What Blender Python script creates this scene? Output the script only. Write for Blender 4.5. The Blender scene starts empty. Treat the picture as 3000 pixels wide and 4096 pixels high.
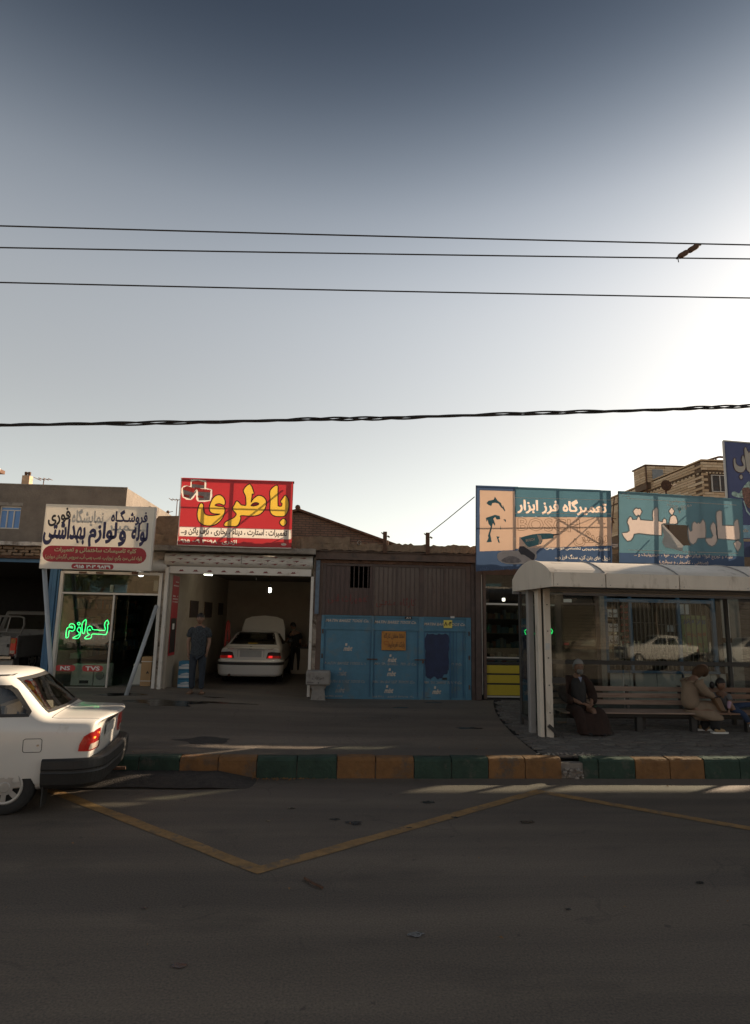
import bpy, bmesh, math, random
from mathutils import Vector, Matrix, Quaternion
from mathutils.bvhtree import BVHTree
from mathutils.geometry import tessellate_polygon
R = math.radians
random.seed(7)
S = bpy.context.scene
COL = S.collection

# ------------------------------------------------------------------ camera
def setup_camera():
    P, Y, RO, H = R(9.7), R(3.9), R(1.1), 1.98
    f = Vector((math.sin(Y)*math.cos(P), math.cos(Y)*math.cos(P), math.sin(P)))
    r = Vector((math.cos(Y), -math.sin(Y), 0)); u = r.cross(f)
    r2 = r*math.cos(RO)+u*math.sin(RO); u2 = -r*math.sin(RO)+u*math.cos(RO)
    m = Matrix((r2, u2, -f)).transposed().to_4x4(); m.translation = (0, 0, H)
    cam = bpy.data.cameras.new('camera'); co = bpy.data.objects.new('camera', cam)
    COL.objects.link(co); co.matrix_world = m
    cam.sensor_fit = 'HORIZONTAL'; cam.sensor_width = 36; cam.lens = 36*2430/3000
    cam.clip_start = .05; cam.clip_end = 2000
    S.camera = co
setup_camera()
# ------------------------------------------------------------------ sky and sun
SUN_EL, SUN_AZ = 20.0, 60.0           # azimuth from +Y (down the lens) towards +X
GAM, GSC = .90, .90                   # haze evens out the brightness round the sun
W = bpy.data.worlds.new('World'); S.world = W; W.use_nodes = True
nt = W.node_tree; bg = nt.nodes['Background']
sky = nt.nodes.new('ShaderNodeTexSky'); sky.sky_type = 'NISHITA'; sky.sun_disc = False
sky.sun_elevation = R(SUN_EL); sky.sun_rotation = R(SUN_AZ)
sky.air_density = 1.0; sky.dust_density = 2.0; sky.ozone_density = 1.6; sky.altitude = 900
hs = nt.nodes.new('ShaderNodeHueSaturation'); hs.inputs['Saturation'].default_value = .46
gm = nt.nodes.new('ShaderNodeGamma'); gm.inputs[1].default_value = GAM; sc_ = nt.nodes.new('ShaderNodeVectorMath'); sc_.operation = 'SCALE'; sc_.inputs['Scale'].default_value = GSC
nt.links.new(sky.outputs[0], gm.inputs[0]); nt.links.new(gm.outputs[0], sc_.inputs[0]); nt.links.new(sc_.outputs[0], hs.inputs['Color'])
# the evening sky deepens steadily from the horizon to overhead, the same all round
tcw = nt.nodes.new('ShaderNodeTexCoord'); sep = nt.nodes.new('ShaderNodeSeparateXYZ'); nt.links.new(tcw.outputs['Generated'], sep.inputs[0])
rw = nt.nodes.new('ShaderNodeValToRGB'); nt.links.new(sep.outputs['Z'], rw.inputs[0]); ce = rw.color_ramp
ce.interpolation = 'B_SPLINE'
for k, (p_, c_) in enumerate(((.0, (1.0, .92, .78)), (.28, (.74, .675, .575)), (.46, (.85, .80, .715)), (.58, (.60, .60, .575)), (.67, (.25, .278, .30)), (.75, (.10, .122, .15)), (.86, (.075, .095, .12)))):
    e_ = ce.elements[k] if k < 2 else ce.elements.new(p_)
    e_.position = p_; e_.color = c_+(1,)
mu = nt.nodes.new('ShaderNodeMix'); mu.data_type = 'RGBA'; mu.blend_type = 'MULTIPLY'; mu.inputs['Factor'].default_value = 1
nt.links.new(hs.outputs[0], mu.inputs['A']); nt.links.new(rw.outputs[0], mu.inputs['B']); nt.links.new(mu.outputs['Result'], bg.inputs[0])
bg.inputs[1].default_value = .122
sl = bpy.data.lights.new('sun', 'SUN'); sl.energy = 5.0; sl.angle = R(.6); sl.color = (1, .80, .58)
so = bpy.data.objects.new('sun', sl); COL.objects.link(so)
sd = Vector((math.cos(R(SUN_EL))*math.sin(R(SUN_AZ)), math.cos(R(SUN_EL))*math.cos(R(SUN_AZ)), math.sin(R(SUN_EL))))
so.rotation_euler = sd.to_track_quat('Z', 'Y').to_euler()
S.view_settings.view_transform = 'Standard'; S.view_settings.look = 'None'
S.view_settings.exposure = 1.35; S.view_settings.gamma = 1
S.view_settings.use_curve_mapping = False
S.cycles.max_bounces = 8; S.cycles.transparent_max_bounces = 12
S.cycles.sample_clamp_indirect = 6

# ------------------------------------------------------------------ materials
MATS = {}
def M(name, c=(.5, .5, .5), rough=.7, metal=0, var=.12, scale=6, bump=0, bscale=None, dirt=None, dscale=1.2,
      dthr=.55, trans=0, emit=None, estr=0, spec=.5, coat=0, glass=0, alpha=1, stretch=None):
    if name in MATS: return MATS[name]
    m = bpy.data.materials.new(name); MATS[name] = m; m.use_nodes = True
    t = m.node_tree; N = t.nodes; L = t.links; b = N['Principled BSDF']
    b.inputs['Roughness'].default_value = rough; b.inputs['Metallic'].default_value = metal
    b.inputs['Specular IOR Level'].default_value = spec; b.inputs['Coat Weight'].default_value = coat
    b.inputs['Coat Roughness'].default_value = .06
    tc = N.new('ShaderNodeTexCoord'); mp = N.new('ShaderNodeMapping'); L.new(tc.outputs['Object'], mp.inputs[0])
    if stretch: mp.inputs['Scale'].default_value = stretch
    col = None
    if var or dirt or bump:
        n = N.new('ShaderNodeTexNoise'); n.inputs['Scale'].default_value = scale; n.inputs['Detail'].default_value = 6
        n.inputs['Roughness'].default_value = .65; L.new(mp.outputs[0], n.inputs['Vector'])
        r = N.new('ShaderNodeValToRGB'); L.new(n.outputs[0], r.inputs[0])
        r.color_ramp.elements[0].position = .3; r.color_ramp.elements[1].position = .7
        r.color_ramp.elements[0].color = tuple(max(0, x*(1-var)) for x in c)+(1,)
        r.color_ramp.elements[1].color = tuple(min(1, x*(1+var)) for x in c)+(1,)
        col = r.outputs[0]
    if dirt:
        n2 = N.new('ShaderNodeTexNoise'); n2.inputs['Scale'].default_value = dscale; n2.inputs['Detail'].default_value = 8
        n2.inputs['Roughness'].default_value = .7; L.new(mp.outputs[0], n2.inputs['Vector'])
        r2 = N.new('ShaderNodeValToRGB'); L.new(n2.outputs[0], r2.inputs[0])
        r2.color_ramp.elements[0].position = dthr; r2.color_ramp.elements[1].position = min(1, dthr+.13)
        mx = N.new('ShaderNodeMix'); mx.data_type = 'RGBA'; L.new(r2.outputs[0], mx.inputs['Factor'])
        L.new(col, mx.inputs['A']); mx.inputs['B'].default_value = tuple(dirt)+(1,)
        col = mx.outputs['Result']
    if col: L.new(col, b.inputs['Base Color'])
    else: b.inputs['Base Color'].default_value = tuple(c)+(1,)
    if bump:
        nb = N.new('ShaderNodeTexNoise'); nb.inputs['Scale'].default_value = bscale or scale*4; nb.inputs['Detail'].default_value = 5
        L.new(mp.outputs[0], nb.inputs['Vector'])
        bp = N.new('ShaderNodeBump'); bp.inputs['Strength'].default_value = bump; bp.inputs['Distance'].default_value = .02
        L.new(nb.outputs[0], bp.inputs['Height']); L.new(bp.outputs[0], b.inputs['Normal'])
    if emit:
        b.inputs['Emission Color'].default_value = tuple(emit)+(1,); b.inputs['Emission Strength'].default_value = estr
    out = N['Material Output']
    if trans:      # thin cloth that lets light through
        tr = N.new('ShaderNodeBsdfTranslucent'); mx = N.new('ShaderNodeMixShader'); mx.inputs[0].default_value = trans
        if col: L.new(col, tr.inputs[0])
        else: tr.inputs[0].default_value = tuple(c)+(1,)
        L.new(b.outputs[0], mx.inputs[1]); L.new(tr.outputs[0], mx.inputs[2]); L.new(mx.outputs[0], out.inputs[0])
    if glass:      # thin sheet: tinted straight-through light plus a mirror-like reflection
        tp = N.new('ShaderNodeBsdfTransparent'); tp.inputs[0].default_value = tuple(c)+(1,)
        gl = N.new('ShaderNodeBsdfGlossy'); gl.inputs['Roughness'].default_value = rough
        geo = N.new('ShaderNodeNewGeometry'); dt = N.new('ShaderNodeVectorMath'); dt.operation = 'DOT_PRODUCT'
        L.new(geo.outputs['Normal'], dt.inputs[0]); L.new(geo.outputs['Incoming'], dt.inputs[1])
        def mth(op, a, b_):
            q = N.new('ShaderNodeMath'); q.operation = op
            for k_, v_ in enumerate((a, b_)):
                if v_ is None: continue
                if isinstance(v_, (int, float)): q.inputs[k_].default_value = v_
                else: L.new(v_, q.inputs[k_])
            return q.outputs[0]
        f0 = ((glass-1)/(glass+1))**2*1.6
        pw = mth('POWER', mth('SUBTRACT', 1.0, mth('ABSOLUTE', dt.outputs['Value'], None)), 5.0)
        fac = mth('ADD', mth('MULTIPLY', pw, 1-f0), f0)
        mx = N.new('ShaderNodeMixShader'); L.new(fac, mx.inputs[0])
        L.new(tp.outputs[0], mx.inputs[1]); L.new(gl.outputs[0], mx.inputs[2]); L.new(mx.outputs[0], out.inputs[0])
    return m

def masonry(name, c1, c2, mortar, sx, sy, msize=.02, bump=.5, rough=.9, coords='Object', rot=None, dirt=None):
    """brick-patterned material for far or receding masonry"""
    m = bpy.data.materials.new(name); MATS[name] = m; m.use_nodes = True
    t = m.node_tree; N = t.nodes; L = t.links; b = N['Principled BSDF']; b.inputs['Roughness'].default_value = rough
    tc = N.new('ShaderNodeTexCoord'); mp = N.new('ShaderNodeMapping'); L.new(tc.outputs[coords], mp.inputs[0])
    if rot: mp.inputs['Rotation'].default_value = rot
    br = N.new('ShaderNodeTexBrick'); L.new(mp.outputs[0], br.inputs['Vector'])
    br.inputs['Color1'].default_value = tuple(c1)+(1,); br.inputs['Color2'].default_value = tuple(c2)+(1,)
    br.inputs['Mortar'].default_value = tuple(mortar)+(1,); br.inputs['Scale'].default_value = 1
    br.inputs['Brick Width'].default_value = sx; br.inputs['Row Height'].default_value = sy
    br.inputs['Mortar Size'].default_value = msize
    n = N.new('ShaderNodeTexNoise'); n.inputs['Scale'].default_value = 3; n.inputs['Detail'].default_value = 8
    L.new(mp.outputs[0], n.inputs['Vector'])
    mx = N.new('ShaderNodeMix'); mx.data_type = 'RGBA'; mx.blend_type = 'MULTIPLY'; mx.inputs['Factor'].default_value = .55
    L.new(br.outputs[0], mx.inputs['A']); L.new(n.outputs[0], mx.inputs['B']); L.new(mx.outputs['Result'], b.inputs['Base Color'])
    bp = N.new('ShaderNodeBump'); bp.inputs['Strength'].default_value = bump; bp.inputs['Distance'].default_value = .01
    bp.invert = True; L.new(br.outputs['Fac'], bp.inputs['Height']); L.new(bp.outputs[0], b.inputs['Normal'])
    return m

def asphalt(name, base, patch, warm=1.0):
    m = bpy.data.materials.new(name); MATS[name] = m; m.use_nodes = True
    t = m.node_tree; N = t.nodes; L = t.links; b = N['Principled BSDF']
    tc = N.new('ShaderNodeTexCoord')
    def noise(s, d=6, r=.6, st=None):
        n = N.new('ShaderNodeTexNoise'); n.inputs['Scale'].default_value = s; n.inputs['Detail'].default_value = d
        n.inputs['Roughness'].default_value = r
        if st:
            mp = N.new('ShaderNodeMapping'); mp.inputs['Scale'].default_value = st; L.new(tc.outputs['Object'], mp.inputs[0]); L.new(mp.outputs[0], n.inputs['Vector'])
        else: L.new(tc.outputs['Object'], n.inputs['Vector'])
        return n.outputs[0]
    def ramp(i, p0, p1, a, bb):
        r = N.new('ShaderNodeValToRGB'); L.new(i, r.inputs[0]); r.color_ramp.elements[0].position = p0; r.color_ramp.elements[1].position = p1
        r.color_ramp.elements[0].color = tuple(a)+(1,); r.color_ramp.elements[1].color = tuple(bb)+(1,); return r.outputs[0]
    def mix(f, a, bb, mode='MIX'):
        x = N.new('ShaderNodeMix'); x.data_type = 'RGBA'; x.blend_type = mode
        if isinstance(f, float): x.inputs['Factor'].default_value = f
        else: L.new(f, x.inputs['Factor'])
        for k, v in (('A', a), ('B', bb)):
            if isinstance(v, tuple): x.inputs[k].default_value = v+(1,)
            else: L.new(v, x.inputs[k])
        return x.outputs['Result']
    c = ramp(noise(.55, 5, .6, (.35, 1, 1)), .35, .68, base, patch)
    fine = ramp(noise(70, 2, .6), .3, .72, (.55, .55, .56), (1.35, 1.3, 1.22))
    c = mix(.8, c, fine, 'MULTIPLY')
    c = mix(.75, c, ramp(noise(1.1, 4, .55, (.12, 1.6, 1)), .38, .62, (.66, .66, .67), (1.18, 1.16, 1.12)), 'MULTIPLY')
    st = ramp(noise(1.4, 7, .62, (.5, 1.1, 1)), .56, .68, (0, 0, 0), (1, 1, 1))
    c = mix(mix(.45, (0., 0., 0.), st), c, tuple(x*.45 for x in base))
    sp = ramp(noise(9, 3, .5), .70, .735, (0, 0, 0), (1, 1, 1))
    c = mix(mix(.6, (0., 0., 0.), sp), c, tuple(x*.4 for x in base))
    vo = N.new('ShaderNodeTexVoronoi'); vo.feature = 'DISTANCE_TO_EDGE'; vo.inputs['Scale'].default_value = .8
    nn = N.new('ShaderNodeTexNoise'); nn.inputs['Scale'].default_value = 2.5; nn.inputs['Detail'].default_value = 6
    L.new(tc.outputs['Object'], nn.inputs['Vector'])
    va = N.new('ShaderNodeMix'); va.data_type = 'RGBA'; va.inputs['Factor'].default_value = .25
    L.new(tc.outputs['Object'], va.inputs['A']); L.new(nn.outputs['Color'], va.inputs['B']); L.new(va.outputs['Result'], vo.inputs['Vector'])
    cr = ramp(vo.outputs['Distance'], .003, .008, (.35, .35, .35), (0, 0, 0))
    msk = ramp(noise(.9, 3), .52, .6, (0, 0, 0), (1, 1, 1))
    c = mix(mix(1., cr, msk, 'MULTIPLY'), c, tuple(x*.35 for x in base))
    L.new(c, b.inputs['Base Color']); b.inputs['Roughness'].default_value = .82
    bp = N.new('ShaderNodeBump'); bp.inputs['Strength'].default_value = .55; bp.inputs['Distance'].default_value = .012
    L.new(noise(55, 3, .7), bp.inputs['Height']); L.new(bp.outputs[0], b.inputs['Normal'])
    return m

# ------------------------------------------------------------------ mesh helpers
class B:
    def __init__(s): s.v = []; s.f = []
    def add(s, v, f):
        n = len(s.v); s.v += [tuple(p) for p in v]; s.f += [tuple(i+n for i in q) for q in f]; return s
    def box(s, x0, x1, y0, y1, z0, z1):
        if x0 > x1: x0, x1 = x1, x0
        if y0 > y1: y0, y1 = y1, y0
        if z0 > z1: z0, z1 = z1, z0
        return s.add([(x0,y0,z0),(x1,y0,z0),(x1,y1,z0),(x0,y1,z0),(x0,y0,z1),(x1,y0,z1),(x1,y1,z1),(x0,y1,z1)],
                     [(0,3,2,1),(4,5,6,7),(0,1,5,4),(1,2,6,5),(2,3,7,6),(3,0,4,7)])
    def bar(s, a, b, w, h=None):           # square bar between two points
        h = h or w; a = Vector(a); b = Vector(b); d = (b-a).normalized()
        up = Vector((0,0,1)) if abs(d.z) < .95 else Vector((0,1,0))
        r = d.cross(up).normalized(); u = r.cross(d)
        v = [p+r*x*w/2+u*z*h/2 for p in (a, b) for x, z in ((-1,-1),(1,-1),(1,1),(-1,1))]
        return s.add(v, [(0,3,2,1),(4,5,6,7),(0,1,5,4),(1,2,6,5),(2,3,7,6),(3,0,4,7)])
    def tube(s, pts, r, n=8, closed=False, rr=None):
        pts = [Vector(p) for p in pts]; N = len(pts); rings = []
        for i, p in enumerate(pts):
            if closed: d = pts[(i+1) % N]-pts[i-1]
            else: d = pts[min(i+1, N-1)]-pts[max(i-1, 0)]
            d.normalize()
            up = Vector((0,0,1)) if abs(d.z) < .9 else Vector((0,1,0))
            a = d.cross(up).normalized(); b = a.cross(d)
            q = rr[i] if rr else r
            rings.append([p+(a*math.cos(2*math.pi*k/n)+b*math.sin(2*math.pi*k/n))*q for k in range(n)])
        v = [p for g in rings for p in g]; f = []
        for i in range(N if closed else N-1):
            j = (i+1) % N
            for k in range(n): f.append((i*n+k, i*n+(k+1)%n, j*n+(k+1)%n, j*n+k))
        if not closed: f += [tuple(range(n))[::-1], tuple((N-1)*n+k for k in range(n))]
        return s.add(v, f)
    def prism(s, pts, d0, d1, axis='y'):    # outline extruded along an axis; pts are the two other coordinates in order
        n = len(pts)
        def P(p, d): return {'y': (p[0], d, p[1]), 'x': (d, p[0], p[1]), 'z': (p[0], p[1], d)}[axis]
        v = [P(p, d0) for p in pts]+[P(p, d1) for p in pts]
        tri = tessellate_polygon([[Vector((p[0], p[1], 0)) for p in pts]])
        f = [tuple(t) for t in tri]+[tuple(n+i for i in t[::-1]) for t in tri]
        f += [(i, (i+1) % n, n+(i+1) % n, n+i) for i in range(n)]
        return s.add(v, f)
    def lathe(s, prof, c, axis='z', n=24):  # prof (radius, height)
        v = []; c = Vector(c)
        for r, h in prof:
            for k in range(n):
                a = 2*math.pi*k/n; x, y = r*math.cos(a), r*math.sin(a)
                v.append(c+Vector({'z': (x,y,h), 'y': (x,h,y), 'x': (h,x,y)}[axis]))
        f = []
        for i in range(len(prof)-1):
            for k in range(n): f.append((i*n+k, i*n+(k+1)%n, (i+1)*n+(k+1)%n, (i+1)*n+k))
        return s.add(v, f)
    def blob(s, c, r, sq=(1,1,1), n=12, m=8):
        prof = []
        v = []; f = []
        for i in range(m+1):
            th = math.pi*i/m
            for k in range(n):
                ph = 2*math.pi*k/n
                v.append((c[0]+r*sq[0]*math.sin(th)*math.cos(ph), c[1]+r*sq[1]*math.sin(th)*math.sin(ph), c[2]+r*sq[2]*math.cos(th)))
        for i in range(m):
            for k in range(n): f.append((i*n+k, (i+1)*n+k, (i+1)*n+(k+1)%n, i*n+(k+1)%n))
        return s.add(v, f)

ROOTLOC = {}
def root_of(p):
    while p.parent: p = p.parent
    return p
def obj(name, b, mat, parent=None, smooth=False, bevel=0, fixn=True, local=False):
    """one mesh object; coordinates are world ones unless the root thing was made with local=True"""
    me = b if isinstance(b, bpy.types.Mesh) else bpy.data.meshes.new(name)
    off = Vector((0,0,0))
    if parent is not None: off = ROOTLOC.get(root_of(parent).name, Vector((0,0,0)))
    if not isinstance(b, bpy.types.Mesh):
        me.from_pydata([tuple(Vector(p)-off) for p in b.v], [], b.f); me.update()
        if fixn or bevel:
            bm = bmesh.new(); bm.from_mesh(me)
            bmesh.ops.remove_doubles(bm, verts=bm.verts, dist=1e-5)
            bmesh.ops.recalc_face_normals(bm, faces=bm.faces)
            if bevel:
                e = [e for e in bm.edges if len(e.link_faces) == 2 and e.calc_face_angle(0) > .6]
                bmesh.ops.bevel(bm, geom=e, offset=bevel, segments=1, affect='EDGES', clamp_overlap=True)
            bm.to_mesh(me); bm.free()
    elif off.length: me.transform(Matrix.Translation(-off))
    for x in (mat if isinstance(mat, (list, tuple)) else [mat]):
        if x is not None: me.materials.append(x)
    if smooth: me.shade_smooth()
    o = bpy.data.objects.new(name, me); COL.objects.link(o)
    if parent is not None: o.parent = parent
    return o
def piece(name, mesh, loc, parent, rot=None, scale=None):
    """an object that shares its mesh with its like"""
    o = bpy.data.objects.new(name, mesh); COL.objects.link(o); o.parent = parent
    o.location = Vector(loc)-ROOTLOC.get(root_of(parent).name, Vector((0,0,0)))
    if rot: o.rotation_euler = rot
    if scale: o.scale = scale
    return o
def mesh_of(name, b, mat, bevel=0):
    o = obj(name, b, mat, bevel=bevel); me = o.data; bpy.data.objects.remove(o); return me
def tag(o, label=None, cat=None, group=None, kind=None):
    if label: o['label'] = label
    if cat: o['category'] = cat
    if group: o['group'] = group
    if kind: o['kind'] = kind
    return o
def thing(name, label, cat, loc, group=None, local=False):
    o = bpy.data.objects.new(name, None); COL.objects.link(o); o.location = loc; o.empty_display_size = .2
    ROOTLOC[o.name] = Vector((0,0,0)) if local else Vector(loc)
    return tag(o, label, cat, group)
def solo(name, b, mat, label, cat, group=None, smooth=False, bevel=0):
    o = obj(name, b, mat, smooth=smooth, bevel=bevel); return tag(o, label, cat, group)
def struct(name, b, mat, bevel=0, parent=None):
    o = obj(name, b, mat, parent, bevel=bevel)
    if parent is None: o['kind'] = 'structure'
    return o
def inside(p, poly):
    r = False; n = len(poly)
    for i in range(n):
        (x1, y1), (x2, y2) = poly[i], poly[i-1]
        if (y1 > p[1]) != (y2 > p[1]) and p[0] < (x2-x1)*(p[1]-y1)/(y2-y1)+x1: r = not r
    return r
def catmull(pts, k=5, closed=True):
    out = []; n = len(pts)
    for i in range(n if closed else n-1):
        if closed: a, b, c, d = pts[i-1], pts[i], pts[(i+1) % n], pts[(i+2) % n]
        else: a, b, c, d = pts[max(i-1,0)], pts[i], pts[i+1], pts[min(i+2,n-1)]
        for j in range(k):
            t = j/k
            out.append(tuple(.5*((2*b[q])+(-a[q]+c[q])*t+(2*a[q]-5*b[q]+4*c[q]-d[q])*t*t+(-a[q]+3*b[q]-3*c[q]+d[q])*t**3) for q in range(len(b))))
    if not closed: out.append(tuple(pts[-1]))
    return out
def outset(pts, d):
    n = len(pts); A = sum(pts[i-1][0]*pts[i][1]-pts[i][0]*pts[i-1][1] for i in range(n)); sg = 1 if A > 0 else -1
    out = []
    for i in range(n):
        a = Vector(pts[i-1]); b = Vector(pts[i]); c = Vector(pts[(i+1) % n])
        n1 = Vector(((b-a).y, -(b-a).x)); n2 = Vector(((c-b).y, -(c-b).x))
        if n1.length < 1e-9 or n2.length < 1e-9: out.append(tuple(b)); continue
        n1.normalize(); n2.normalize(); m = n1+n2
        if m.length < .3: m = n1
        m.normalize(); out.append(tuple(b+m*d*sg))
    return out
def flat(b, pts, y, holes=()):
    if holes:
        bm = bmesh.new(); ed = []
        for L in [pts, *holes]:
            vv = [bm.verts.new((p[0], p[1], 0)) for p in L]
            ed += [bm.edges.new((vv[i-1], vv[i])) for i in range(len(vv))]
        bmesh.ops.triangle_fill(bm, use_beauty=True, use_dissolve=False, edges=ed, normal=(0, 0, 1))
        bm.verts.index_update(); fs = []
        for f in bm.faces:
            c = f.calc_center_median()
            if not any(inside((c.x, c.y), h) for h in holes) and inside((c.x, c.y), pts):
                q = [v.index for v in f.verts]; fs.append(q if f.normal.z > 0 else q[::-1])
        b.add([(v.co.x, y, v.co.y) for v in bm.verts], fs); bm.free(); return b
    """a filled outline in the x-z plane at depth y, facing the street"""
    loops = [[Vector((p[0], p[1], 0)) for p in L] for L in [pts, *holes]]
    tri = tessellate_polygon(loops); v = [(p.x, y, p.y) for L in loops for p in L]
    f = []
    for t in tri:
        a, c, d = (Vector((v[i][0], v[i][2])) for i in t)
        cr = (c-a).x*(d-a).y-(c-a).y*(d-a).x
        if abs(cr) > 1e-12: f.append(tuple(t) if cr > 0 else tuple(t[::-1]))
    return b.add(v, f)

# ------------------------------------------------------------------ lettering
FORMS = {'ا':'FE8D FE8E - -','آ':'FE81 FE82 - -','ب':'FE8F FE90 FE91 FE92','پ':'FB56 FB57 FB58 FB59','ت':'FE95 FE96 FE97 FE98',
 'ث':'FE99 FE9A FE9B FE9C','ج':'FE9D FE9E FE9F FEA0','چ':'FB7A FB7B FB7C FB7D','ح':'FEA1 FEA2 FEA3 FEA4','خ':'FEA5 FEA6 FEA7 FEA8',
 'د':'FEA9 FEAA - -','ذ':'FEAB FEAC - -','ر':'FEAD FEAE - -','ز':'FEAF FEB0 - -','ژ':'FB8A FB8B - -','س':'FEB1 FEB2 FEB3 FEB4',
 'ش':'FEB5 FEB6 FEB7 FEB8','ص':'FEB9 FEBA FEBB FEBC','ض':'FEBD FEBE FEBF FEC0','ط':'FEC1 FEC2 FEC3 FEC4','ع':'FEC9 FECA FECB FECC',
 'غ':'FECD FECE FECF FED0','ف':'FED1 FED2 FED3 FED4','ق':'FED5 FED6 FED7 FED8','ک':'FB8E FB8F FB90 FB91','گ':'FB92 FB93 FB94 FB95',
 'ل':'FEDD FEDE FEDF FEE0','م':'FEE1 FEE2 FEE3 FEE4','ن':'FEE5 FEE6 FEE7 FEE8','و':'FEED FEEE - -','ه':'FEE9 FEEA FEEB FEEC',
 'ی':'FBFC FBFD FBFE FBFF','ئ':'FE89 FE8A FE8B FE8C','ـ':'0640 0640 0640 0640'}
FORMS = {k: [None if x == '-' else chr(int(x, 16)) for x in v.split()] for k, v in FORMS.items()}
def shape(s):
    out = []
    for i, ch in enumerate(s):
        if ch not in FORMS: out.append({'(': ')', ')': '('}.get(ch, ch)); continue
        f = FORMS[ch]
        pj = i > 0 and s[i-1] in FORMS and FORMS[s[i-1]][2] is not None
        nj = i+1 < len(s) and s[i+1] in FORMS and f[2] is not None
        out.append((f[3] if pj and nj else f[2] if nj else f[1] if pj else f[0]) or f[0])
    res = []; i = 0
    while i < len(out):      # digit runs keep their order inside the reversed line
        if '\u06f0' <= out[i] <= '\u06f9' or out[i].isdigit():
            j = i
            while j < len(out) and (('\u06f0' <= out[j] <= '\u06f9') or out[j].isdigit()): j += 1
            res.append(''.join(out[i:j])); i = j
        else: res.append(out[i]); i += 1
    return ''.join(reversed(res))
def text_mesh(s, box, y, bold=0, rtl=True, shear=0, ang=0, res=2, line=0, nostretch=False):
    """lettering filled into box (x0, x1, z0, z1) of an x-z plane facing the street"""
    fat = max(0, bold-.018); bold = min(bold, .018)
    c = bpy.data.curves.new('t', 'FONT'); c.body = shape(s) if rtl else s; c.resolution_u = res; c.offset = bold; c.shear = shear
    if line: c.fill_mode = 'NONE'; c.bevel_depth = line; c.bevel_resolution = 0
    o = bpy.data.objects.new('t', c); COL.objects.link(o)
    dg = bpy.context.evaluated_depsgraph_get(); me = bpy.data.meshes.new_from_object(o.evaluated_get(dg))
    bpy.data.objects.remove(o); bpy.data.curves.remove(c)
    b = B()
    if not me.vertices: return b
    xs = [v.co.x for v in me.vertices]; ys = [v.co.y for v in me.vertices]
    x0, x1, z0, z1 = box; sx = (x1-x0)/max(1e-6, max(xs)-min(xs)); sz = (z1-z0)/max(1e-6, max(ys)-min(ys))
    if nostretch: sx = sz = min(sx, sz)
    ca, sa = math.cos(R(ang)), math.sin(R(ang)); cx, cz = (x0+x1)/2, (z0+z1)/2
    mx, my = (max(xs)+min(xs))/2, (max(ys)+min(ys))/2
    vs = []
    for v in me.vertices:
        px, pz = (v.co.x-mx)*sx, (v.co.y-my)*sz
        vs.append((cx+px*ca-pz*sa, y, cz+px*sa+pz*ca))
    fcs = [tuple(p.vertices) for p in me.polygons]; b.add(vs, fcs)
    if fat and not line:
        for k, (dx, dz) in enumerate(((1,0),(-1,0),(0,1),(0,-1),(.7,.7),(-.7,.7))): b.add([(q[0]+dx*fat*sx, y-.00025*(k+1), q[2]+dz*fat*sz) for q in vs], fcs)
    bpy.data.meshes.remove(me)
    return b
def punched(pts, y, cutters, cell=.008, invert=False):
    """printed field with its words left open in fine rows, so the paler cloth behind them glows in the sun"""
    cv = [(p[0], 0, p[2]) for c in cutters for p in c.v]; cf = []; n = 0
    for c in cutters: cf += [tuple(i+n for i in f) for f in c.f]; n += len(c.v)
    tr = BVHTree.FromPolygons([Vector(v) for v in cv], cf); b = B()
    x0 = min(p[0] for p in pts); x1 = max(p[0] for p in pts); z0 = min(p[1] for p in pts); z1 = max(p[1] for p in pts)
    nz = int((z1-z0)/cell)+1; hz = (z1-z0)/nz; nx = int((x1-x0)/cell)+1; hx = (x1-x0)/nx; runs = {}; 
    for j in range(nz):
        z = z0+(j+.5)*hz; st = None; row = []
        for i in range(nx+1):
            x = x0+(i+.5)*hx
            ok = i < nx and inside((x, z), pts) and (tr.ray_cast(Vector((x, -1, z)), Vector((0, 1, 0)))[0] is None) != invert
            if ok and st is None: st = i
            if not ok and st is not None: row.append((st, i)); st = None
        for k in row:
            if k in runs and runs[k][1] == j: runs[k][1] = j+1
            else:
                if k in runs: q = runs.pop(k); b.add([(x0+k[0]*hx, y, z0+q[0]*hz), (x0+k[1]*hx, y, z0+q[0]*hz), (x0+k[1]*hx, y, z0+q[1]*hz), (x0+k[0]*hx, y, z0+q[1]*hz)], [(0,1,2,3)])
                runs[k] = [j, j+1]
    for k, q in runs.items(): b.add([(x0+k[0]*hx, y, z0+q[0]*hz), (x0+k[1]*hx, y, z0+q[0]*hz), (x0+k[1]*hx, y, z0+q[1]*hz), (x0+k[0]*hx, y, z0+q[1]*hz)], [(0,1,2,3)])
    return b
def glow_letters(t, y, cell=.006):
    """the same word as one single layer of print"""
    xs = [p[0] for p in t.v]; zs = [p[2] for p in t.v]; r = [(min(xs), min(zs)), (max(xs), min(zs)), (max(xs), max(zs)), (min(xs), max(zs))]
    return punched(r, y, [t], cell, True)
def lettering(s, box, y, mat, parent, bold=.02, name='lettering', **k):
    return obj(name, text_mesh(s, box, y, bold, **k), mat, parent, fixn=False)
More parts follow.
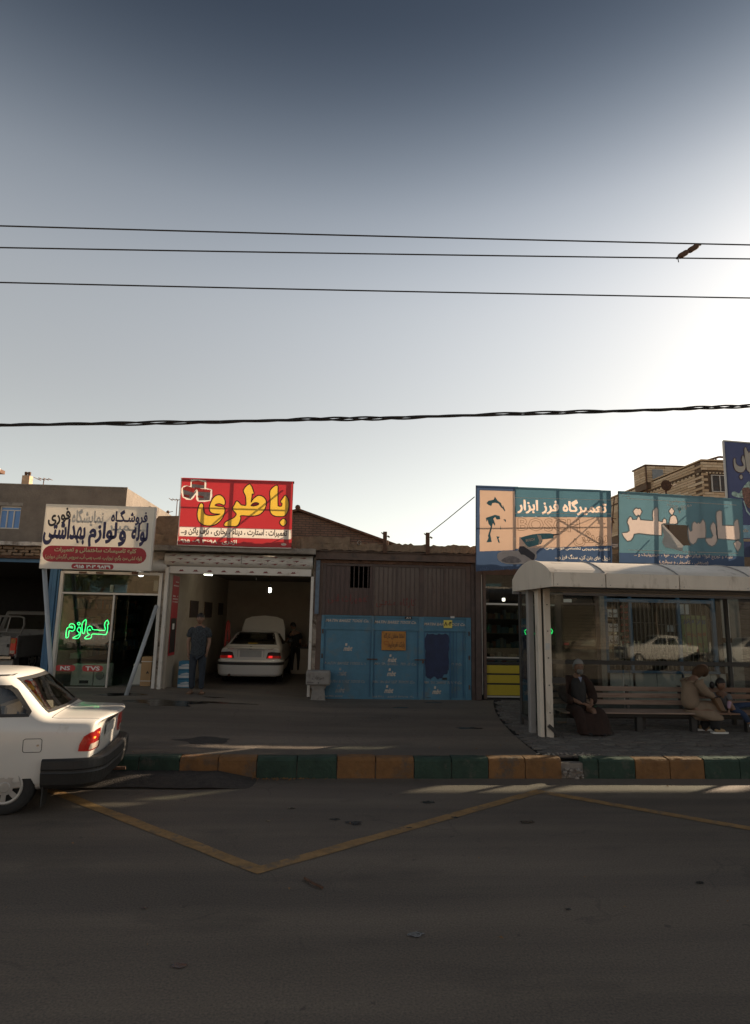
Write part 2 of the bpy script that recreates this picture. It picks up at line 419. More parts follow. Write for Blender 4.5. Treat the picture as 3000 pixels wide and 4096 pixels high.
TR = {'BATTERY_WORD':[[(-1.211,4.639),(-1.344,4.529),(-1.334,4.319),(-1.331,4.127),(-1.301,4.04),(-1.228,3.994),(-1.103,3.987),(-1.025,4.008),(-0.974,4.09),(-0.955,4.203),(-0.969,4.331),(-1.003,4.403),(-1.036,4.429),(-1.073,4.376),(-1.12,4.294),(-1.087,4.263),(-1.089,4.207),(-1.112,4.19),(-1.167,4.196),(-1.181,4.228),(-1.196,4.485)],[(-1.05,3.936),(-0.98,3.866),(-1.047,3.784),(-1.12,3.854)],[(-1.777,4.644),(-1.898,4.518),(-1.85,4.399),(-1.834,4.303),(-1.831,4.194),(-1.885,4.189),(-1.94,4.2),(-2.022,4.278),(-2.064,4.2),(-2.099,4.119),(-2.064,4.064),(-2.024,4.025),(-2.018,3.986),(-2.049,3.937),(-2.094,3.904),(-2.169,3.865),(-2.226,3.829),(-2.253,3.78),(-2.232,3.75),(-2.116,3.753),(-2.001,3.756),(-1.958,3.821),(-1.932,3.917),(-1.928,3.981),(-1.726,3.979),(-1.587,3.999),(-1.497,4.058),(-1.439,4.155),(-1.424,4.268),(-1.448,4.34),(-1.513,4.394),(-1.592,4.404),(-1.653,4.365),(-1.697,4.316),(-1.736,4.255),(-1.727,4.387),(-1.723,4.448),(-1.689,4.456)],[(-2.746,4.21),(-2.782,4.173),(-2.806,4.065),(-2.809,3.954),(-2.776,3.844),(-2.694,3.775),(-2.578,3.75),(-2.456,3.771),(-2.353,3.849),(-2.29,3.954),(-2.265,4.058),(-2.277,4.129),(-2.333,4.146),(-2.418,4.153),(-2.474,4.175),(-2.445,4.207),(-2.384,4.221),(-2.329,4.207),(-2.284,4.189),(-2.269,4.241),(-2.288,4.312),(-2.338,4.37),(-2.394,4.392),(-2.463,4.371),(-2.52,4.305),(-2.558,4.208),(-2.573,4.112),(-2.55,4.041),(-2.494,4.008),(-2.409,4.002),(-2.344,3.996),(-2.407,3.969),(-2.498,3.954),(-2.591,3.954),(-2.654,3.977),(-2.692,4.036),(-2.709,4.115),(-2.71,4.176)]],'BATTERY_EYE':[[(-1.737,4.191),(-1.678,4.257),(-1.601,4.263),(-1.565,4.235),(-1.598,4.202),(-1.674,4.18)]],'BATT_HALO':[[(-2.941,4.704),(-2.687,4.685),(-2.675,4.54),(-2.564,4.512),(-2.545,4.456),(-2.565,4.271),(-2.826,4.252),(-2.857,4.366),(-2.881,4.381),(-2.958,4.275),(-3.131,4.325),(-3.161,4.524),(-3.079,4.575),(-2.994,4.562),(-2.991,4.683)]],'BATT_BODY':[[(-2.971,4.611),(-2.709,4.588),(-2.708,4.523),(-2.86,4.526),(-2.966,4.535)],[(-3.143,4.488),(-2.918,4.428),(-2.975,4.29),(-3.116,4.333)],[(-2.918,4.428),(-2.857,4.491),(-2.876,4.429),(-2.975,4.29)],[(-2.835,4.455),(-2.576,4.447),(-2.581,4.279),(-2.808,4.264)]],'BATT_TOP':[[(-2.975,4.667),(-2.855,4.687),(-2.711,4.663),(-2.709,4.588),(-2.971,4.611)],[(-3.145,4.524),(-3.064,4.567),(-2.859,4.51),(-2.918,4.428),(-3.143,4.484)],[(-2.848,4.491),(-2.797,4.52),(-2.572,4.5),(-2.576,4.444),(-2.835,4.451)]],'PARS_WORD':[[(8.314,4.369),(8.252,4.335),(8.236,4.245),(8.241,4.031),(8.218,3.853),(8.241,3.756),(8.474,3.745),(8.676,3.738),(8.724,3.761),(8.738,3.868),(8.73,4.045),(8.722,4.17),(8.696,4.187),(8.646,4.141),(8.623,4.096),(8.628,4.042),(8.481,4.042),(8.352,4.043),(8.362,4.213),(8.368,4.357)],[(8.676,3.738),(8.752,3.664),(8.716,3.566),(8.66,3.485),(8.615,3.563),(8.587,3.66)],[(8.155,4.109),(8.104,4.045),(8.086,3.973),(8.11,3.885),(8.132,3.815),(8.091,3.761),(7.963,3.748),(7.959,3.704),(8.008,3.626),(8.087,3.584),(8.163,3.622),(8.212,3.711),(8.223,3.924),(8.198,4.065)],[(7.93,4.164),(7.879,4.092),(7.849,4.064),(7.824,4.093),(7.791,4.062),(7.737,4.109),(7.691,4.068),(7.673,3.979),(7.674,3.917),(7.636,3.889),(7.603,3.933),(7.578,4.026),(7.579,3.905),(7.584,3.747),(7.61,3.651),(7.671,3.614),(7.738,3.663),(7.784,3.752),(7.872,3.755),(7.955,3.766),(7.975,3.917),(7.971,4.094)],[(6.114,3.811),(6.155,3.724),(6.222,3.647),(6.294,3.658),(6.352,3.73),(6.377,3.8),(6.483,3.821),(6.715,3.8),(6.982,3.791),(6.992,3.888),(6.997,4.033),(7.056,4.049),(7.128,4.044),(7.352,4.047),(7.352,4.129),(7.33,4.209),(7.268,4.237),(7.211,4.196),(7.183,4.106),(7.174,4.053),(7.102,4.054),(7.106,4.122),(7.072,4.16),(7.033,4.12),(7.025,4.075),(6.95,4.09),(6.932,4.099),(6.931,4.223),(6.939,4.348),(6.914,4.392),(6.876,4.373),(6.828,4.318),(6.813,4.219),(6.821,4.113),(6.805,4.095),(6.535,4.108),(6.52,4.166),(6.494,4.183),(6.454,4.111),(6.354,4.108),(6.348,4.152),(6.313,4.172),(6.265,4.114),(6.243,4.043),(6.275,3.973),(6.284,3.868),(6.232,3.831)],[(7.246,4.402),(7.301,4.324),(7.25,4.233),(7.215,4.258),(7.179,4.32)],[(6.468,4.36),(6.503,4.343),(6.54,4.359),(6.578,4.292),(6.531,4.202),(6.496,4.219),(6.453,4.191),(6.415,4.225),(6.386,4.286),(6.431,4.35)]],'PARS_HOLE':[[(7.011,4.027),(7.345,4.028),(7.531,4.028),(7.567,4.017),(7.566,3.905),(7.571,3.746),(7.594,3.638),(7.627,3.59),(7.415,3.58),(7.222,3.807)]],'PARS_FLAP':[[(7.005,4.042),(7.12,3.919),(7.222,3.807),(7.409,3.575),(7.373,3.443),(7.201,3.491),(7.005,3.529),(6.967,3.642),(7.021,3.784),(7.001,3.889)]],'PARS_CORNERS':[[(6.089,4.728),(8.859,4.64),(8.782,3.164),(6.019,3.157)]],'BOSCH_WORKER':[[(3.194,4.366),(3.241,4.419),(3.352,4.445),(3.377,4.511),(3.435,4.429),(3.508,4.376),(3.535,4.293),(3.544,4.266),(3.507,4.283),(3.453,4.365),(3.383,4.381),(3.323,4.37),(3.295,4.31),(3.239,4.327)],[(3.319,4.102),(3.375,4.122),(3.476,4.098),(3.488,4.034),(3.41,4.022),(3.378,4.076),(3.337,4.038),(3.376,3.93),(3.368,3.884),(3.327,3.947),(3.307,3.855),(3.268,3.708),(3.297,3.545),(3.184,3.533),(3.231,3.634),(3.218,3.67),(3.28,3.872),(3.234,3.925),(3.217,4.017),(3.189,3.961),(3.181,4.052)],[(3.549,4.036),(3.604,4.028),(3.609,3.964),(3.585,3.991)],[(3.396,3.666),(3.469,3.662),(3.441,3.622),(3.473,3.532),(3.436,3.54),(3.414,3.621)],[(3.492,3.906),(3.495,3.805),(3.477,3.823)],[(3.545,4.34),(3.598,4.212),(3.583,4.203),(3.534,4.266)]],'DRILL_BODY':[[(3.892,3.652),(3.919,3.635),(3.991,3.546),(4.062,3.448),(4.341,3.528),(4.38,3.593),(4.377,3.629),(4.614,3.658),(4.629,3.746),(4.552,3.762),(4.375,3.757),(4.18,3.733),(4.031,3.693)]],'DRILL_BLACK':[[(3.983,3.609),(4.007,3.437),(4.341,3.519),(4.385,3.63),(4.345,3.665),(4.178,3.642)],[(3.859,3.379),(3.888,3.471),(3.989,3.473),(4.062,3.421),(4.17,3.342),(4.215,3.298),(4.194,3.198),(4.148,3.188),(3.985,3.292),(3.912,3.299)],[(4.607,3.746),(4.747,3.764),(4.747,3.746),(4.615,3.709)]],'DRILL_COLLAR':[[(4.263,3.727),(4.346,3.716),(4.377,3.611),(4.294,3.491),(4.285,3.499),(4.306,3.609)]],'DRILL_HALO':[[(3.408,3.268),(3.455,3.332),(3.583,3.372),(3.84,3.379),(3.88,3.543),(3.883,3.652),(3.92,3.653),(4.284,3.481),(4.415,3.521),(4.245,3.371),(4.251,3.281),(4.203,3.19),(3.981,3.112),(3.908,3.101),(3.615,3.094),(3.434,3.161)]],'DISC':[[(3.655,3.257),(3.801,3.248),(3.923,3.155),(3.762,3.115),(3.579,3.12),(3.489,3.171)]],'BOSCH_CORNERS':[[(2.98,4.745),(5.917,4.732),(5.87,3.163),(2.956,2.926)]],'NEON':[[(-4.627,1.735),(-4.581,1.792),(-4.548,1.711),(-4.573,1.708),(-4.563,1.637),(-4.566,1.553),(-4.585,1.504),(-4.619,1.496),(-4.856,1.506),(-4.867,1.45),(-4.896,1.412),(-4.985,1.406),(-5.001,1.427),(-4.963,1.463),(-4.911,1.498),(-4.939,1.505),(-4.965,1.56),(-4.965,1.63),(-4.926,1.663),(-4.883,1.646),(-4.858,1.597),(-4.781,1.589),(-4.613,1.583),(-4.628,1.664)],[(-4.937,1.582),(-4.92,1.6),(-4.895,1.58),(-4.918,1.572)],[(-5.016,1.798),(-5.078,1.72),(-5.073,1.629),(-5.055,1.531),(-5.036,1.51),(-5.017,1.525),(-5.006,1.63),(-5.003,1.742)],[(-5.139,1.641),(-5.167,1.571),(-5.129,1.537),(-5.119,1.502),(-5.143,1.474),(-5.235,1.423),(-5.22,1.412),(-5.131,1.414),(-5.097,1.488),(-5.091,1.572),(-5.109,1.621)],[(-5.149,1.737),(-5.115,1.708),(-5.143,1.679),(-5.176,1.707)],[(-5.373,1.428),(-5.379,1.553),(-5.365,1.616),(-5.332,1.638),(-5.324,1.687),(-5.284,1.706),(-5.233,1.682),(-5.214,1.626),(-5.229,1.57),(-5.269,1.555),(-5.312,1.568),(-5.325,1.54),(-5.327,1.443),(-5.352,1.421)],[(-5.319,1.638),(-5.286,1.653),(-5.252,1.618),(-5.29,1.625)]],'BLUE_WORD':[[(9.618,6.056),(9.58,6.001),(9.579,5.823),(9.591,5.647),(9.605,5.507),(9.676,5.457),(9.764,5.477),(9.815,6.046),(9.686,5.916)],[(9.528,5.857),(9.494,5.767),(9.498,5.714),(9.528,5.645),(9.515,5.6),(9.433,5.588),(9.365,5.621),(9.335,5.691),(9.338,5.77),(9.315,5.778),(9.293,5.724),(9.29,5.583),(9.335,5.479),(9.439,5.445),(9.522,5.477),(9.572,5.576),(9.572,5.735),(9.552,5.822)],[(9.449,5.396),(9.483,5.336),(9.439,5.277),(9.403,5.338)]],'BLUE_CORNERS':[[(9.093,6.187),(9.74,6.171),(9.479,3.245),(9.049,3.235)]],'BLUE_FOOD':[[(9.184,4.951),(9.258,4.988),(9.36,4.94),(9.44,5.047),(9.56,5.19),(9.656,5.228),(9.622,4.845),(9.422,4.838),(9.281,4.851),(9.196,4.882)]],'BLUE_BOWL':[[(9.437,4.769),(9.5,4.513),(9.583,4.413),(9.588,4.464),(9.521,4.548),(9.466,4.77)],[(9.46,4.255),(9.556,4.105),(9.569,4.259)],[(9.385,3.846),(9.533,3.85),(9.528,3.791),(9.401,3.779)]],'BLUE_MEAT':[[(9.44,5.047),(9.532,5.084),(9.64,5.053),(9.6,4.602),(9.514,4.668),(9.455,4.804)]]}
# ================================================================== SETTING
m_road = asphalt('road_asphalt', (.122, .099, .078), (.155, .127, .102))
m_apron = asphalt('apron_asphalt', (.125, .103, .082), (.185, .152, .122))
m_soil = M('dusty_soil', (.16, .13, .10), .95, var=.2, scale=2, bump=.3)
m_conc = M('old_concrete', (.24, .21, .18), .9, var=.18, scale=4, bump=.5, bscale=30, dirt=(.10, .08, .065), dscale=2.2)
m_plaster = M('grey_stucco', (.165, .135, .11), .95, var=.22, scale=3, bump=.8, bscale=22, dirt=(.11, .09, .075), dscale=.9)
m_white = M('white_paint_dirty', (.55, .51, .46), .55, var=.08, scale=3, bump=.1, dirt=(.20, .16, .12), dscale=3, dthr=.60)
m_brown = M('brown_steel', (.10, .065, .05), .75, var=.25, scale=5, bump=.3, dirt=(.05, .035, .03), dscale=3)
m_blue = M('blue_enamel', (.030, .105, .20), .5, var=.14, scale=3, bump=.12, dirt=(.035, .06, .09), dscale=3.2, dthr=.6)
m_bluegate = M('blue_gate_paint', (.058, .160, .235), .6, var=.18, scale=2.2, bump=.25, bscale=7, dirt=(.10, .15, .18), dscale=2.6, dthr=.54)
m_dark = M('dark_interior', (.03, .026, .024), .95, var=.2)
m_black = M('black_rubber', (.018, .018, .018), .6, var=.1)
m_rust = M('rusty_iron', (.10, .05, .03), .9, var=.35, scale=8, bump=.6, dirt=(.03, .02, .016), dscale=5)
m_mud = M('crumbling_mud_brick', (.20, .14, .095), .98, var=.35, scale=6, bump=1.0, bscale=14, dirt=(.09, .065, .05), dscale=3)
m_galv = M('galvanised_pipe', (.34, .36, .38), .5, metal=.2, var=.08, scale=5)
m_alu = M('aluminium_profile', (.46, .43, .39), .45, metal=.3, var=.06)
m_glass = M('shop_glass', (.78, .80, .78), .02, glass=1.5)
m_glassdk = M('dusty_glass', (.42, .40, .36), .06, glass=1.55)

YK = 7.93
def gz(x):
    t = min(1, max(0, -x/3.6)); return .285+.17*t
def sz(x, y): return .24+(y-YK)/(13-YK)*(gz(x)-.24)
b = B(); b.add([(-160,-160,-.02),(160,-160,-.02),(160,600,-.02),(-160,600,-.02)], [(0,1,2,3)])
struct('ground', b, m_soil)
b = B(); xs = [-90,-30,-10,-4,0,4,10,30,90]; ys = [-6.2, -2, 2, 5, 7.98]
v = [(x, y, -.0 + .012) for x in xs for y in ys]; f = []
for i in range(len(xs)-1):
    for j in range(len(ys)-1): n = len(ys); f.append((i*n+j, (i+1)*n+j, (i+1)*n+j+1, i*n+j+1))
v = [(x, y, 0.0) for x, y, z in v]
b.add(v, f); struct('road', b, m_road)
# yellow zigzag painted on the road
m_yel = M('worn_yellow_paint', (.27, .155, .055), .75, var=.3, scale=9, bump=.2, dirt=(.12, .095, .072), dscale=5, dthr=.52)
def stripe(b, p, q, w, n=24):
    p, q = Vector(p), Vector(q); d = (q-p).normalized(); s = Vector((-d.y, d.x))*w/2
    vs = []; fs = []
    for i in range(n+1):
        c = p.lerp(q, i/n)
        vs += [(c.x+s.x*(1+random.uniform(-.07,.04)), c.y+s.y*(1+random.uniform(-.07,.04)), .004),
               (c.x-s.x*(1+random.uniform(-.07,.04)), c.y-s.y*(1+random.uniform(-.07,.04)), .004)]
        if i: k = 2*i; fs.append((k-2, k-1, k+1, k))
    b.add(vs, fs)
def poly_stripe(pts, w):
    """mitred painted line"""
    L = []; Rr = []
    n = len(pts)
    for i, p in enumerate(pts):
        p = Vector(p); a = (p-Vector(pts[i-1])).normalized() if i else None; c = (Vector(pts[i+1])-p).normalized() if i < n-1 else None
        if a is None: m = Vector((-c.y, c.x)); k = 1
        elif c is None: m = Vector((-a.y, a.x)); k = 1
        else:
            n1 = Vector((-a.y, a.x)); n2 = Vector((-c.y, c.x)); m = (n1+n2).normalized(); k = 1/max(.35, m.dot(n1))
        L.append(p+m*w/2*k); Rr.append(p-m*w/2*k)
    b = B()
    for i in range(n-1):
        N = 16
        vs = []; fs = []
        for j in range(N+1):
            e = 0 if j in (0, N) else .006
            l = L[i].lerp(L[i+1], j/N); r = Rr[i].lerp(Rr[i+1], j/N)
            vs += [(l.x+random.uniform(-e, e), l.y+random.uniform(-e, e), .004), (r.x+random.uniform(-e, e), r.y+random.uniform(-e, e), .004)]
            if j: q = 2*j; fs.append((q-2, q-1, q+1, q))
        b.add(vs, fs)
    return b
struct('road_marking', poly_stripe([(-5.6, 9.6-.02), (-2.80, 7.20), (-.50, 5.21), (2.47, 7.36), (6.9, 4.0)][1:] and [(-3.4, 7.72), (-2.80, 7.20), (-.50, 5.21), (2.47, 7.36), (6.9, 4.0)], .125), m_yel)
# sidewalk: asphalt apron in front of the workshops
b = B(); xs = [-30,-14,-9,-7.2,-5.6,-4.6,-3.6,-2.7,-1.8,-.9,0,1,2,2.6]; ys = [8.08, 8.6, 9.5, 10.5, 11.5, 12.4, 13.25]
def edge_x(y): return 2.75+.5*max(0, (y-8.1)/4.9)**2*1.4
v = []; f = []
for i, x in enumerate(xs+[0]):
    for y in ys:
        xx = edge_x(y) if i == len(xs) else x
        v.append((xx, y, sz(xx, y)))
n = len(ys)
for i in range(len(xs)):
    for j in range(n-1): f.append((i*n+j, (i+1)*n+j, (i+1)*n+j+1, i*n+j+1))
b.add(v, f); struct('sidewalk', b, m_apron)
# wet oil stains and a repaired patch on the apron
m_wet = M('wet_oily_asphalt', (.022, .019, .017), .22, var=.3, scale=8, bump=.25)
m_patch = M('rough_patch', (.05, .042, .036), .95, var=.35, scale=16, bump=1)
def puddle(name, cx, cy, rx, ry, seed, mat, dz=.004, lab=None):
    rnd = random.Random(seed); pts = []
    for k in range(14):
        a = 2*math.pi*k/14; q = rnd.uniform(.6, 1.15); pts.append((cx+rx*q*math.cos(a), cy+ry*q*math.sin(a)))
    pts = catmull(pts, 4); tri = tessellate_polygon([[Vector((p[0], p[1], 0)) for p in pts]])
    b = B(); b.add([(p[0], p[1], (sz(p[0], p[1]) if p[1] > YK else 0)+dz) for p in pts], tri)
    return struct(name, b, mat)
puddle('oil_stain', -2.9, 11.55, .75, .33, 1, m_wet); puddle('oil_stain', -1.9, 11.8, .55, .09, 2, m_wet)
puddle('oil_stain', -3.9, 12.2, .5, .16, 5, m_wet); puddle('oil_stain', -2.2, 12.35, .22, .05, 8, m_wet)
puddle('oil_stain', 1.4, 11.9, .17, .07, 4, m_wet); puddle('oil_stain', 2.1, 12.6, .2, .05, 6, m_wet)
puddle('asphalt_patch', -1.68, 8.85, .42, .22, 3, m_patch); puddle('oil_stain', 2.25, 9.9, .25, .07, 9, m_wet)
for i, (x, y, r) in enumerate([(.1,6.4,.05),(.28,6.3,.09),(-.35,6.75,.04),(.3,6.25,.05),(1.1,6.95,.08),(-.55,6.35,.03),(1.3,6.45,.04),(.8,6.15,.03),(2.0,6.3,.10),(-1.2,4.6,.03),(.6,4.2,.06),(1.7,4.5,.03),(2.9,4.9,.04),(-.8,3.9,.05)]):
    puddle('oil_stain', x, y, r, r*.55, 20+i, m_wet, .005)
# brick-paved stretch under the shelter
m_pave = [M('paver_%s' % n, c, .9, var=.16, scale=9, bump=.4) for n, c in (('grey', (.115,.102,.09)), ('warm', (.135,.115,.10)), ('pale', (.15,.135,.118)))]
base = B(); base.add([(2.35, 8.08, .205), (30, 8.08, .205), (30, 13.2, .25), (2.35, 13.2, .25)], [(0,1,2,3)])
pave = struct('brick_paving', base, M('paving_sand', (.022, .018, .015), .98, var=.2))
pm = [mesh_of('paver', B().box(-.093, .093, -.043, .043, -.028, 0), m, bevel=.003) for m in m_pave]
cells = []
row = 0; y = 8.15
while y < 13.1:
    x = 2.5+(row % 2)*.1
    while x < 11:
        if x > edge_x(y)+.1: cells.append((x, y))
        x += .2
    y += .1; row += 1
cells.sort(key=lambda c: math.hypot(c[0], c[1])); rest = [B(), B(), B()]
for i, (x, y) in enumerate(cells):
    z = sz(4, y)+.0+random.uniform(-.004, .004); k = random.choice((0,0,1,2))
    if abs(x-4.1) < .22 and abs(y-8.75) < .07 or abs(x-5.55) < .25 and abs(y-8.75) < .06: continue
    if i < 300: piece('paver', pm[k], (x, y, z), pave, (random.uniform(-.012,.012), random.uniform(-.012,.012), random.uniform(-.015,.015)))
    else: rest[k].box(x-.093, x+.093, y-.043, y+.043, z-.03, z)
for k in range(3):
    tag(obj('paver_field', rest[k], m_pave[k], pave, fixn=False), kind='stuff')
# kerb of concrete blocks painted green and ochre in turn
m_kg = M('kerb_green', (.025, .05, .034), .85, var=.25, scale=6, bump=.5, dirt=(.085, .08, .065), dscale=3.2, dthr=.54)
m_ko = M('kerb_ochre', (.19, .092, .032), .85, var=.25, scale=6, bump=.5, dirt=(.10, .075, .055), dscale=3.5, dthr=.52)
kerb = struct('kerb', B().box(-40, 40, YK+.03, YK+.14, -.02, .18), m_conc)
kx = -6.9; i = 0
bounds = []
edges_x = [(-.85+.965*k/1) for k in range(-7, 12)]
def kerb_block(x0, x1, mat, low=0):
    b = B(); g = .006; zt = .243-low; n = 6; vs = []; fs = []
    prof = [(YK, -.01), (YK, zt-.035), (YK+.012, zt-.012), (YK+.035, zt), (YK+.155, zt+.003), (YK+.155, -.01)]
    for k in range(n+1):
        x = x0+g+(x1-x0-2*g)*k/n
        for (py, pz) in prof:
            vs.append((x, py+random.uniform(-.004,.004), pz+(random.uniform(-.005,.003) if pz > .1 else 0)))
    m = len(prof)
    for k in range(n):
        for j in range(m-1): fs.append((k*m+j, (k+1)*m+j, (k+1)*m+j+1, k*m+j+1))
    fs += [tuple(range(m)), tuple(n*m+j for j in range(m))[::-1]]
    dy, dz = random.uniform(-.008, .006), random.uniform(-.007, .005); k_ = random.uniform(-.006, .006)
    vs = [(x, y+dy+k_*(x-x0), z+(dz+k_*(x-x0) if z > .1 else 0)) for x, y, z in vs]
    b.add(vs, fs); return obj('kerb_stone', b, mat, kerb)
seq = [(-8.6, 'g'), (-7.6, 'o'), (-6.6, 'g'), (-5.6, 'o'), (-4.6, 'g'), (-3.6, 'o'), (-2.75, 'g'), (-1.78, 'o'), (-.85, 'g'), (.13, 'o'), (1.09, 'g'), (2.03, 'o'), (2.97, 'g'), (3.93, 'o'), (4.85, 'g'), (5.8, 'o'), (6.75, 'g'), (7.7, 'o'), (8.6, None)]
for (x0, c), (x1, _) in zip(seq, seq[1:]):
    xm = (x0+x1)/2; mt = m_kg if c == 'g' else m_ko
    if abs(x0-2.97) < .01:      # broken end stone next to the shelter
        kerb_block(x0+.28, xm, mt); kerb_block(xm, x1, mt)
    else: kerb_block(x0, xm, mt, .0 if x0 > -1.9 else .0); kerb_block(xm, x1, mt)
b = B(); rnd = random.Random(3)
for k in range(60):
    x = rnd.uniform(3.0, 3.27); y = rnd.uniform(YK-.03, YK+.16); z = rnd.uniform(.0, .12); s = rnd.uniform(.012, .035)
    b.blob((x, y, z), s, (1, rnd.uniform(.6,1), rnd.uniform(.5,.9)), 6, 4)
for k in range(50):
    x = rnd.uniform(2.7, 3.6); y = rnd.uniform(YK+.12, YK+.3); s = rnd.uniform(.008, .02)
    b.blob((x, y, .25), s, (1,1,.6), 6, 4)
tag(obj('kerb_rubble', b, m_conc, None), 'loose rubble where the end of a green kerb stone has crumbled away', 'rubble', kind='stuff')
# low mound of debris asphalt in front of the kerb by the white car
b = B(); vs = []; fs = []; NX, NY = 30, 8
for i in range(NX+1):
    for j in range(NY+1):
        x = -3.9+3.1*i/NX; y = 7.45+.5*j/NY+.02*math.sin(x*5)
        e = min(1, (1-i/NX)*6, i/NX*6); h = math.sin(math.pi*min(1, (j+1.2)/(NY+1)*.62))*e
        vs.append((x, y+.0, -.006+.10*h+random.uniform(-.006,.006)*e*h))
for i in range(NX):
    for j in range(NY): n = NY+1; fs.append((i*n+j, (i+1)*n+j, (i+1)*n+j+1, i*n+j+1))
o = struct('asphalt_berm', b.add(vs, fs), m_patch); o.data.shade_smooth()
# litter: dry leaves and a stick in the road
m_leaf = M('dry_leaf', (.30, .15, .05), .8, var=.3)
b = B(); rnd = random.Random(11)
for k in range(90):
    x = rnd.gauss(-.55, .22); y = YK-.03-abs(rnd.gauss(0, .04)); a = rnd.uniform(0, 6.3); s = rnd.uniform(.008, .02)
    c, d = math.cos(a)*s, math.sin(a)*s
    b.add([(x-c, y-d, .008), (x+d*.5, y-c*.5, .016), (x+c, y+d, .01), (x-d*.5, y+c*.5, .018)], [(0,1,2,3)])
for k in range(70):
    x = rnd.uniform(-4, 6); y = rnd.uniform(4, 12.8); z = sz(x, y) if y > YK+.15 else 0; a = rnd.uniform(0, 6.3); s = rnd.uniform(.006, .022)
    c, d = math.cos(a)*s, math.sin(a)*s
    b.add([(x-c, y-d, z+.006), (x+d*.5, y-c*.5, z+.012), (x+c, y+d, z+.006), (x-d*.5, y+c*.5, z+.013)], [(0,1,2,3)])
tag(obj('leaf_litter', b, m_leaf, None, fixn=False), 'dry brown leaves and specks scattered along the kerb and road', 'litter', kind='stuff')
solo('stick', B().tube([(.0-.14, 5.03, .012), (-.07, 4.93, .014), (.0, 4.86, .012)], .009, 6), m_rust, 'thin dark stick lying on the road below the point of the yellow line', 'stick')

# ================================================================== LEFT REAR: stucco house
m_sunst = m_plaster
t = thing('stucco_house', 'grey stucco two-storey house with a blue-paned window behind the pipe shop sign', 'house', (-7, 16, 0))
zt = 4.95; X0, X1, Y0, Y1 = -16, -5.08, 15, 19.6
wx0, wx1, wz0, wz1 = -8.02, -7.53, 3.87, 4.42
b = B()
b.box(X0, wx0, Y0, Y0+.25, 3.36, zt).box(wx1, X1, Y0, Y0+.25, 3.36, zt).box(wx0, wx1, Y0, Y0+.25, 3.36, wz0).box(wx0, wx1, Y0, Y0+.25, wz1, zt)
b.box(X1-.25, X1, Y0+.25, Y1, 3.36, zt+.005).box(X0, X0+.25, Y0+.25, Y1, 3.36, zt).box(X0+.25, X1-.25, Y1-.25, Y1, 3.36, zt+.01)
obj('wall', b, m_plaster, t)
obj('roof', B().box(X0+.25, X1-.25, Y0+.25, Y1-.25, zt-.35, zt-.2), m_conc, t)
obj('coping', B().box(X0, X1+.01, Y0-.015, Y0+.02, zt, zt+.025), m_conc, t)
w = obj('window', B().box(wx0, wx1, Y0+.04, Y0+.09, wz0, wz0+.03).box(wx0, wx1, Y0+.04, Y0+.09, wz1-.03, wz1).box(wx0, wx0+.025, Y0+.04, Y0+.09, wz0+.03, wz1-.03)
        .box(wx1-.025, wx1, Y0+.04, Y0+.09, wz0+.03, wz1-.03).box(wx0+.025, wx1-.025, Y0+.042, Y0+.088, wz1-.105, wz1-.085)
        .box(wx0+.155, wx0+.18, Y0+.038, Y0+.09, wz0+.03, wz1-.105).box(wx1-.18, wx1-.155, Y0+.038, Y0+.09, wz0+.03, wz1-.105), m_white, t)
m_bpane = M('blue_window_film', (.075, .20, .46), .35, var=.06, spec=.6)
for a, c, d, e in ((.025, .155, .03, .45-.005), (.18, .31, .03, .445), (.335, .465, .03, .445), (.025, .465, .465, .52)):
    obj('pane', B().box(wx0+a, wx0+c, Y0+.06, Y0+.068, wz0+d, wz0+e), m_bpane, w)
obj('window_head', B().box(wx0-.05, wx1+.04, Y0-.008, Y0, wz1+.01, wz1+.09), m_conc, t)
m_chim = M('chimney_brick', (.42, .28, .18), .9, var=.3, scale=12)
def roofbit(name, lab, cat, b, mat, **k): return solo(name, b, mat, lab, cat, **k)
c = thing('chimney', 'small brick chimney with dark clay pots on the stucco house roof', 'chimney', (-8.55, 17.2, 4.75))
obj('stack', B().box(-8.66, -8.46, 17.1, 17.3, 4.7, 5.66-.02), m_chim, c)
for dx in (-.05, .04): obj('pot', B().lathe([(0,0),(.035,0),(.045,.1),(.03,.12),(0,.12)], (-8.56+dx, 17.2, 5.64), n=8), m_rust, c)
c = thing('chimney', 'chimney with white steel cowls beside the sunlit house at left edge', 'chimney', (-9.5, 17.2, 4.75))
obj('stack', B().box(-9.62, -9.38, 17.1, 17.3, 4.7, 5.66), m_chim, c)
for dx in (-.12, -.04, .05, .13): obj('cowl', B().lathe([(.0,0),(.03,0),(.03,.12),(.045,.13),(.045,.2),(0,.22)], (-9.5+dx, 17.2, 5.6+abs(dx)*.3), n=8), m_white, c)
t2 = thing('far_house', 'sliver of a taller sunlit cream house at the left edge', 'house', (-17, 26, 0))
obj('wall', B().box(-22, -16.35, 26, 30, 0, 8.45), M('cream_render', (.62, .52, .38), .9, var=.1), t2)
obj('eave', B().box(-22.2, -16.12, 25.8, 30.2, 8.45, 8.62), m_rust, t2)
def antenna(x, y, z, h, lab, el=4, w=.3):
    t = thing('antenna', lab, 'antenna', (x, y, z))
    obj('mast', B().tube([(x, y, z), (x, y, z+h)], .012, 6), m_rust, t)
    b = B().bar((x-w*.6, y, z+h), (x+w*.6, y, z+h), .014)
    for k in range(el): q = x-w*.55+w*1.1*k/(el-1); b.bar((q, y-.2+.03*k, z+h), (q, y+.2-.03*k, z+h), .012)
    obj('boom', b, m_rust, t)
antenna(-7.55, 16, 4.7, .62, 'small rooftop aerial on the grey stucco house between chimney and corner')
antenna(-4.63, 18, 3.9, 1.35, 'tall thin tv aerial rising left of the red battery sign', 5, .34)
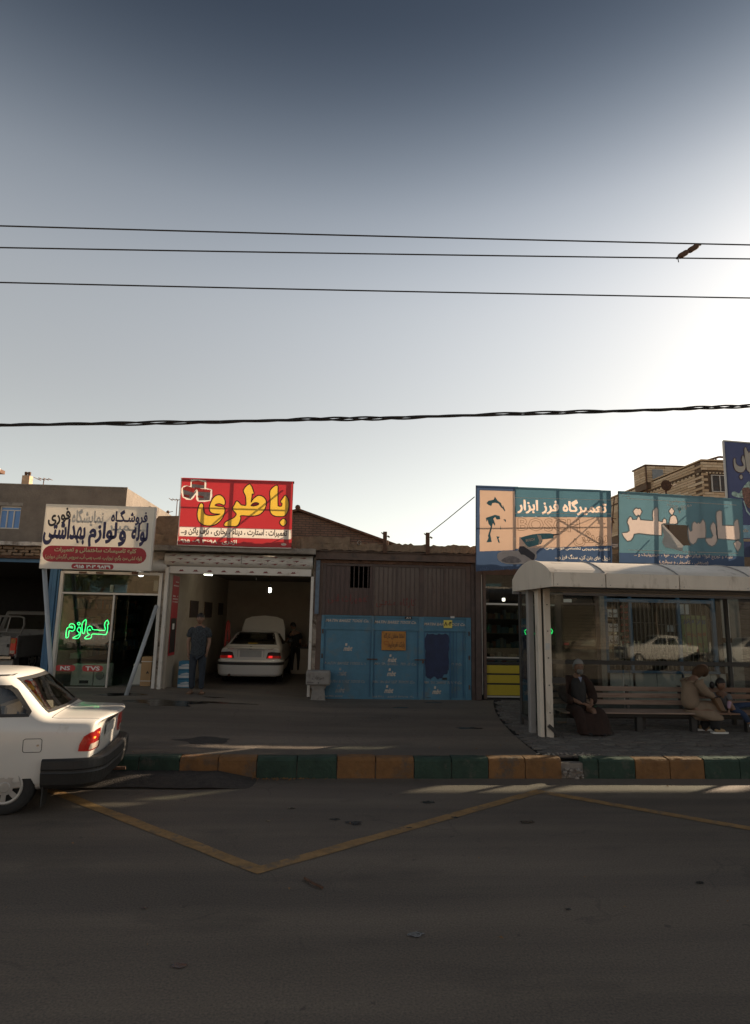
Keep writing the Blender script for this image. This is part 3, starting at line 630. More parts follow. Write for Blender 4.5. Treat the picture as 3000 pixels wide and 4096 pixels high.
tm = solo('roof_vent', B().lathe([(0,0),(.05,0),(.05,.42),(.085,.43),(.085,.5),(0,.54)], (-4.62, 15.4, 4.05), n=10).bar((-4.62,15.4,4.3),(-4.48,15.5,4.42),.02), m_rust, 'stubby rusty vent pipe on the roof between the white and red signs', 'vent')
solo('roof_vent', B().lathe([(0,0),(.04,0),(.04,.12),(.07,.13),(0,.2)], (-5.2, 19.2, 4.93), n=8).bar((-5.2,19.2,5.05),(-5.05,19.2,5.09),.015), m_rust, 'tiny vent at the far end of the stucco house parapet', 'vent')
# mud-brick gable behind the battery workshop
t = thing('gabled_barn', 'brown brick gable of a low shed rising behind the battery workshop', 'barn', (-1, 17, 0))
g = [(-6.2, 3.12), (4.2, 3.12), (4.2, 3.2), (-1.0, 4.83), (-6.2, 3.25)]
mb = masonry('barn_brick', (.23,.135,.095), (.19,.115,.085), (.10,.075,.06), .21, .065, .012, rot=(R(90),0,0))
obj('wall', B().prism(g, 17, 17.3, 'y'), mb, t)
b = B()
for s, (xa, za, xb, zb) in enumerate(((-1.0, 4.85, 4.4, 3.05), (-1.0, 4.85, -6.4, 3.15))):
    b.prism([(xa, za), (xb, zb), (xb, zb+.06), (xa, za+.06)], 16.85, 25, 'y')
obj('roof', b, m_rust, t)
obj('ridge_cap', B().tube([(-1.02, 16.83, 4.93), (-1.02, 25, 4.93)], .075, 8), m_rust, t)
solo('parapet_wall', B().prism([(-5.1, 3.0), (-4.95, 4.36), (-4.72, 4.43), (-4.68, 4.50), (-4.0, 4.53), (-3.0, 4.53), (-3.0, 3.0)], 16.4, 16.6, 'y'), m_mud, 'short brown mud wall seen between the white sign and the red sign', 'wall')

# ================================================================== facade row
def rough_strip(x0, x1, y0, y1, z0, z1, n, amp, seed):
    rnd = random.Random(seed); b = B(); vs = []; fs = []
    for i in range(n+1):
        x = x0+(x1-x0)*i/n; d = rnd.uniform(-amp, amp); e = rnd.uniform(-amp, amp)
        vs += [(x, y0+abs(d)*.8, z0+e*.5), (x, y0+abs(e)*.8-.01, z1+d), (x, y1, z1+d*.6), (x, y1, z0)]
    for i in range(n):
        for j in range(4): fs.append((i*4+j, (i+1)*4+j, (i+1)*4+(j+1)%4, i*4+(j+1)%4))
    fs += [(0,1,2,3), (n*4+3, n*4+2, n*4+1, n*4)]
    return b.add(vs, fs)
# --- left workshop with the pickup
t = thing('pickup_workshop', 'dark open workshop bay at the left edge with crumbling brick eave', 'workshop', (-7.5, 16, 0))
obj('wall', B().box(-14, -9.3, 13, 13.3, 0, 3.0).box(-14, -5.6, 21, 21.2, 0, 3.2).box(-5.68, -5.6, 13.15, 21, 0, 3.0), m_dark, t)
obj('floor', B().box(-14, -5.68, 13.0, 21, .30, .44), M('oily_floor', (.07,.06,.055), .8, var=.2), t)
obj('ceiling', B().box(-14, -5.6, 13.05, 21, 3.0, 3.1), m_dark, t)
obj('steel_beam', B().box(-14, -5.55, 12.97, 13.05, 2.93, 3.0), m_blue, t)
obj('wooden_lintel', rough_strip(-14, -5.45, 12.9, 13.2, 3.005, 3.06, 40, .012, 4), m_rust, t)
br = mesh_of('brick', B().box(-.105, .105, -.05, .05, -.026, .026), m_mud, bevel=.006)
rnd = random.Random(5)
for r in range(3):
    x = -9.6+(r % 2)*.11
    while x < -5.5:
        if rnd.random() < .9: piece('brick', br, (x, 12.98+rnd.uniform(-.03,.03), 3.09+r*.062), t, (rnd.uniform(-.05,.05), rnd.uniform(-.06,.06), rnd.uniform(-.1,.1)), (rnd.uniform(.8,1.1), 1, rnd.uniform(.8,1.1)))
        x += .225
obj('mortar_bed', rough_strip(-14, -5.45, 13.03, 15, 3.06, 3.27, 60, .015, 9), m_mud, t)
obj('ledge', rough_strip(-14, -5.4, 12.86, 15, 3.27, 3.34, 50, .012, 6), M('whitewashed_ledge', (.50,.46,.42), .9, var=.2, dirt=(.14,.1,.08), dscale=2), t)
obj('door_leaf', B().box(-5.778, -5.72, 12.95, 13.03, .44, 2.93).box(-5.712, -5.628, 12.93, 13.03, .44, 2.93).box(-5.618, -5.585, 12.95, 13.03, .44, 2.93), m_blue, t, bevel=.004)
obj('latch', B().box(-5.70, -5.66, 12.915, 12.93, 1.42, 1.47), m_black, t)
sg = thing('yellow_sign_edge', 'corner of a yellow signboard cut off at the left edge', 'sign', (-7.6, 12.6, 2.9))
obj('panel', B().box(-8.8, -7.42, 12.6, 12.64, 2.97, 3.32), M('yellow_sign_paint', (.50, .36, .07), .6, var=.1), sg)
lettering('ن', (-7.6, -7.44, 3.14, 3.28), 12.597, M('black_print', (.03,.025,.025), .6), sg, .05)

# --- pipe and sanitary shop
t = thing('pipe_shop', 'narrow glass-fronted plumbing shop with green neon word in the window', 'shop', (-4.5, 14, 0))
obj('frame', B().box(-5.576, -5.513, 12.96, 13.06, .42, 2.77).box(-3.582, -3.516, 12.96, 13.06, .42, 2.77).box(-5.513, -3.582, 12.965, 13.055, 2.72, 2.775), m_white, t, bevel=.004)
obj('transom', B().box(-5.513, -3.582, 12.975, 13.045, 2.308, 2.345), m_alu, t)
obj('frame_stile', B().box(-4.49, -4.455, 12.99, 13.03, .45, 2.308).box(-5.512, -5.49, 12.99, 13.03, .45, 2.308).box(-5.49, -4.49, 12.99, 13.03, .43, .46), m_alu, t)
obj('pane', B().box(-5.49, -4.49, 13.005, 13.011, .46, 2.308), m_glass, t)
obj('pane', B().box(-5.513, -4.5, 13.005, 13.011, 2.345, 2.72), m_glass, t); obj('pane', B().box(-4.495, -3.582, 13.005, 13.011, 2.345, 2.72), m_glass, t)
obj('door', B().box(-4.452, -4.42, 13.04, 13.8, .46, 2.30), m_glass, t)
obj('shutter_housing', B().tube([(-5.56, 13.05, 2.93), (-3.45, 13.05, 2.93)], .13, 14), m_white, t, smooth=True)
obj('shutter_bracket', B().box(-5.2, -5.06, 12.94, 12.962, 2.735, 2.765).box(-4.86, -4.72, 12.94, 12.962, 2.735, 2.765).box(-4.14, -4.02, 12.93, 12.962, 2.74, 2.79), m_rust, t)
obj('wall', B().box(-3.516, -3.465, 13.0, 20, 0, 3.2).box(-5.6, -5.577, 13.1, 19, 0, 3.2).box(-5.57, -3.52, 18.8, 19, 0, 3.2), m_plaster, t)
obj('ceiling', B().box(-5.58, -3.52, 13.05, 18.8, 2.84, 2.9), m_plaster, t)
obj('floor', B().box(-5.6, -3.47, 13.0, 19, .3, .448), M('shop_floor_tile', (.13,.12,.11), .4, var=.1), t)
obj('step', rough_strip(-5.6, -3.5, 12.72, 13.0, .30, .43, 24, .01, 12), m_conc, t)
# shelves of stock
m_shelf = M('shelf_board', (.10,.08,.065), .7)
b = B()
for z in (.95, 1.3, 1.65, 2.0, 2.3): b.box(-4.5, -3.55, 16.2, 16.6, z, z+.02).box(-5.56, -5.3, 13.6, 18, z, z+.02)
obj('shelf', b, m_shelf, t)
stock_m = [M('stock_%d' % i, c, .6, var=.2) for i, c in enumerate([(.25,.24,.22),(.10,.12,.16),(.24,.08,.05),(.30,.26,.18),(.08,.14,.18)])]
bs = [B() for _ in stock_m]; rnd = random.Random(21)
for z in (.97, 1.32, 1.67, 2.02):
    x = -4.48
    while x < -3.65:
        w = rnd.uniform(.04, .12); bs[rnd.randrange(5)].box(x, x+w*.9, 16.22, 16.4, z, z+rnd.uniform(.08, .26)); x += w
    y = 13.65
    while y < 17.8:
        w = rnd.uniform(.06, .2); bs[rnd.randrange(5)].box(-5.5, -5.32, y, y+w*.9, z, z+rnd.uniform(.08, .26)); y += w
for q, m in zip(bs, stock_m): tag(obj('boxed_stock', q, m, None), 'small boxed fittings crowding the dark shelves of the plumbing shop', 'goods', 'boxed stock in the plumbing shop', 'stuff')
def radiator(x0, x1, y, z0, z1, lab):
    r = thing('radiator', lab, 'radiator', ((x0+x1)/2, y, z0))
    n = 7
    for k in range(n):
        a = x0+(x1-x0)*k/n; obj('fin', B().box(a+.004, a+(x1-x0)/n-.004, y, y+.09, z0, z1), m_whiteg, r, bevel=.008)
    obj('header', B().box(x0, x1, y+.02, y+.06, z1-.03, z1-.015), m_whiteg, r)
m_whiteg = M('white_appliance', (.62,.60,.57), .35, var=.04)
tt = thing('water_heater', 'white box heater with dark grille standing behind the shop window', 'heater', (-5.1, 13.3, .45))
obj('body', B().box(-5.30, -4.86, 13.3, 13.5, .45, .88), m_whiteg, tt, bevel=.01); obj('grille', B().box(-5.12, -4.94, 13.29, 13.302, .50, .56), m_black, tt)
tt = thing('washing_machine', 'white appliance with round door beside the radiators in the shop window', 'appliance', (-4.7, 13.3, .45))
obj('body', B().box(-4.84, -4.60, 13.3, 13.55, .45, .88), m_whiteg, tt, bevel=.01)
obj('round_door', B().lathe([(0,0),(.075,0),(.085,.01),(.085,.02)], (-4.72, 13.275, .66), 'y', 24), M('grey_plastic',(.25,.25,.25),.4), tt)
radiator(-4.60, -4.50, 13.35, .45, .90, 'white panel radiator by the open shop door')
tt = thing('carton', 'tall tan cardboard carton strapped with white bands by the shop doorway', 'carton', (-3.78, 13.3, .45))
m_card = M('cardboard', (.36,.22,.11), .85, var=.08, scale=4)
obj('box', B().box(-3.89, -3.68, 13.25, 13.55, .45, 1.05), m_card, tt, bevel=.004)
for z in (.56, .95): obj('strap', B().box(-3.893, -3.677, 13.246, 13.553, z, z+.012), m_whiteg, tt)
lettering('DAMOON', (-3.80, -3.74, .66, .86), 13.245, M('black_print', (.03,.025,.025), .6), tt, .01, rtl=False, ang=0) if False else None
obj('print_mark', B().prism([(-3.78,.72),(-3.75,.77),(-3.72,.72),(-3.74,.71),(-3.75,.735),(-3.76,.71)], 13.243, 13.246, 'y'), M('black_print', (.03,.025,.025), .6), tt)
solo('carton', B().box(-4.15, -3.93, 13.6, 13.9, .45, .88), m_whiteg, 'pale appliance box deeper inside the shop doorway', 'carton', bevel=.006)
lp = thing('ceiling_lamp', 'glowing white dome lamp behind the top pane of the plumbing shop', 'lamp', (-4.03, 13.2, 2.72))
obj('dome', B().blob((-4.03, 13.2, 2.735), .055, (1,1,.6), 14, 8), M('lamp_white', (1,1,1), .4, emit=(1,.97,.88), estr=4), lp, smooth=True)
obj('lamp_base', B().box(-4.07, -3.99, 13.16, 13.24, 2.76, 2.84), m_whiteg, lp)
m_sred = M('sticker_red', (.42,.03,.03), .45, var=.05); m_swhite = M('print_white', (.72,.70,.66), .5, var=.02)
def pill(x0, x1, z0, z1):
    r = (z1-z0)/2; pts = []
    for k in range(9): a = R(-90+22.5*k); pts.append((x1-r+r*math.cos(a), (z0+z1)/2+r*math.sin(a)))
    for k in range(9): a = R(90+22.5*k); pts.append((x0+r+r*math.cos(a), (z0+z1)/2+r*math.sin(a)))
    return pts
for x0, x1, tx, a, c2 in ((-5.50, -5.11, 'NS', -5.40, -5.21), (-4.975, -4.565, 'TVS', -4.91, -4.63)):
    s = thing('window_sticker', 'red sticker reading %s low on the plumbing shop window' % tx, 'sticker', ((x0+x1)/2, 13, .77))
    obj('film', flat(B(), pill(x0, x1, .765, .885), 13.003), m_sred, s, fixn=False)
    lettering(tx, (a, c2, .785, .865), 13.0, m_swhite, s, .03, rtl=False)
m_neon = M('neon_green', (.1,1,.3), .4, emit=(.03, 1.0, .22), estr=1.5)
nn = thing('neon_sign', 'glowing green neon outline word in the plumbing shop window', 'neon sign', (-4.9, 13.05, 1.4))
for p in TR['NEON']: obj('neon_tube', B().tube([(x, 13.05, z) for x, z in catmull(p, 2)], .0075, 6, closed=True), m_neon, nn, smooth=True)
# paper posters in the transom
for x0, x1, z0, z1, c, l in ((-4.49,-4.23,2.36,2.52,(.06,.09,.16),'dark blue poster'),(-4.58,-4.51,2.36,2.51,(.45,.44,.40),'narrow white paper'),(-3.70,-3.61,2.40,2.62,(.38,.36,.30),'white paper notice')):
    solo('poster', flat(B(), [(x0,z0),(x1,z0),(x1,z1),(x0,z1)], 13.02).add([], []), M('poster_%02d' % int(-x0*10), c, .7), l+' stuck inside the upper pane of the plumbing shop', 'poster')
# --- white shop sign and its leaning poles
m_ban_w = M('banner_white', (.86,.80,.71), .6, var=.05, scale=2, trans=.35)
m_navy = M('print_navy', (.035,.03,.10), .5, var=.05, trans=.2); m_blk = M('print_black', (.03,.022,.025), .5, var=.05, trans=.2)
m_cream = M('print_cream', (.68,.60,.34), .5, var=.02, trans=.3)
m_bred = M('print_red', (.43,.035,.045), .5, var=.05, trans=.3)
m_ghost = M('print_faded', (.74,.70,.64), .6, var=.04, trans=.35)
sg = thing('shop_sign', 'white plumbing sign with big navy Persian lettering and a red panel', 'sign', (-4.6, 12.25, 2.76))
sx0, sx1, sz0, sz1 = -5.675, -3.56, 2.765, 4.035
obj('panel', B().box(sx0, sx1, 12.23, 12.245, sz0, sz1), m_ban_w, sg)
obj('edge_frame', B().box(sx0, sx1, 12.246, 12.30, sz1-.02, sz1+.004).box(sx1-.012, sx1+.014, 12.225, 12.30, sz0, sz1).box(sx0, sx1, 12.246, 12.30, sz0, sz0+.025).box(sx0-.006, sx0+.02, 12.246, 12.3, sz0, sz1), m_alu, sg)
def SX(px): return -5.68+(px-12)*(2.12/1493)     # along the sign
def SZ(py): return 4.035-(py-125)*(1.27/890)
lettering('فروشـگـاه', (-4.40, -3.70, 3.66, 3.96), 12.227, m_navy, sg, .035)
lettering('فوری', (-5.62, -5.18, 3.63, 3.93), 12.227, m_blk, sg, .035, ang=14)
lettering('نمایشگاه', (-5.15, -4.55, 3.62, 3.96), 12.228, m_ghost, sg, .03)
lettering('تـعـمیـر', (-4.45, -3.68, 3.48, 3.72), 12.2285, m_ghost, sg, .03)
lettering('لوله', (-3.98, -3.67, 3.25, 3.70), 12.226, m_navy, sg, .045)
lettering('و', (-4.22, -4.09, 3.24, 3.54), 12.226, m_navy, sg, .045)
lettering('لوازم', (-4.80, -4.27, 3.22, 3.70), 12.226, m_navy, sg, .045)
lettering('بهداشتی', (-5.66, -4.87, 3.24, 3.74), 12.226, m_navy, sg, .045)
obj('red_panel', flat(B(), pill(-5.68+.04, -3.66, 2.90, 3.215), 12.2275), m_bred, sg, fixn=False)
lettering('کلیه تاسیسات ساختمانی و تعمیرات', (-5.42, -3.86, 3.08, 3.19), 12.2245, m_cream, sg, .03)
lettering('(لوله کشی سرد وگرم، نیوپایپ، نصب پمپ آب، سرویس آبگرمکن دیواری)', (-5.58, -3.74, 2.93, 3.055), 12.2245, m_cream, sg, .02)
obj('red_panel', flat(B(), pill(-5.07, -4.27, 2.775, 2.875), 12.2275), m_bred, sg, fixn=False)
lettering('۰۹۱۵ ۳۰۳ ۹۸۲۹'.replace(' ', ' '), (-5.02, -4.33, 2.79, 2.86), 12.2245, m_swhite, sg, .05, rtl=False)
solo('sign_pole', B().tube([(-5.62, 12.33, 2.76), (-5.30, 12.33, .9), (-5.26, 12.32, sz(-5.2, 12.3))], .042, 12), m_galv, 'grey steel pole holding the left end of the white plumbing sign', 'pole', smooth=True)
solo('sign_pole', B().tube([(-3.57, 12.88, 2.10), (-3.80, 12.15, .405)], .04, 12), m_galv, 'pale blue-grey pipe leaning beside the plumbing shop doorway', 'pole', smooth=True)

# --- battery workshop (garage)
GX0, GX1 = -3.39, -.44
m_gwall = M('garage_plaster', (.36,.31,.25), .9, var=.12, scale=1.5, bump=.15, dirt=(.25,.2,.16), dscale=1.4, dthr=.6)
t = thing('battery_workshop', 'open battery repair workshop with rolled-up printed shutter and a car inside', 'workshop', (-1.9, 15, 0))
obj('frame', B().box(-3.459, -3.39, 12.93, 13.02, .42, 2.90), m_white, t, bevel=.004)
obj('frame', B().box(-.442, -.384, 12.93, 13.02, .32, 2.77), m_white, t, bevel=.004)
obj('wall', B().box(-3.46, -3.33, 13.03, 20.2, .2, 3.2).box(-.40, -.30, 13.03, 20.2, .2, 3.2).box(-3.33, -.40, 20, 20.2, .2, 3.2), m_gwall, t)
obj('ceiling', B().box(-3.4, -.35, 13.05, 20.1, 3.02, 3.1), M('grey_ceiling',(.2,.18,.16),.9), t)
obj('floor', B().add([(-3.46,13.0,sz(-3.4,13.0)),(-.3,13.0,sz(-.4,13.0)),(-.3,14.4,.275),(-3.46,14.4,.30),(-.3,20.2,.27),(-3.46,20.2,.28)], [(0,1,2,3),(3,2,4,5)]), M('garage_floor',(.085,.072,.062),.7,var=.25,scale=2,bump=.2), t)
m_pillar = M('flaking_pillar', (.32,.27,.22), .9, var=.3, scale=9, bump=.8, dirt=(.07,.045,.03), dscale=4, dthr=.5)
obj('pier', rough_strip(-.384, -.29, 12.98, 13.3, .28, 3.2, 6, .01, 31), m_pillar, t)
obj('pier', B().box(-3.515, -3.462, 12.985, 13.05, .42, 2.78), m_pillar, t)
hb = obj('shutter_housing', B().tube([(-3.48, 13.0, 3.068), (-.42, 13.0, 3.068)], .142, 20), M('shutter_white',(.56,.52,.47),.5,var=.05,dirt=(.35,.28,.22),dscale=2), t, smooth=True)
obj('bottom_slat', B().box(-3.39, -.443, 12.955, 12.985, 2.775, 2.925), MATS['shutter_white'], t, bevel=.005)
obj('seam', B().box(-1.905, -1.898, 12.852, 12.86, 2.99, 3.17), m_black, t)
m_mark = M('print_maroon', (.16,.03,.03), .6); m_mark2 = M('print_grey', (.28,.25,.24), .6)
b = B(); b2 = B(); rnd = random.Random(8)
for r, zz in enumerate((3.145, 3.075, 3.005)):
    yy = 13.0-math.sqrt(max(0, .144**2-(zz-3.068)**2))-.002
    for k in range(10):
        x = -3.40+k*.30+(r % 2)*.15
        if x > -.6: continue
        b.add([(x,yy,zz),(x+.10,yy,zz+.012),(x+.16,yy,zz+.012),(x+.11,yy,zz-.012),(x+.09,yy,zz-.028),(x+.08,yy,zz-.008)], [(0,1,2,3,4,5)])
        for q in range(3): b2.add([(x+.17+q*.02,yy,zz-.004),(x+.185+q*.02,yy,zz-.004),(x+.185+q*.02,yy,zz-.016),(x+.17+q*.02,yy,zz-.016)], [(0,1,2,3)])
for k in range(10):
    x = -3.2+k*.29
    if x < -.6: b.add([(x,12.953,2.82),(x+.05,12.953,2.865),(x+.06,12.953,2.845),(x+.08,12.953,2.865),(x+.11,12.953,2.825),(x+.16,12.953,2.82)], [(0,1,2,3,4,5)])
obj('printed_logo', b, m_mark, t, fixn=False); obj('printed_caption', b2, m_mark2, t, fixn=False)
obj('slab', rough_strip(-3.80, -.36, 12.66, 13.5, 3.225, 3.33, 40, .007, 14), m_conc, t)
b = B()
for x0 in (-3.80, -3.6): b.box(x0, x0+.15, 12.9, 13.1, 2.76, 3.2)
obj('jamb_block', B().box(-3.80, -3.50, 13.0, 13.15, 2.78, 3.22), m_pillar, t)
obj('roof', rough_strip(-3.9, -.2, 12.95, 20.2, 3.33, 3.42, 30, .015, 15), m_mud, t)
# left jamb banner, posters, lamp
b = B(); b.add([(-3.322, 13.1, 1.10), (-3.322, 13.62, 1.10), (-3.322, 13.62, 2.74), (-3.322, 13.1, 2.74)], [(0,1,2,3)])
jb = thing('wall_banner', 'red and black price banner on the inside left wall of the battery workshop', 'banner', (-3.32, 13.3, 1.1))
obj('upper_cloth', B().box(-3.328, -3.322, 13.1, 13.62, 1.85, 2.74), M('banner_red', (.40,.02,.03), .55, var=.1), jb)
obj('lower_cloth', B().box(-3.328, -3.320, 13.14, 13.58, 1.14, 1.85), M('banner_black', (.02,.016,.016), .5), jb)
obj('border', B().box(-3.3275, -3.3225, 13.1, 13.62, 1.08, 1.85), MATS['banner_red'], jb)
b = B(); rnd = random.Random(2)
for z in (2.6, 2.52, 2.3, 2.24, 2.18):
    for k in range(6):
        y = 13.15+k*.07
        if rnd.random() < .85: b.add([(-3.319,y,z),(-3.319,y+.05,z),(-3.319,y+.05,z+.03),(-3.319,y,z+.02)], [(0,1,2,3)])
obj('script_line', b, m_swhite, jb, fixn=False)
obj('picture', B().add([(-3.317,13.25,1.62),(-3.317,13.42,1.62),(-3.317,13.42,1.74),(-3.317,13.25,1.74)], [(0,1,2,3)]), m_swhite, jb, fixn=False)
for y0, y1, z0, z1, w in ((14.80, 15.68, 1.86, 2.26, 'nearest of three'), (16.46, 17.45, 1.85, 2.26, 'middle of three'), (18.45, 19.2, 1.92, 2.27, 'farthest of three')):
    p = thing('wall_poster', 'dark framed wall chart, %s on the left garage wall' % w, 'poster', (-3.32, y0, z0))
    obj('sheet', B().box(-3.328, -3.318, y0, y1, z0, z1), M('dark_poster', (.05,.038,.035), .6, var=.3, scale=8), p)
    obj('border', B().box(-3.329, -3.314, y0-.012, y0, z0, z1).box(-3.329, -3.314, y1, y1+.012, z0, z1), m_rust, p)
bl = thing('light_bulb', 'lit energy-saving bulb hanging in the garage doorway', 'lamp', (-1.5, 15, 2.5))
obj('cord', B().tube([(-1.5,15,3.02),(-1.5,15,2.68)], .006, 6), m_black, bl)
obj('socket', B().lathe([(0,.10),(.022,.10),(.026,0),(0,0)], (-1.5, 15, 2.60), n=10), m_black, bl)
b = B()
for dx, dy in ((-.016,0),(.016,0),(0,.016),(0,-.016)): b.tube([(-1.5+dx,15+dy,2.60),(-1.5+dx,15+dy,2.49)], .013, 8)
obj('bulb', b, M('bulb_glow', (1,1,1), .4, emit=(1,.96,.84), estr=9), bl)
pl = bpy.data.lights.new('bulb_light', 'POINT'); pl.energy = 3.5; pl.color = (1,.86,.62); pl.shadow_soft_size = .05
po = bpy.data.objects.new('bulb_light', pl); COL.objects.link(po); po.location = (-1.5, 15, 2.42)
solo('socket_drop', B().tube([(-1.87,15.2,3.02),(-1.87,15.2,2.84)], .006, 6).lathe([(0,.06),(.02,.06),(.024,0),(0,0)], (-1.87,15.2,2.79), n=8), m_black, 'empty dark lamp socket hanging left of the lit bulb', 'lamp socket')
tl = thing('tube_light', 'lit fluorescent tube fixed under the garage ceiling near the shutter', 'lamp', (-2.95, 14.6, 2.93))
obj('tube', B().tube([(-3.05,14.8,2.88),(-2.86,14.8,2.87)], .018, 8), M('tube_glow', (1,1,1), .4, emit=(.95,1,.8), estr=2.5), tl)
obj('fitting', B().box(-3.08, -2.83, 14.78, 14.84, 2.90, 2.93), m_whiteg, tl)
# stack of battery cartons
m_bc = M('blue_carton', (.05,.22,.36), .6, var=.12); m_bcw = M('carton_print', (.6,.62,.62), .6)
for k in range(3):
    z = .40+k*.185
    c = thing('battery_carton', '%s blue and white battery carton stacked behind the standing man' % ('bottom', 'middle', 'top')[k], 'carton', (-3.08, 13.6, z), 'battery cartons stacked inside the garage')
    obj('box', B().box(-3.20, -2.90, 13.55, 13.85, z, z+.178), m_bc, c, bevel=.005)
    obj('label_band', B().box(-3.19, -2.95, 13.546, 13.549, z+.02, z+.075), m_bcw, c)
    obj('printed_shape', B().prism([(-3.16,z+.10),(-3.02,z+.13),(-2.95,z+.11),(-2.98,z+.09),(-3.12,z+.085)], 13.545, 13.549, 'y'), m_bcw, c)
jk = thing('trolley_jack', 'red upright engine hoist standing against the back left garage wall', 'hoist', (-2.72, 17, .28))
m_red = M('red_enamel', (.35,.03,.02), .5, var=.2)
obj('post', B().bar((-2.86,17,.28), (-2.80,17,1.7), .05).bar((-2.66,17,.28), (-2.75,17,1.72), .05).bar((-2.83,17,1.25), (-2.70,17,1.25), .04), m_red, jk)
obj('cap', B().tube([(-2.81,17,1.7),(-2.775,17,1.78),(-2.74,17,1.7)], .028, 8), m_red, jk)
obj('base', B().bar((-2.95,16.7,.31),(-2.95,17.3,.31),.06).bar((-2.55,16.7,.31),(-2.55,17.3,.31),.06).bar((-2.95,17,.33),(-2.55,17,.33),.06), m_black, jk)
wb = thing('workbench', 'pale counter with tools at the right back corner of the garage', 'counter', (-.75, 18.5, .28))
obj('cabinet', B().box(-1.12, -.42, 18.3, 19.0, .27, 1.0), m_gwall, wb, bevel=.006); obj('top', B().box(-1.16, -.41, 18.26, 19.05, 1.0, 1.04), m_black, wb)
b = B()
for k in range(7): x = -1.1+k*.09; b.box(x, x+.06, 18.4, 18.5, 1.04, 1.04+.05+.03*(k % 3))
obj('tools', b, m_rust, wb)
solo('wall_notice', B().box(-.41, -.402, 13.3, 13.6, 1.2, 1.55), m_whiteg, 'small white paper on the right garage jamb', 'notice')

# --- red battery sign
m_ban_r = M('banner_sign_red', (.55,.035,.04), .5, var=.05, scale=2, trans=.32)
m_yel2 = M('print_yellow', (.80,.50,.06), .5, var=.02, trans=.40); m_bord = M('print_dark_border', (.06,.018,.02), .5, trans=.25)
m_pw = M('print_warm_white', (.80,.72,.62), .5, var=.02, trans=.45)
sg = thing('shop_sign', 'red battery repair banner with a huge yellow Persian word and battery pictures', 'sign', (-2, 12.6, 3.33))
q = [(-3.165,3.335),(-.86,3.335),(-.888,4.735),(-3.19,4.74)]
TX = [text_mesh('۰۹۱۵ ۰۰۹ ۳۶۹۸', (-3.15, -2.38, 3.385, 3.465), 12.5955, .05, rtl=False), text_mesh('اژدری', (-2.28, -1.98, 3.36, 3.47), 12.5955, .03)]
ct = [flat(B(), outset(catmull(p, 3), .004), 12.6) for p in TR['BATTERY_WORD']]+TX+[flat(B(), outset(catmull(TR['BATT_HALO'][0], 2), .002), 12.6), B().add([(-3.145,12.6,3.515),(-.878,12.6,3.515),(-.881,12.6,3.705),(-3.148,12.6,3.705)], [(0,1,2,3)])]
obj('banner', punched(q, 12.6, ct), m_ban_r, sg, fixn=False)
obj('white_band', flat(B(), [(-3.155,3.505),(-.868,3.505),(-.871,3.715),(-3.158,3.715)], 12.597), m_pw, sg, fixn=False)
b = B(); b2 = B()
for p in TR['BATTERY_WORD']:
    c = catmull(p, 3); c1 = outset(c, .020); n_ = len(c)
    b.add([(x, 12.5955, z) for x, z in c1]+[(x, 12.5955, z) for x, z in outset(c, -.003)], [(i, (i+1) % n_, n_+(i+1) % n_, n_+i) for i in range(n_)]); flat(b2, c, 12.598)
obj('letter_border', b, m_bord, sg, fixn=False); [obj('lettering', flat(B(), catmull(p, 3), 12.598), m_yel2, sg, fixn=False) for p in TR['BATTERY_WORD']]
b = B(); e = catmull(TR['BATTERY_EYE'][0], 3); flat(b, outset(e, .004), 12.592); obj('letter_border', b, m_bord, sg, fixn=False)
b = B(); flat(b, outset(e, -.014), 12.590); obj('lettering', b, MATS['banner_sign_red'], sg, fixn=False)
lettering('تعمیرات : استارت ، دینام ، بخاری ، برف پاکن و...', (-3.12, -.96, 3.51, 3.70), 12.5945, m_bord, sg, .028)
for q_ in TX: obj('lettering', glow_letters(q_, 12.598), m_pw, sg, fixn=False)
obj('maker_oval', flat(B(), [(-1.02+.055*math.cos(a*.4), 3.40+.028*math.sin(a*.4)) for a in range(16)], 12.5955), m_pw, sg, fixn=False)
obj('battery_halo', flat(B(), outset(catmull(TR['BATT_HALO'][0], 2), .008), 12.5968), m_pw, sg, fixn=False)
b = B(); [flat(b, p, 12.5945) for p in TR['BATT_BODY']]; obj('battery_body', b, M('print_grey2', (.20,.17,.17), .5, var=.4, scale=14, trans=.2), sg, fixn=False)
b = B(); [flat(b, p, 12.594) for p in TR['BATT_TOP']]; obj('battery_top', b, M('print_red2', (.50,.04,.03), .5, var=.5, scale=18, trans=.3), sg, fixn=False)
b = B()
for x0, z0 in ((-3.13,4.37),(-2.84,4.36),(-2.92,4.53)): flat(b, [(x0+.01,z0-.03),(x0+.13,z0-.045),(x0+.13,z0),(x0+.01,z0+.015)], 12.592)
obj('battery_label', b, MATS['print_red2'], sg, fixn=False)
b = B().box(-3.20, -.86, 12.625, 12.66, 4.70, 4.745).box(-3.17, -.85, 12.625, 12.66, 3.33, 3.37)
b.box(-.92, -.875, 12.625, 12.66, 3.37, 4.70).box(-3.20, -3.165, 12.625, 12.66, 3.37, 4.70)
b.box(-3.165, -.92, 12.63, 12.65, 4.13, 4.15).box(-2.10, -2.055, 12.63, 12.65, 3.37, 4.70).box(-2.64, -2.60, 12.64, 12.66, 3.37, 4.13)
b.bar((-2.85,12.64,3.37),(-2.07,12.64,4.15),.018).bar((-1.35,12.66,3.37),(-.9,12.66,3.6),.02)
obj('frame', b, m_rust, sg)
b = B().bar((-3.1,12.68,4.6),(-3.1,14.2,3.4),.025).bar((-.95,12.68,4.6),(-.95,14.2,3.4),.025)
obj('brace', b, m_rust, sg)
obj('hem', B().tube([(-3.19,12.598,4.745),(-3.17,12.598,4.0),(-3.175,12.598,3.33),(-2.6,12.6,3.325),(-1.6,12.59,3.315),(-.86,12.598,3.325)], .011, 6), m_ban_w, sg)
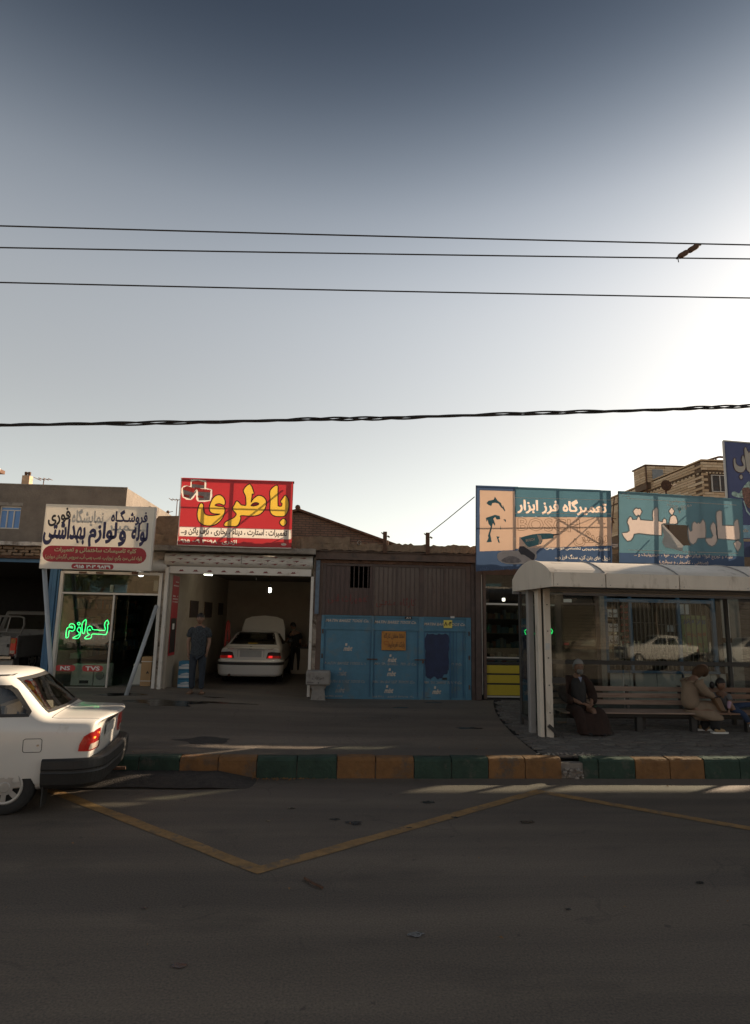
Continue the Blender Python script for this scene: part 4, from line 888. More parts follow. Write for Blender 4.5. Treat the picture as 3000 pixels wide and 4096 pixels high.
# ================================================================== blue gate workshop
t = thing('gate_workshop', 'low mud-roofed workshop behind the blue folding gate', 'workshop', (1.4, 15, 0))
obj('wall', B().box(-.29, -.2, 13.02, 20, .2, 3.3).box(3.0, 3.05, 13.02, 20, .2, 3.3).box(-.2, 3.0, 19.8, 20, .2, 3.3), m_plaster, t)
obj('floor', B().box(-.2, 3.0, 13.05, 19.8, .2, .27), m_dark, t)
obj('door_post', B().box(-.384+.02, -.30, 12.94, 12.98, 1.95, 3.2).box(-.30, -.196, 12.97, 13.04, .29, 3.12), m_brown, t)
obj('blue_strip', B().box(-.345, -.262, 12.925, 12.94, 2.0, 3.12), M('faded_blue', (.10,.13,.17), .8, var=.3, scale=4, dirt=(.06,.045,.04), dscale=3), t)
obj('steel_beam', B().box(-.36, 3.30, 12.92, 12.95, 3.17, 3.31).box(-.36, 3.30, 12.88, 12.95, 3.31, 3.335).box(-.36, 3.30, 12.88, 12.95, 3.145, 3.17), m_brown, t)
obj('roof_edge', rough_strip(-.80, 3.5, 12.84, 14, 3.34, 3.50, 70, .028, 41), m_mud, t)
obj('roof_edge', rough_strip(-3.9, -.7, 12.80, 14, 3.345, 3.56, 40, .022, 42), m_mud, t)
obj('roof_edge', rough_strip(-.9, .35, 12.83, 13.6, 3.48, 3.61, 16, .022, 43), m_mud, t)
obj('roof', B().box(-.3, 3.3, 13.5, 20, 3.34, 3.46), m_mud, t)
obj('lintel_rubble', rough_strip(-.25, 3.02, 12.96, 13.1, 3.075, 3.14, 40, .014, 44), m_rust, t)
obj('drain_pipe_end', B().lathe([(.033,-.06),(.045,-.06),(.045,.1),(.033,.1),(.033,-.06)], (.55, 12.82, 3.50), 'y', 16), m_conc, t)
for x, z in ((1.10, 3.76), (2.02, 3.765)):
    p = thing('steel_stub', 'rusty steel upright sticking above the gate roof, %s' % ('the left one' if x < 1.5 else 'the right one holding the guy wire'), 'post', (x, 12.85, 3.3))
    obj('post', B().box(x-.042, x+.042, 12.82, 12.87, 3.30, z), m_rust, p, bevel=.004)
    obj('bracket', B().bar((x+.05,12.84,z-.09),(x+.10,12.84,z-.12),.03).bar((x-.08,12.84,z-.02),(x-.03,12.84,z-.06),.02), m_rust, p)
solo('roof_stub', B().tube([(1.27,14,3.4),(1.27,14,3.72)], .014, 6), m_rust, 'thin short pipe on the gate roof between the two uprights', 'pipe')
solo('guy_wire', B().tube([(2.05,12.84,3.745),(2.4,12.66,4.03),(2.95,12.42,4.50)], .0095, 6), m_black, 'dark guy wire from the right upright up to the worker sign', 'wire')
# the gate itself
g = thing('metal_gate', 'blue folding steel gate with dusty barred glass above and stencilled lettering', 'gate', (1.4, 13, .28))
GYY = 13.0
cols = [(-.194, -.13), (.862, .905), (1.862, 1.965), (2.87, 2.977)]
m_br2 = M('dusty_brown_paint', (.085, .060, .052), .85, var=.22, scale=4, bump=.2, dirt=(.05,.038,.035), dscale=2.5)
for i, (a, c) in enumerate(cols):
    obj('post', B().box(a, c, GYY-.035, GYY+.03, .283, 1.98), m_bluegate, g, bevel=.003)
    obj('upper_post', B().box(a, c, GYY-.035, GYY+.03, 1.98, 3.07), m_br2, g, bevel=.003)
secs = [(-.13, .862), (.905, 1.862), (1.965, 2.87)]
for i, (a, c) in enumerate(secs):
    obj('rail', B().box(a, c, GYY-.03, GYY+.02, 1.945, 1.985), m_bluegate, g); obj('rail', B().box(a, c, GYY-.03, GYY+.02, 1.685, 1.735), m_bluegate, g)
    obj('rail', B().box(a, c, GYY-.03, GYY+.02, 3.02, 3.07), m_br2, g); obj('rail', B().box(a, c, GYY-.03, GYY+.02, .283, .32), m_bluegate, g)
    obj('lettered_panel', B().box(a, c, GYY-.006, GYY+.01, 1.735, 1.945), m_bluegate, g)
    mid = (a+c)/2
    if i != 2: obj('panel', B().box(a, c, GYY-.010, GYY+.01, .32, 1.685), m_bluegate, g)
    if i == 0:
        obj('upper_panel', B().box(a, .385, GYY, GYY+.008, 1.985, 3.02).box(.805, c, GYY, GYY+.008, 1.985, 3.02).box(.385, .805, GYY, GYY+.008, 1.985, 2.56), M('dusty_upper_glass', (.085,.052,.045), .5, var=.35, scale=3, spec=.4, dirt=(.05,.026,.02), dscale=3, stretch=(2.5,1,.5)), g)
        b = B().add([(.385, GYY-.002, 2.57), (.47, GYY-.002, 2.545), (.58, GYY-.002, 2.60), (.70, GYY-.002, 2.545), (.805, GYY-.002, 2.575), (.805, GYY-.002, 2.50), (.385, GYY-.002, 2.50)], [(0,6,5,4,3,2,1)])
    else:
        obj('upper_panel', B().box(a, c, GYY, GYY+.008, 1.985, 3.02), M('dusty_upper_glass%d' % 2, (.105,.074,.062), .30, var=.35, scale=3, spec=.45, dirt=(.060,.030,.022), dscale=3, stretch=(2.5,1,.5)), g)
    n = 9
    for k in range(1, n+1):
        x = a+(c-a)*k/(n+1); obj('bar', B().box(x-.008, x+.008, GYY-.018, GYY-.002, 1.985, 3.02), m_br2, g)
    if i: obj('mullion', B().box(mid-.022, mid+.022, GYY-.03, GYY+.01, 1.985, 3.02), m_br2, g)
obj('ledge_trim', B().box(-.194, 2.977, GYY-.045, GYY-.031, 1.984, 1.996), m_br2, g)
for x in (-.16, 2.93):
    for z in (.5, 1.1, 1.6): obj('hinge', B().tube([(x, GYY-.05, z), (x, GYY-.05, z+.09)], .013, 8), m_rust, g)
for x in (.862, 1.862): obj('slide_bolt', B().box(x-.09, x+.13, GYY-.055, GYY-.036, 1.08, 1.10), m_rust, g)
obj('padlock', B().box(1.93, 1.965, GYY-.07, GYY-.045, 1.02, 1.07), m_rust, g, bevel=.005)
# wicket door and fluted side of the right section
obj('panel', B().box(1.965, 2.87, GYY, GYY+.01, .32, 1.685), m_bluegate, g)
wk = obj('wicket_door', B().box(1.985, 2.52, GYY-.02, GYY-.001, .30, 1.655), m_bluegate, g, bevel=.004)
obj('door_frame', B().box(1.967, 1.985, GYY-.03, GYY-.001, .30, 1.67).box(2.52, 2.545, GYY-.03, GYY-.001, .30, 1.67).box(1.985, 2.52, GYY-.03, GYY-.001, 1.655, 1.672), m_blue, wk)
b = B(); obj('painted_patch', flat(B(), [(x+random.uniform(-.012,.012), z+random.uniform(-.02,.02)) for x, z in catmull([(2.005,.80),(2.0,1.2),(2.01,1.60),(2.25,1.62),(2.49,1.60),(2.495,1.2),(2.49,.90),(2.4,.78),(2.3,.70),(2.2,.74),(2.1,.70)], 6)], GYY-.023), M('navy_spray_paint', (.012,.022,.065), .6, var=.25, scale=5, dirt=(.02,.05,.10), dscale=5, dthr=.66), wk, fixn=False)
obj('lock', B().box(2.36, 2.46, GYY-.035, GYY-.021, .69, .735), m_black, wk)
obj('cat_hole', B().box(2.03, 2.12, GYY-.024, GYY-.0205, .29, .33), m_black, wk)
for x in (2.60, 2.66, 2.80): obj('flute', B().box(x, x+.012, GYY-.012, GYY-.0005, .32, 1.685), m_blue, g)
for (a, c) in secs[:2]:
    obj('flute', B().box(a+.02, a+.03, GYY-.018, GYY-.0105, .33, 1.67), m_blue, g); obj('flute', B().box(c-.03, c-.02, GYY-.018, GYY-.0105, .33, 1.67), m_blue, g)
m_sten = M('stencil_paint', (.50,.42,.35), .8, var=.2, scale=10, dirt=(.09,.16,.22), dscale=9, dthr=.60)
m_sten2 = M('stencil_paint_worn', (.30,.28,.26), .8, var=.3, scale=14, dirt=(.05,.15,.24), dscale=12, dthr=.50)
T1 = 'MATIN BAREZ TOOS Co.'
kw = dict(rtl=False, shear=.35)
lettering(T1, (-.107, .80, 1.84, 1.90), GYY-.012, m_sten, g, .02, **kw); lettering(T1, (.92, 1.81, 1.825, 1.885), GYY-.012, m_sten, g, .02, **kw)
lettering(T1, (1.97, 2.86, 1.80, 1.86), GYY-.012, m_sten, g, .02, **kw)
for z, xs2, m in ((.97, ((-.13+.02, .76), (.93, 1.82)), m_sten2), (.605, ((-.05, .76), (.89, 1.79), (1.97, 2.78)), m_sten2), (.27+.03, ((-.13+.02,.30), (.885, 1.78)), m_sten2)):
    for a, c in xs2: lettering(T1 if c-a > .6 else 'MATIN BARE', (a, c, z, z+.055), GYY-.027 if a > 1.9 else GYY-.014, m, g, .012, **kw)
lettering('OOS Co.', (2.56, 2.79, .985, 1.035), GYY-.0135, m_sten2, g, .012, **kw)
for x, z in ((.28, 1.25), (.17, .75), (.14, .41), (1.21, 1.035), (1.20, .75), (1.15, .41), (2.15, .40)):
    yy = GYY-.027 if x > 2 else GYY-.014
    b = text_mesh('mbt', (x, x+.19, z, z+.10), yy, .03, **kw)
    b.add([(x+.035,yy,z+.105),(x+.075,yy,z+.105),(x+.08,yy,z+.155),(x+.04,yy,z+.155)], [(0,1,2,3)])
    obj('stencil_logo', b, m_sten2 if x < .3 and z < 1 else m_sten, g, fixn=False)
# faint old red lettering behind the upper glass
lettering('تعمیرات فنی', (-.08, .78, 2.22, 2.42), GYY-.0015, M('faded_red_print', (.14,.035,.03), .7, var=.4, scale=10), g, .03)
lettering('کارگاه صنعتی', (.95, 1.80, 2.16, 2.38), GYY-.0015, MATS['faded_red_print'], g, .02)
m_mustard = M('mustard_plate', (.40,.17,.03), .6, var=.1, scale=5, dirt=(.16,.07,.03), dscale=4)
p = thing('notice_plate', 'orange hand-lettered Persian no-parking plate fixed to the blue gate', 'sign', (1.33, 12.95, 1.28))
obj('plate', B().box(1.073, 1.583, 12.955, 12.963, 1.277, 1.667), m_mustard, p, bevel=.003)
lettering('لطفاً مقابل کارگاه'.replace('ً', ''), (1.12, 1.55, 1.50, 1.64), 12.953, MATS['print_black'], p, .01)
lettering('پارک نفرمایید.', (1.20, 1.56, 1.31, 1.46), 12.953, MATS['print_black'], p, .01)
obj('scribble', B().tube([(1.12+.05+.05*math.cos(a*.7), 12.952, 1.43+.035*math.sin(a*.7)) for a in range(9)]+[(1.26,12.952,1.36)], .003, 4), m_red, p)
obj('bolt', B().box(1.085,1.10,12.95,12.955,1.645,1.66).box(1.56,1.575,12.95,12.955,1.645,1.66), m_rust, p)
p = thing('number_plate', 'yellow square house number plate reading 804 on the gate', 'plate', (2.48, 12.95, 1.75))
obj('plate', B().box(2.39, 2.572, 12.965, 12.97, 1.757, 1.92), M('number_yellow', (.62,.50,.10), .6, var=.05), p)
lettering('۸۰۴', (2.40, 2.56, 1.80, 1.885), 12.963, MATS['print_black'], p, .03, rtl=False)
p = thing('number_plate', 'small dark plate with 801 above the middle panel of the gate', 'plate', (1.64, 12.95, 1.98))
obj('plate', B().box(1.56, 1.71, 12.962, 12.968, 1.925, 1.975), m_black, p); lettering('۸۰۱', (1.59, 1.68, 1.935, 1.965), 12.960, m_swhite, p, .03, rtl=False)
solo('paper_label', B().box(2.535, 2.62, 12.955, 12.962, 1.965, 2.005), m_whiteg, 'tiny white label on the rail above the yellow number plate', 'label')
# old concrete box on its pedestal
mb_ = thing('donation_box', 'battered grey concrete box on a pedestal between garage and gate', 'box', (-.22, 12.8, .3))
m_box = M('weathered_box', (.23,.21,.19), .85, var=.2, scale=6, bump=.4, dirt=(.12,.10,.085), dscale=4)
obj('box', B().box(-.462, .028, 12.62, 12.92, .585, .865), m_box, mb_, bevel=.025)
obj('pedestal', B().add([(-.36,12.70,.28),(-.06,12.70,.28),(-.06,12.90,.28),(-.36,12.90,.28),(-.33,12.70,.48),(-.09,12.70,.48),(-.09,12.90,.48),(-.33,12.90,.48),(-.38,12.68,.59),(-.04,12.68,.59),(-.04,12.92,.59),(-.38,12.92,.59)],
    [(0,1,5,4),(1,2,6,5),(2,3,7,6),(3,0,4,7),(4,5,9,8),(5,6,10,9),(6,7,11,10),(7,4,8,11),(8,9,10,11),(3,2,1,0)]), m_box, mb_, bevel=.01)
lettering('صدقات', (-.34, -.10, .70, .78), 12.617, MATS['print_black'], mb_, .0)
obj('keyhole', B().lathe([(0,0),(.012,0),(.012,.004)], (-.21,12.616,.635), 'y', 10), m_black, mb_)
obj('fine_print', B().add([(-.44,12.6185,.63),(-.30,12.6185,.63),(-.30,12.6185,.638),(-.44,12.6185,.638)], [(0,1,2,3)]).add([(-.44,12.6185,.645),(-.32,12.6185,.645),(-.32,12.6185,.652),(-.44,12.6185,.652)], [(0,1,2,3)]), MATS['print_black'], mb_, fixn=False)

# ================================================================== tool repair shop (under the worker sign)
t = thing('tool_shop', 'narrow dim shop with yellow front panels between the gate and bus shelter', 'shop', (4, 14, .3))
obj('door_post', B().box(2.985, 3.06, 12.95, 13.04, .29, 3.12).box(3.07, 3.18, 12.90, 13.02, .29, 3.12), m_br2, t, bevel=.004)
obj('door_post', B().box(3.24, 3.302, 12.94, 13.02, .32, 3.0), m_brown, t, bevel=.004)
obj('white_strip', B().box(3.205, 3.222, 12.955, 12.97, .4, 2.9), m_white, t)
obj('transom', B().box(3.302, 4.82, 12.98, 13.04, 2.262, 2.30), m_alu, t)
obj('pane', B().box(3.302, 4.05, 13.005, 13.011, 1.17, 2.262), m_glass, t); obj('pane', B().box(4.05, 4.82, 13.005, 13.011, .32, 2.262), m_glass, t)
obj('pane', B().box(3.302, 4.82, 13.005, 13.011, 2.30, 2.9), m_glass, t)
m_ypan = M('yellow_panel', (.40,.30,.022), .5, var=.06, scale=3)
for z0, z1 in ((.385, .60), (.635, .80), (.835, 1.0)): obj('yellow_panel', B().box(3.305, 4.05, 12.985, 13.0, z0, z1), m_ypan, t, bevel=.004)
obj('black_band', B().box(3.302, 4.06, 13.0, 13.02, .36, 1.06).box(3.302, 4.05, 12.98, 13.02, 1.02, 1.07).box(3.302, 4.05, 12.98, 13.02, 1.10, 1.14), m_black, t)
obj('sill', B().box(3.302, 4.06, 12.97, 13.03, 1.145, 1.17).box(3.302, 4.06, 12.97, 13.03, .345, .375), m_alu, t)
obj('jamb', B().box(4.82, 4.90, 12.96, 13.04, .3, 2.6), m_brown, t)
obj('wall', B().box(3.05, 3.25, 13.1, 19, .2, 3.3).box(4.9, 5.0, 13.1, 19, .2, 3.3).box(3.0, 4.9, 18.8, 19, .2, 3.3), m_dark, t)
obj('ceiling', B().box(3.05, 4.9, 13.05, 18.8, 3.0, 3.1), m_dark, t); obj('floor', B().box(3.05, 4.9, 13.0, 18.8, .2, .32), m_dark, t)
obj('lintel', B().box(3.05, 9.8, 12.95, 13.05, 2.9, 3.2), m_brown, t)
obj('roof', rough_strip(3.2, 9.8, 12.9, 20, 3.2, 3.42, 50, .02, 51), m_mud, t)
b = B(); rnd = random.Random(31); bs = [B() for _ in stock_m]
for z in (.9, 1.25, 1.6, 1.95):
    b.box(3.35, 4.85, 15.0, 15.3, z, z+.02); x = 3.38
    while x < 4.8:
        w = rnd.uniform(.05, .14); bs[rnd.randrange(5)].box(x, x+w*.85, 15.05, 15.2, z+.02, z+rnd.uniform(.1, .26)); x += w
obj('shelf', b, m_shelf, t)
for q, m in zip(bs, stock_m): tag(obj('shelf_goods', q, m, None), 'assorted tool boxes crowding the shelves of the dim tool shop', 'goods', 'goods in the tool shop', 'stuff')
lp = thing('ceiling_lamp', 'small bright lamp above the transom of the tool repair shop', 'lamp', (3.82, 13.4, 2.35))
obj('lamp_tube', B().box(3.79, 3.84, 13.38, 13.42, 2.36, 2.42), M('lamp_white2', (1,1,1), .4, emit=(1,.95,.8), estr=4), lp)
obj('cord', B().tube([(3.815,13.4,2.42),(3.815,13.4,3.0)], .006, 6), m_black, lp)
nn = thing('neon_sign', 'green neon sign in the tool shop half hidden by the shelter post', 'neon sign', (4.4, 13.1, 1.6))
def circ(cx, cz, r, a0=0, a1=360, n=18): return [(cx+r*math.cos(R(a0+(a1-a0)*k/n)), 13.08, cz+r*math.sin(R(a0+(a1-a0)*k/n))) for k in range(n+1)]
obj('neon_tube', B().tube(circ(4.23, 1.70, .055, 60, 300), .009, 6).tube([(4.23,13.08,1.74),(4.225,13.08,1.70),(4.25,13.08,1.69)], .008, 6), m_neon, nn)
obj('neon_tube', B().tube(circ(4.735, 1.72, .055, -150, 150), .009, 6).tube([(4.70,13.08,1.70),(4.74,13.08,1.73),(4.76,13.08,1.70)], .008, 6), m_neon, nn)
obj('neon_tube', B().tube([(4.32,13.08,1.68),(4.45,13.08,1.66),(4.52,13.08,1.76),(4.58,13.08,1.67),(4.66,13.08,1.70)], .008, 6), m_neon, nn)
# glazed bay between the shops
t = thing('glazed_bay', 'wide plate glass bay behind the shelter reflecting the far side of the street', 'shopfront', (5.4, 13, .3))
obj('frame', B().box(4.90, 4.95, 12.97, 13.04, .3, 2.9).box(5.72, 5.80, 12.97, 13.04, .3, 2.9).box(4.95, 5.72, 12.97, 13.04, 2.30, 2.34).box(4.95, 5.72, 12.97, 13.04, .3, .62), m_brown, t)
obj('pane', B().box(4.95, 5.72, 13.0, 13.006, .62, 2.30), M('mirror_glass', (.30,.29,.27), .03, glass=1.6), t)
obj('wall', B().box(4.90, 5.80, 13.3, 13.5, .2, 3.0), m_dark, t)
obj('pillar', B().box(5.80, 5.90, 12.93, 13.10, .29, 2.9), m_conc, t)
solo('paper_label', B().box(5.02, 5.20, 12.985, 12.99, 2.35, 2.42), m_whiteg, 'small white sign above the glazed bay', 'label')
solo('window_sticker', flat(B(), [(4.98,1.46),(5.02,1.49),(5.11,1.49),(5.11,1.44),(5.02,1.44)], 12.99), m_sred, 'small red and white arrow sticker on the plate glass bay', 'sticker')
# --- filter shop with window grilles
t = thing('filter_shop', 'blue-framed filter shop front with barred windows behind the bench', 'shop', (7.2, 13, .3))
m_bl2 = M('dull_blue_paint', (.05,.115,.19), .6, var=.15, scale=4, dirt=(.06,.06,.06), dscale=4)
FX = [(5.90, 5.975), (6.475, 6.53), (7.56, 7.62), (8.34, 8.42)]
for a, c in FX: obj('frame_post', B().box(a, c, 12.96, 13.04, .6, 2.55), m_bl2, t, bevel=.003)
obj('frame_head', B().box(5.975, 8.34, 12.965, 13.035, 2.38, 2.46), m_bl2, t); obj('sill', B().box(5.90, 8.42, 12.93, 13.05, .88, .93), m_bl2, t)
obj('panel', B().box(5.975, 8.34, 13.05, 13.06, .93, 1.2), m_dark, t)
m_sillw = M('white_stone_panel', (.36,.34,.31), .7, var=.08, scale=2, dirt=(.20,.17,.14), dscale=2)
for a, c in ((5.90, 6.40), (6.41, 7.0), (7.01, 7.6), (7.61, 8.2), (8.21, 8.55)): obj('stone_panel', B().box(a, c, 12.96, 13.04, .30, .88), m_sillw, t, bevel=.004)
for (a, c) in ((5.975, 6.475), (6.53, 7.56), (7.62, 8.34)):
    obj('pane', B().box(a, c, 13.015, 13.02, .93, 2.38), m_glass, t)
def bars(a, c, n, z0, z1):
    for k in range(1, n+1):
        x = a+(c-a)*k/(n+1); obj('grille_bar', B().box(x-.009, x+.009, 12.975, 12.993, z0, z1), m_grille, t)
m_grille = M('grille_paint', (.085,.07,.055), .7, var=.2)
bars(6.53, 7.56, 10, .95, 2.38); bars(7.62, 8.34, 5, .95, 2.38); bars(5.975, 6.475, 3, .95, 2.38)
obj('grille_rail', B().box(6.53, 7.10, 12.968, 12.975, 1.935, 1.95).box(7.10, 7.56, 12.968, 12.975, 1.90, 1.915).box(6.53, 7.56, 12.968, 12.975, 1.30, 1.312), m_grille, t)
obj('grille_rail', B().box(7.62, 8.34, 12.968, 12.975, 2.02, 2.03).box(7.62, 8.34, 12.968, 12.975, 1.28, 1.29).box(5.975, 6.475, 12.968, 12.975, 2.0, 2.01).box(5.975,6.475,12.968,12.975,1.5,1.51), m_grille, t)
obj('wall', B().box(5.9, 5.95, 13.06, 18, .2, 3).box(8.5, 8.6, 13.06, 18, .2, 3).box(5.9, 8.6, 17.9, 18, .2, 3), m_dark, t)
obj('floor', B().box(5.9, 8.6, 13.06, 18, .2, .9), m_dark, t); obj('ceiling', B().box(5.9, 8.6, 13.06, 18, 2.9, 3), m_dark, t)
obj('jamb', B().box(8.60, 8.72, 12.95, 13.04, 1.65, 2.48).box(8.60, 8.72, 12.95, 13.04, .9, 1.55), m_white, t)
obj('jamb_block', B().box(8.58, 8.74, 12.94, 13.05, 1.55, 1.65), m_rust, t)
obj('fascia', B().box(5.8, 9.0, 12.96, 13.04, 2.55, 2.9), m_bl2, t)
m_paper = M('paper_white', (.50,.50,.48), .7, var=.05); m_redp = M('print_scarlet', (.42,.04,.03), .6, var=.1)
for i, (z0, z1, w) in enumerate(((2.05, 2.22, 'سوئیچ'), (1.74, 1.91, 'چسب'), (1.48, 1.66, 'لنت'))):
    p = thing('paper_notice', '%s of three white paper notices in the filter shop left window' % ('top', 'middle', 'bottom')[i], 'notice', (6.1, 13, z0))
    obj('sheet', flat(B(), [(6.0, z0), (6.235, z0), (6.235, z1), (6.0, z1)], 13.010), m_paper, p, fixn=False)
    lettering(w, (6.03, 6.21, z0+.03, z1-.03), 13.007, MATS['print_black'], p, .02)
rp = thing('red_price_list', 'column of red Persian words hung in the filter shop left window', 'notice', (6.37, 13, 1.9))
for k, w in enumerate(('لنت', 'دیسک', 'تسمه', 'روغن', 'واسکازین', 'فیلتر', 'شمع')):
    lettering(w, (6.295, 6.455, 2.26-k*.13, 2.33-k*.13), 13.0075, m_redp, rp, .02)
yp = thing('yellow_poster', 'pale green poster with blue and red writing in the filter shop right window', 'poster', (7.95, 13, 1.3))
obj('sheet', flat(B(), [(7.66,1.33),(8.24,1.33),(8.24,2.12),(7.66,2.12)], 13.010), M('poster_green', (.26,.29,.13), .7, var=.1), yp, fixn=False)
lettering('روغن موتور', (7.70, 8.20, 1.93, 2.06), 13.007, M('print_blue', (.04,.09,.28), .6), yp, .02)
lettering('تعویض روغنی', (7.70, 8.20, 1.66, 1.78), 13.007, m_redp, yp, .015); lettering('۹۱۵ ۳۱۴', (7.75, 8.15, 1.44, 1.53), 13.007, m_redp, yp, .01, rtl=False)
solo('paper_notice', flat(B(), [(7.33,1.76),(7.5,1.76),(7.5,1.91),(7.33,1.91)], 13.010), m_paper, 'small white sheet in the middle barred window of the filter shop', 'notice')
solo('paper_notice', flat(B(), [(7.64,2.14),(7.85,2.14),(7.85,2.36),(7.64,2.36)], 13.010), m_paper, 'white sheet at the top of the right filter shop window', 'notice')
# --- dark passage and brown shutter at the right edge
t = thing('shuttered_shop', 'shop with brown roller shutter at the right edge beyond the filter shop', 'shop', (10.5, 14, .3))
for k in range(24): obj('shutter_slat', B().box(9.0, 11.5, 13.15, 13.18, .3+k*.11, .3+k*.11+.104), m_br2, t, bevel=.012)
obj('wall', B().box(8.74, 9.0, 13.0, 13.4, .2, 2.9).box(11.5, 12.2, 13.0, 14, .2, 3.3), m_conc, t)
obj('roof', B().box(8.7, 9.75, 13.2, 19, 3.05, 3.25).box(9.75, 12.2, 13.0, 19, 2.95, 3.33), m_conc, t)  # right part, out of view, raised to help block the sun

# ================================================================== right-hand signs
m_teal = M('banner_teal', (.085,.185,.235), .6, var=.06, scale=2, trans=.33); m_navb = M('banner_navy', (.06,.10,.185), .6, var=.06, scale=2, trans=.3)
m_peach = M('banner_peach', (.62,.42,.30), .5, var=.05, scale=2, trans=.34)
m_tprint = M('print_teal', (.05,.16,.20), .5, var=.3, scale=14, trans=.3); m_dprint = M('print_dark', (.035,.03,.04), .5, trans=.2)
m_peachp = M('print_peach', (.80,.60,.48), .5, var=.02, trans=.5); m_rline = M('print_line', (.33,.10,.07), .5, trans=.4)
sg = thing('shop_sign', 'blue and peach power tool repair sign with a man and an angle grinder', 'sign', (4.4, 12.4, 3))
bc = TR['BOSCH_CORNERS'][0]    # tl, tr, br, bl
TL, TRr, BR, BL = bc
def BX(u, v):     # position on the sign: u along, v down
    t1 = Vector(TL).lerp(Vector(TRr), u); t2 = Vector(BL).lerp(Vector(BR), u); p = t1.lerp(t2, v); return (p.x, p.y)
def quadBX(b, u0, u1, v0, v1, y): return flat(b, [BX(u0, v1), BX(u1, v1), BX(u1, v0), BX(u0, v0)], y)
Z = lambda v: v
RQ = lambda u0, u1, v0, v1: [BX(u0, v1), BX(u1, v1), BX(u1, v0), BX(u0, v0)]
tx_ = [text_mesh('تعمیروسیم‌پیچی تخصصی انواع هیلتی،'.replace('\u200c', ''), (4.42, 5.83, 3.40, 3.50), 12.3975, .02), text_mesh('دریل های بتن کن، سنگ فرز و....', (4.64, 5.83, 3.21, 3.33), 12.3975, .02)]
rc = lambda r: B().add([(x, 12.4, z) for x, z in r], [(0,1,2,3)])
obj('banner', punched([BL, BR, TRr, TL], 12.4, [rc(RQ(.285,.995,.006,.368)), rc(RQ(.285,.995,.374,.756)), rc(RQ(.028,.282,.056,.772))]+tx_), m_navb, sg, fixn=False)
for q_ in tx_: obj('lettering', glow_letters(q_, 12.3985), m_pw, sg, fixn=False)
tt_ = text_mesh('تعمیرگاه فرز ابزار', (3.86, 5.80, 4.17, 4.50), 12.3975, .035)
obj('teal_field', punched(RQ(.284,.998,.002,.37), 12.3968, [tt_]), m_teal, sg, fixn=False); obj('lettering', glow_letters(tt_, 12.3985), m_peachp, sg, fixn=False)
obj('peach_field', quadBX(B(), .284, .998, .372, .76, 12.3972), m_peach, sg, fixn=False)
obj('peach_field', quadBX(B(), .027, .283, .055, .775, 12.395), m_peach, sg, fixn=False)
obj('rule', quadBX(B(), .284, .995, .133, .138, 12.396).add([], []), m_peachp, sg, fixn=False)
obj('rule', quadBX(B(), .284, .995, .323, .329, 12.396), m_peachp, sg, fixn=False)
for tx, bx, rt in (('BOSCH', (3.86, 5.20, 3.80, 4.08), False), ('بوش', (5.05, 5.80, 3.50, 3.84), True)):
    lettering(tx, bx, 12.3955, m_rline, sg, .025, rtl=rt, line=.010)
lettering('۰۹۱۵۳۰۵ آدرس بلوار', (3.03, 3.95, 2.95, 3.03), 12.396, M('print_faint', (.12,.18,.32), .6, trans=.3), sg, .0)
b = B(); [flat(b, p, 12.3925) for p in TR['BOSCH_WORKER']]; obj('worker_figure', b, m_tprint, sg, fixn=False)
obj('grinder_halo', flat(B(), catmull(TR['DRILL_HALO'][0], 2), 12.3930), M('print_pale', (.50,.42,.38), .5, trans=.35), sg, fixn=False)
obj('grinder_disc', flat(B(), catmull(TR['DISC'][0], 2), 12.3915), MATS['print_grey2'], sg, fixn=False)
b = B(); [flat(b, p, 12.3915) for p in TR['DRILL_BODY']]; obj('grinder_body', b, m_tprint, sg, fixn=False)
b = B(); [flat(b, p, 12.3905) for p in TR['DRILL_BLACK'][1:]]; flat(b, TR['DRILL_BLACK'][0], 12.3905) if False else None; obj('grinder_handle', b, m_dprint, sg, fixn=False)
b = B(); [flat(b, p, 12.3900) for p in TR['DRILL_COLLAR']]; obj('grinder_collar', b, m_peachp, sg, fixn=False)
lettering('BOSCH', (4.02, 4.21, 3.585, 3.64), 12.3895, m_peachp, sg, .02, rtl=False, ang=10)
lettering('BOSCH', (3.96, 4.10, 3.44, 3.49), 12.3890, m_pw, sg, .02, rtl=False, ang=-32)
b = B()
for u in (.30, .62, .945): p = BX(u, .01); q2 = BX(u, .99); b.bar((p[0],12.43,p[1]), (q2[0],12.43,q2[1]), .035, .02)
for v in (.01, .50, .985): p = BX(.0, v); q2 = BX(1, v); b.bar((p[0],12.425,p[1]), (q2[0],12.425,q2[1]), .02, .018)
p = BX(.005,.0); q2 = BX(.005,1); b.bar((p[0],12.425,p[1]), (q2[0],12.425,q2[1]), .03, .03); p = BX(.995,.0); q2 = BX(.995,1); b.bar((p[0],12.425,p[1]), (q2[0],12.425,q2[1]), .03, .03)
for (u0,v0,u1,v1) in ((.63,.33,.97,.76),(.70,.76,.95,.33),(.76,.46,.9,.36)):
    p = BX(u0,v0); q2 = BX(u1,v1); b.bar((p[0],12.5,p[1]), (q2[0],12.44,q2[1]), .016)
for u in (.95,): p = BX(u,.12); b.bar((p[0],12.45,p[1]), (p[0],14.2,3.35), .03)
obj('frame', b, m_rust, sg)

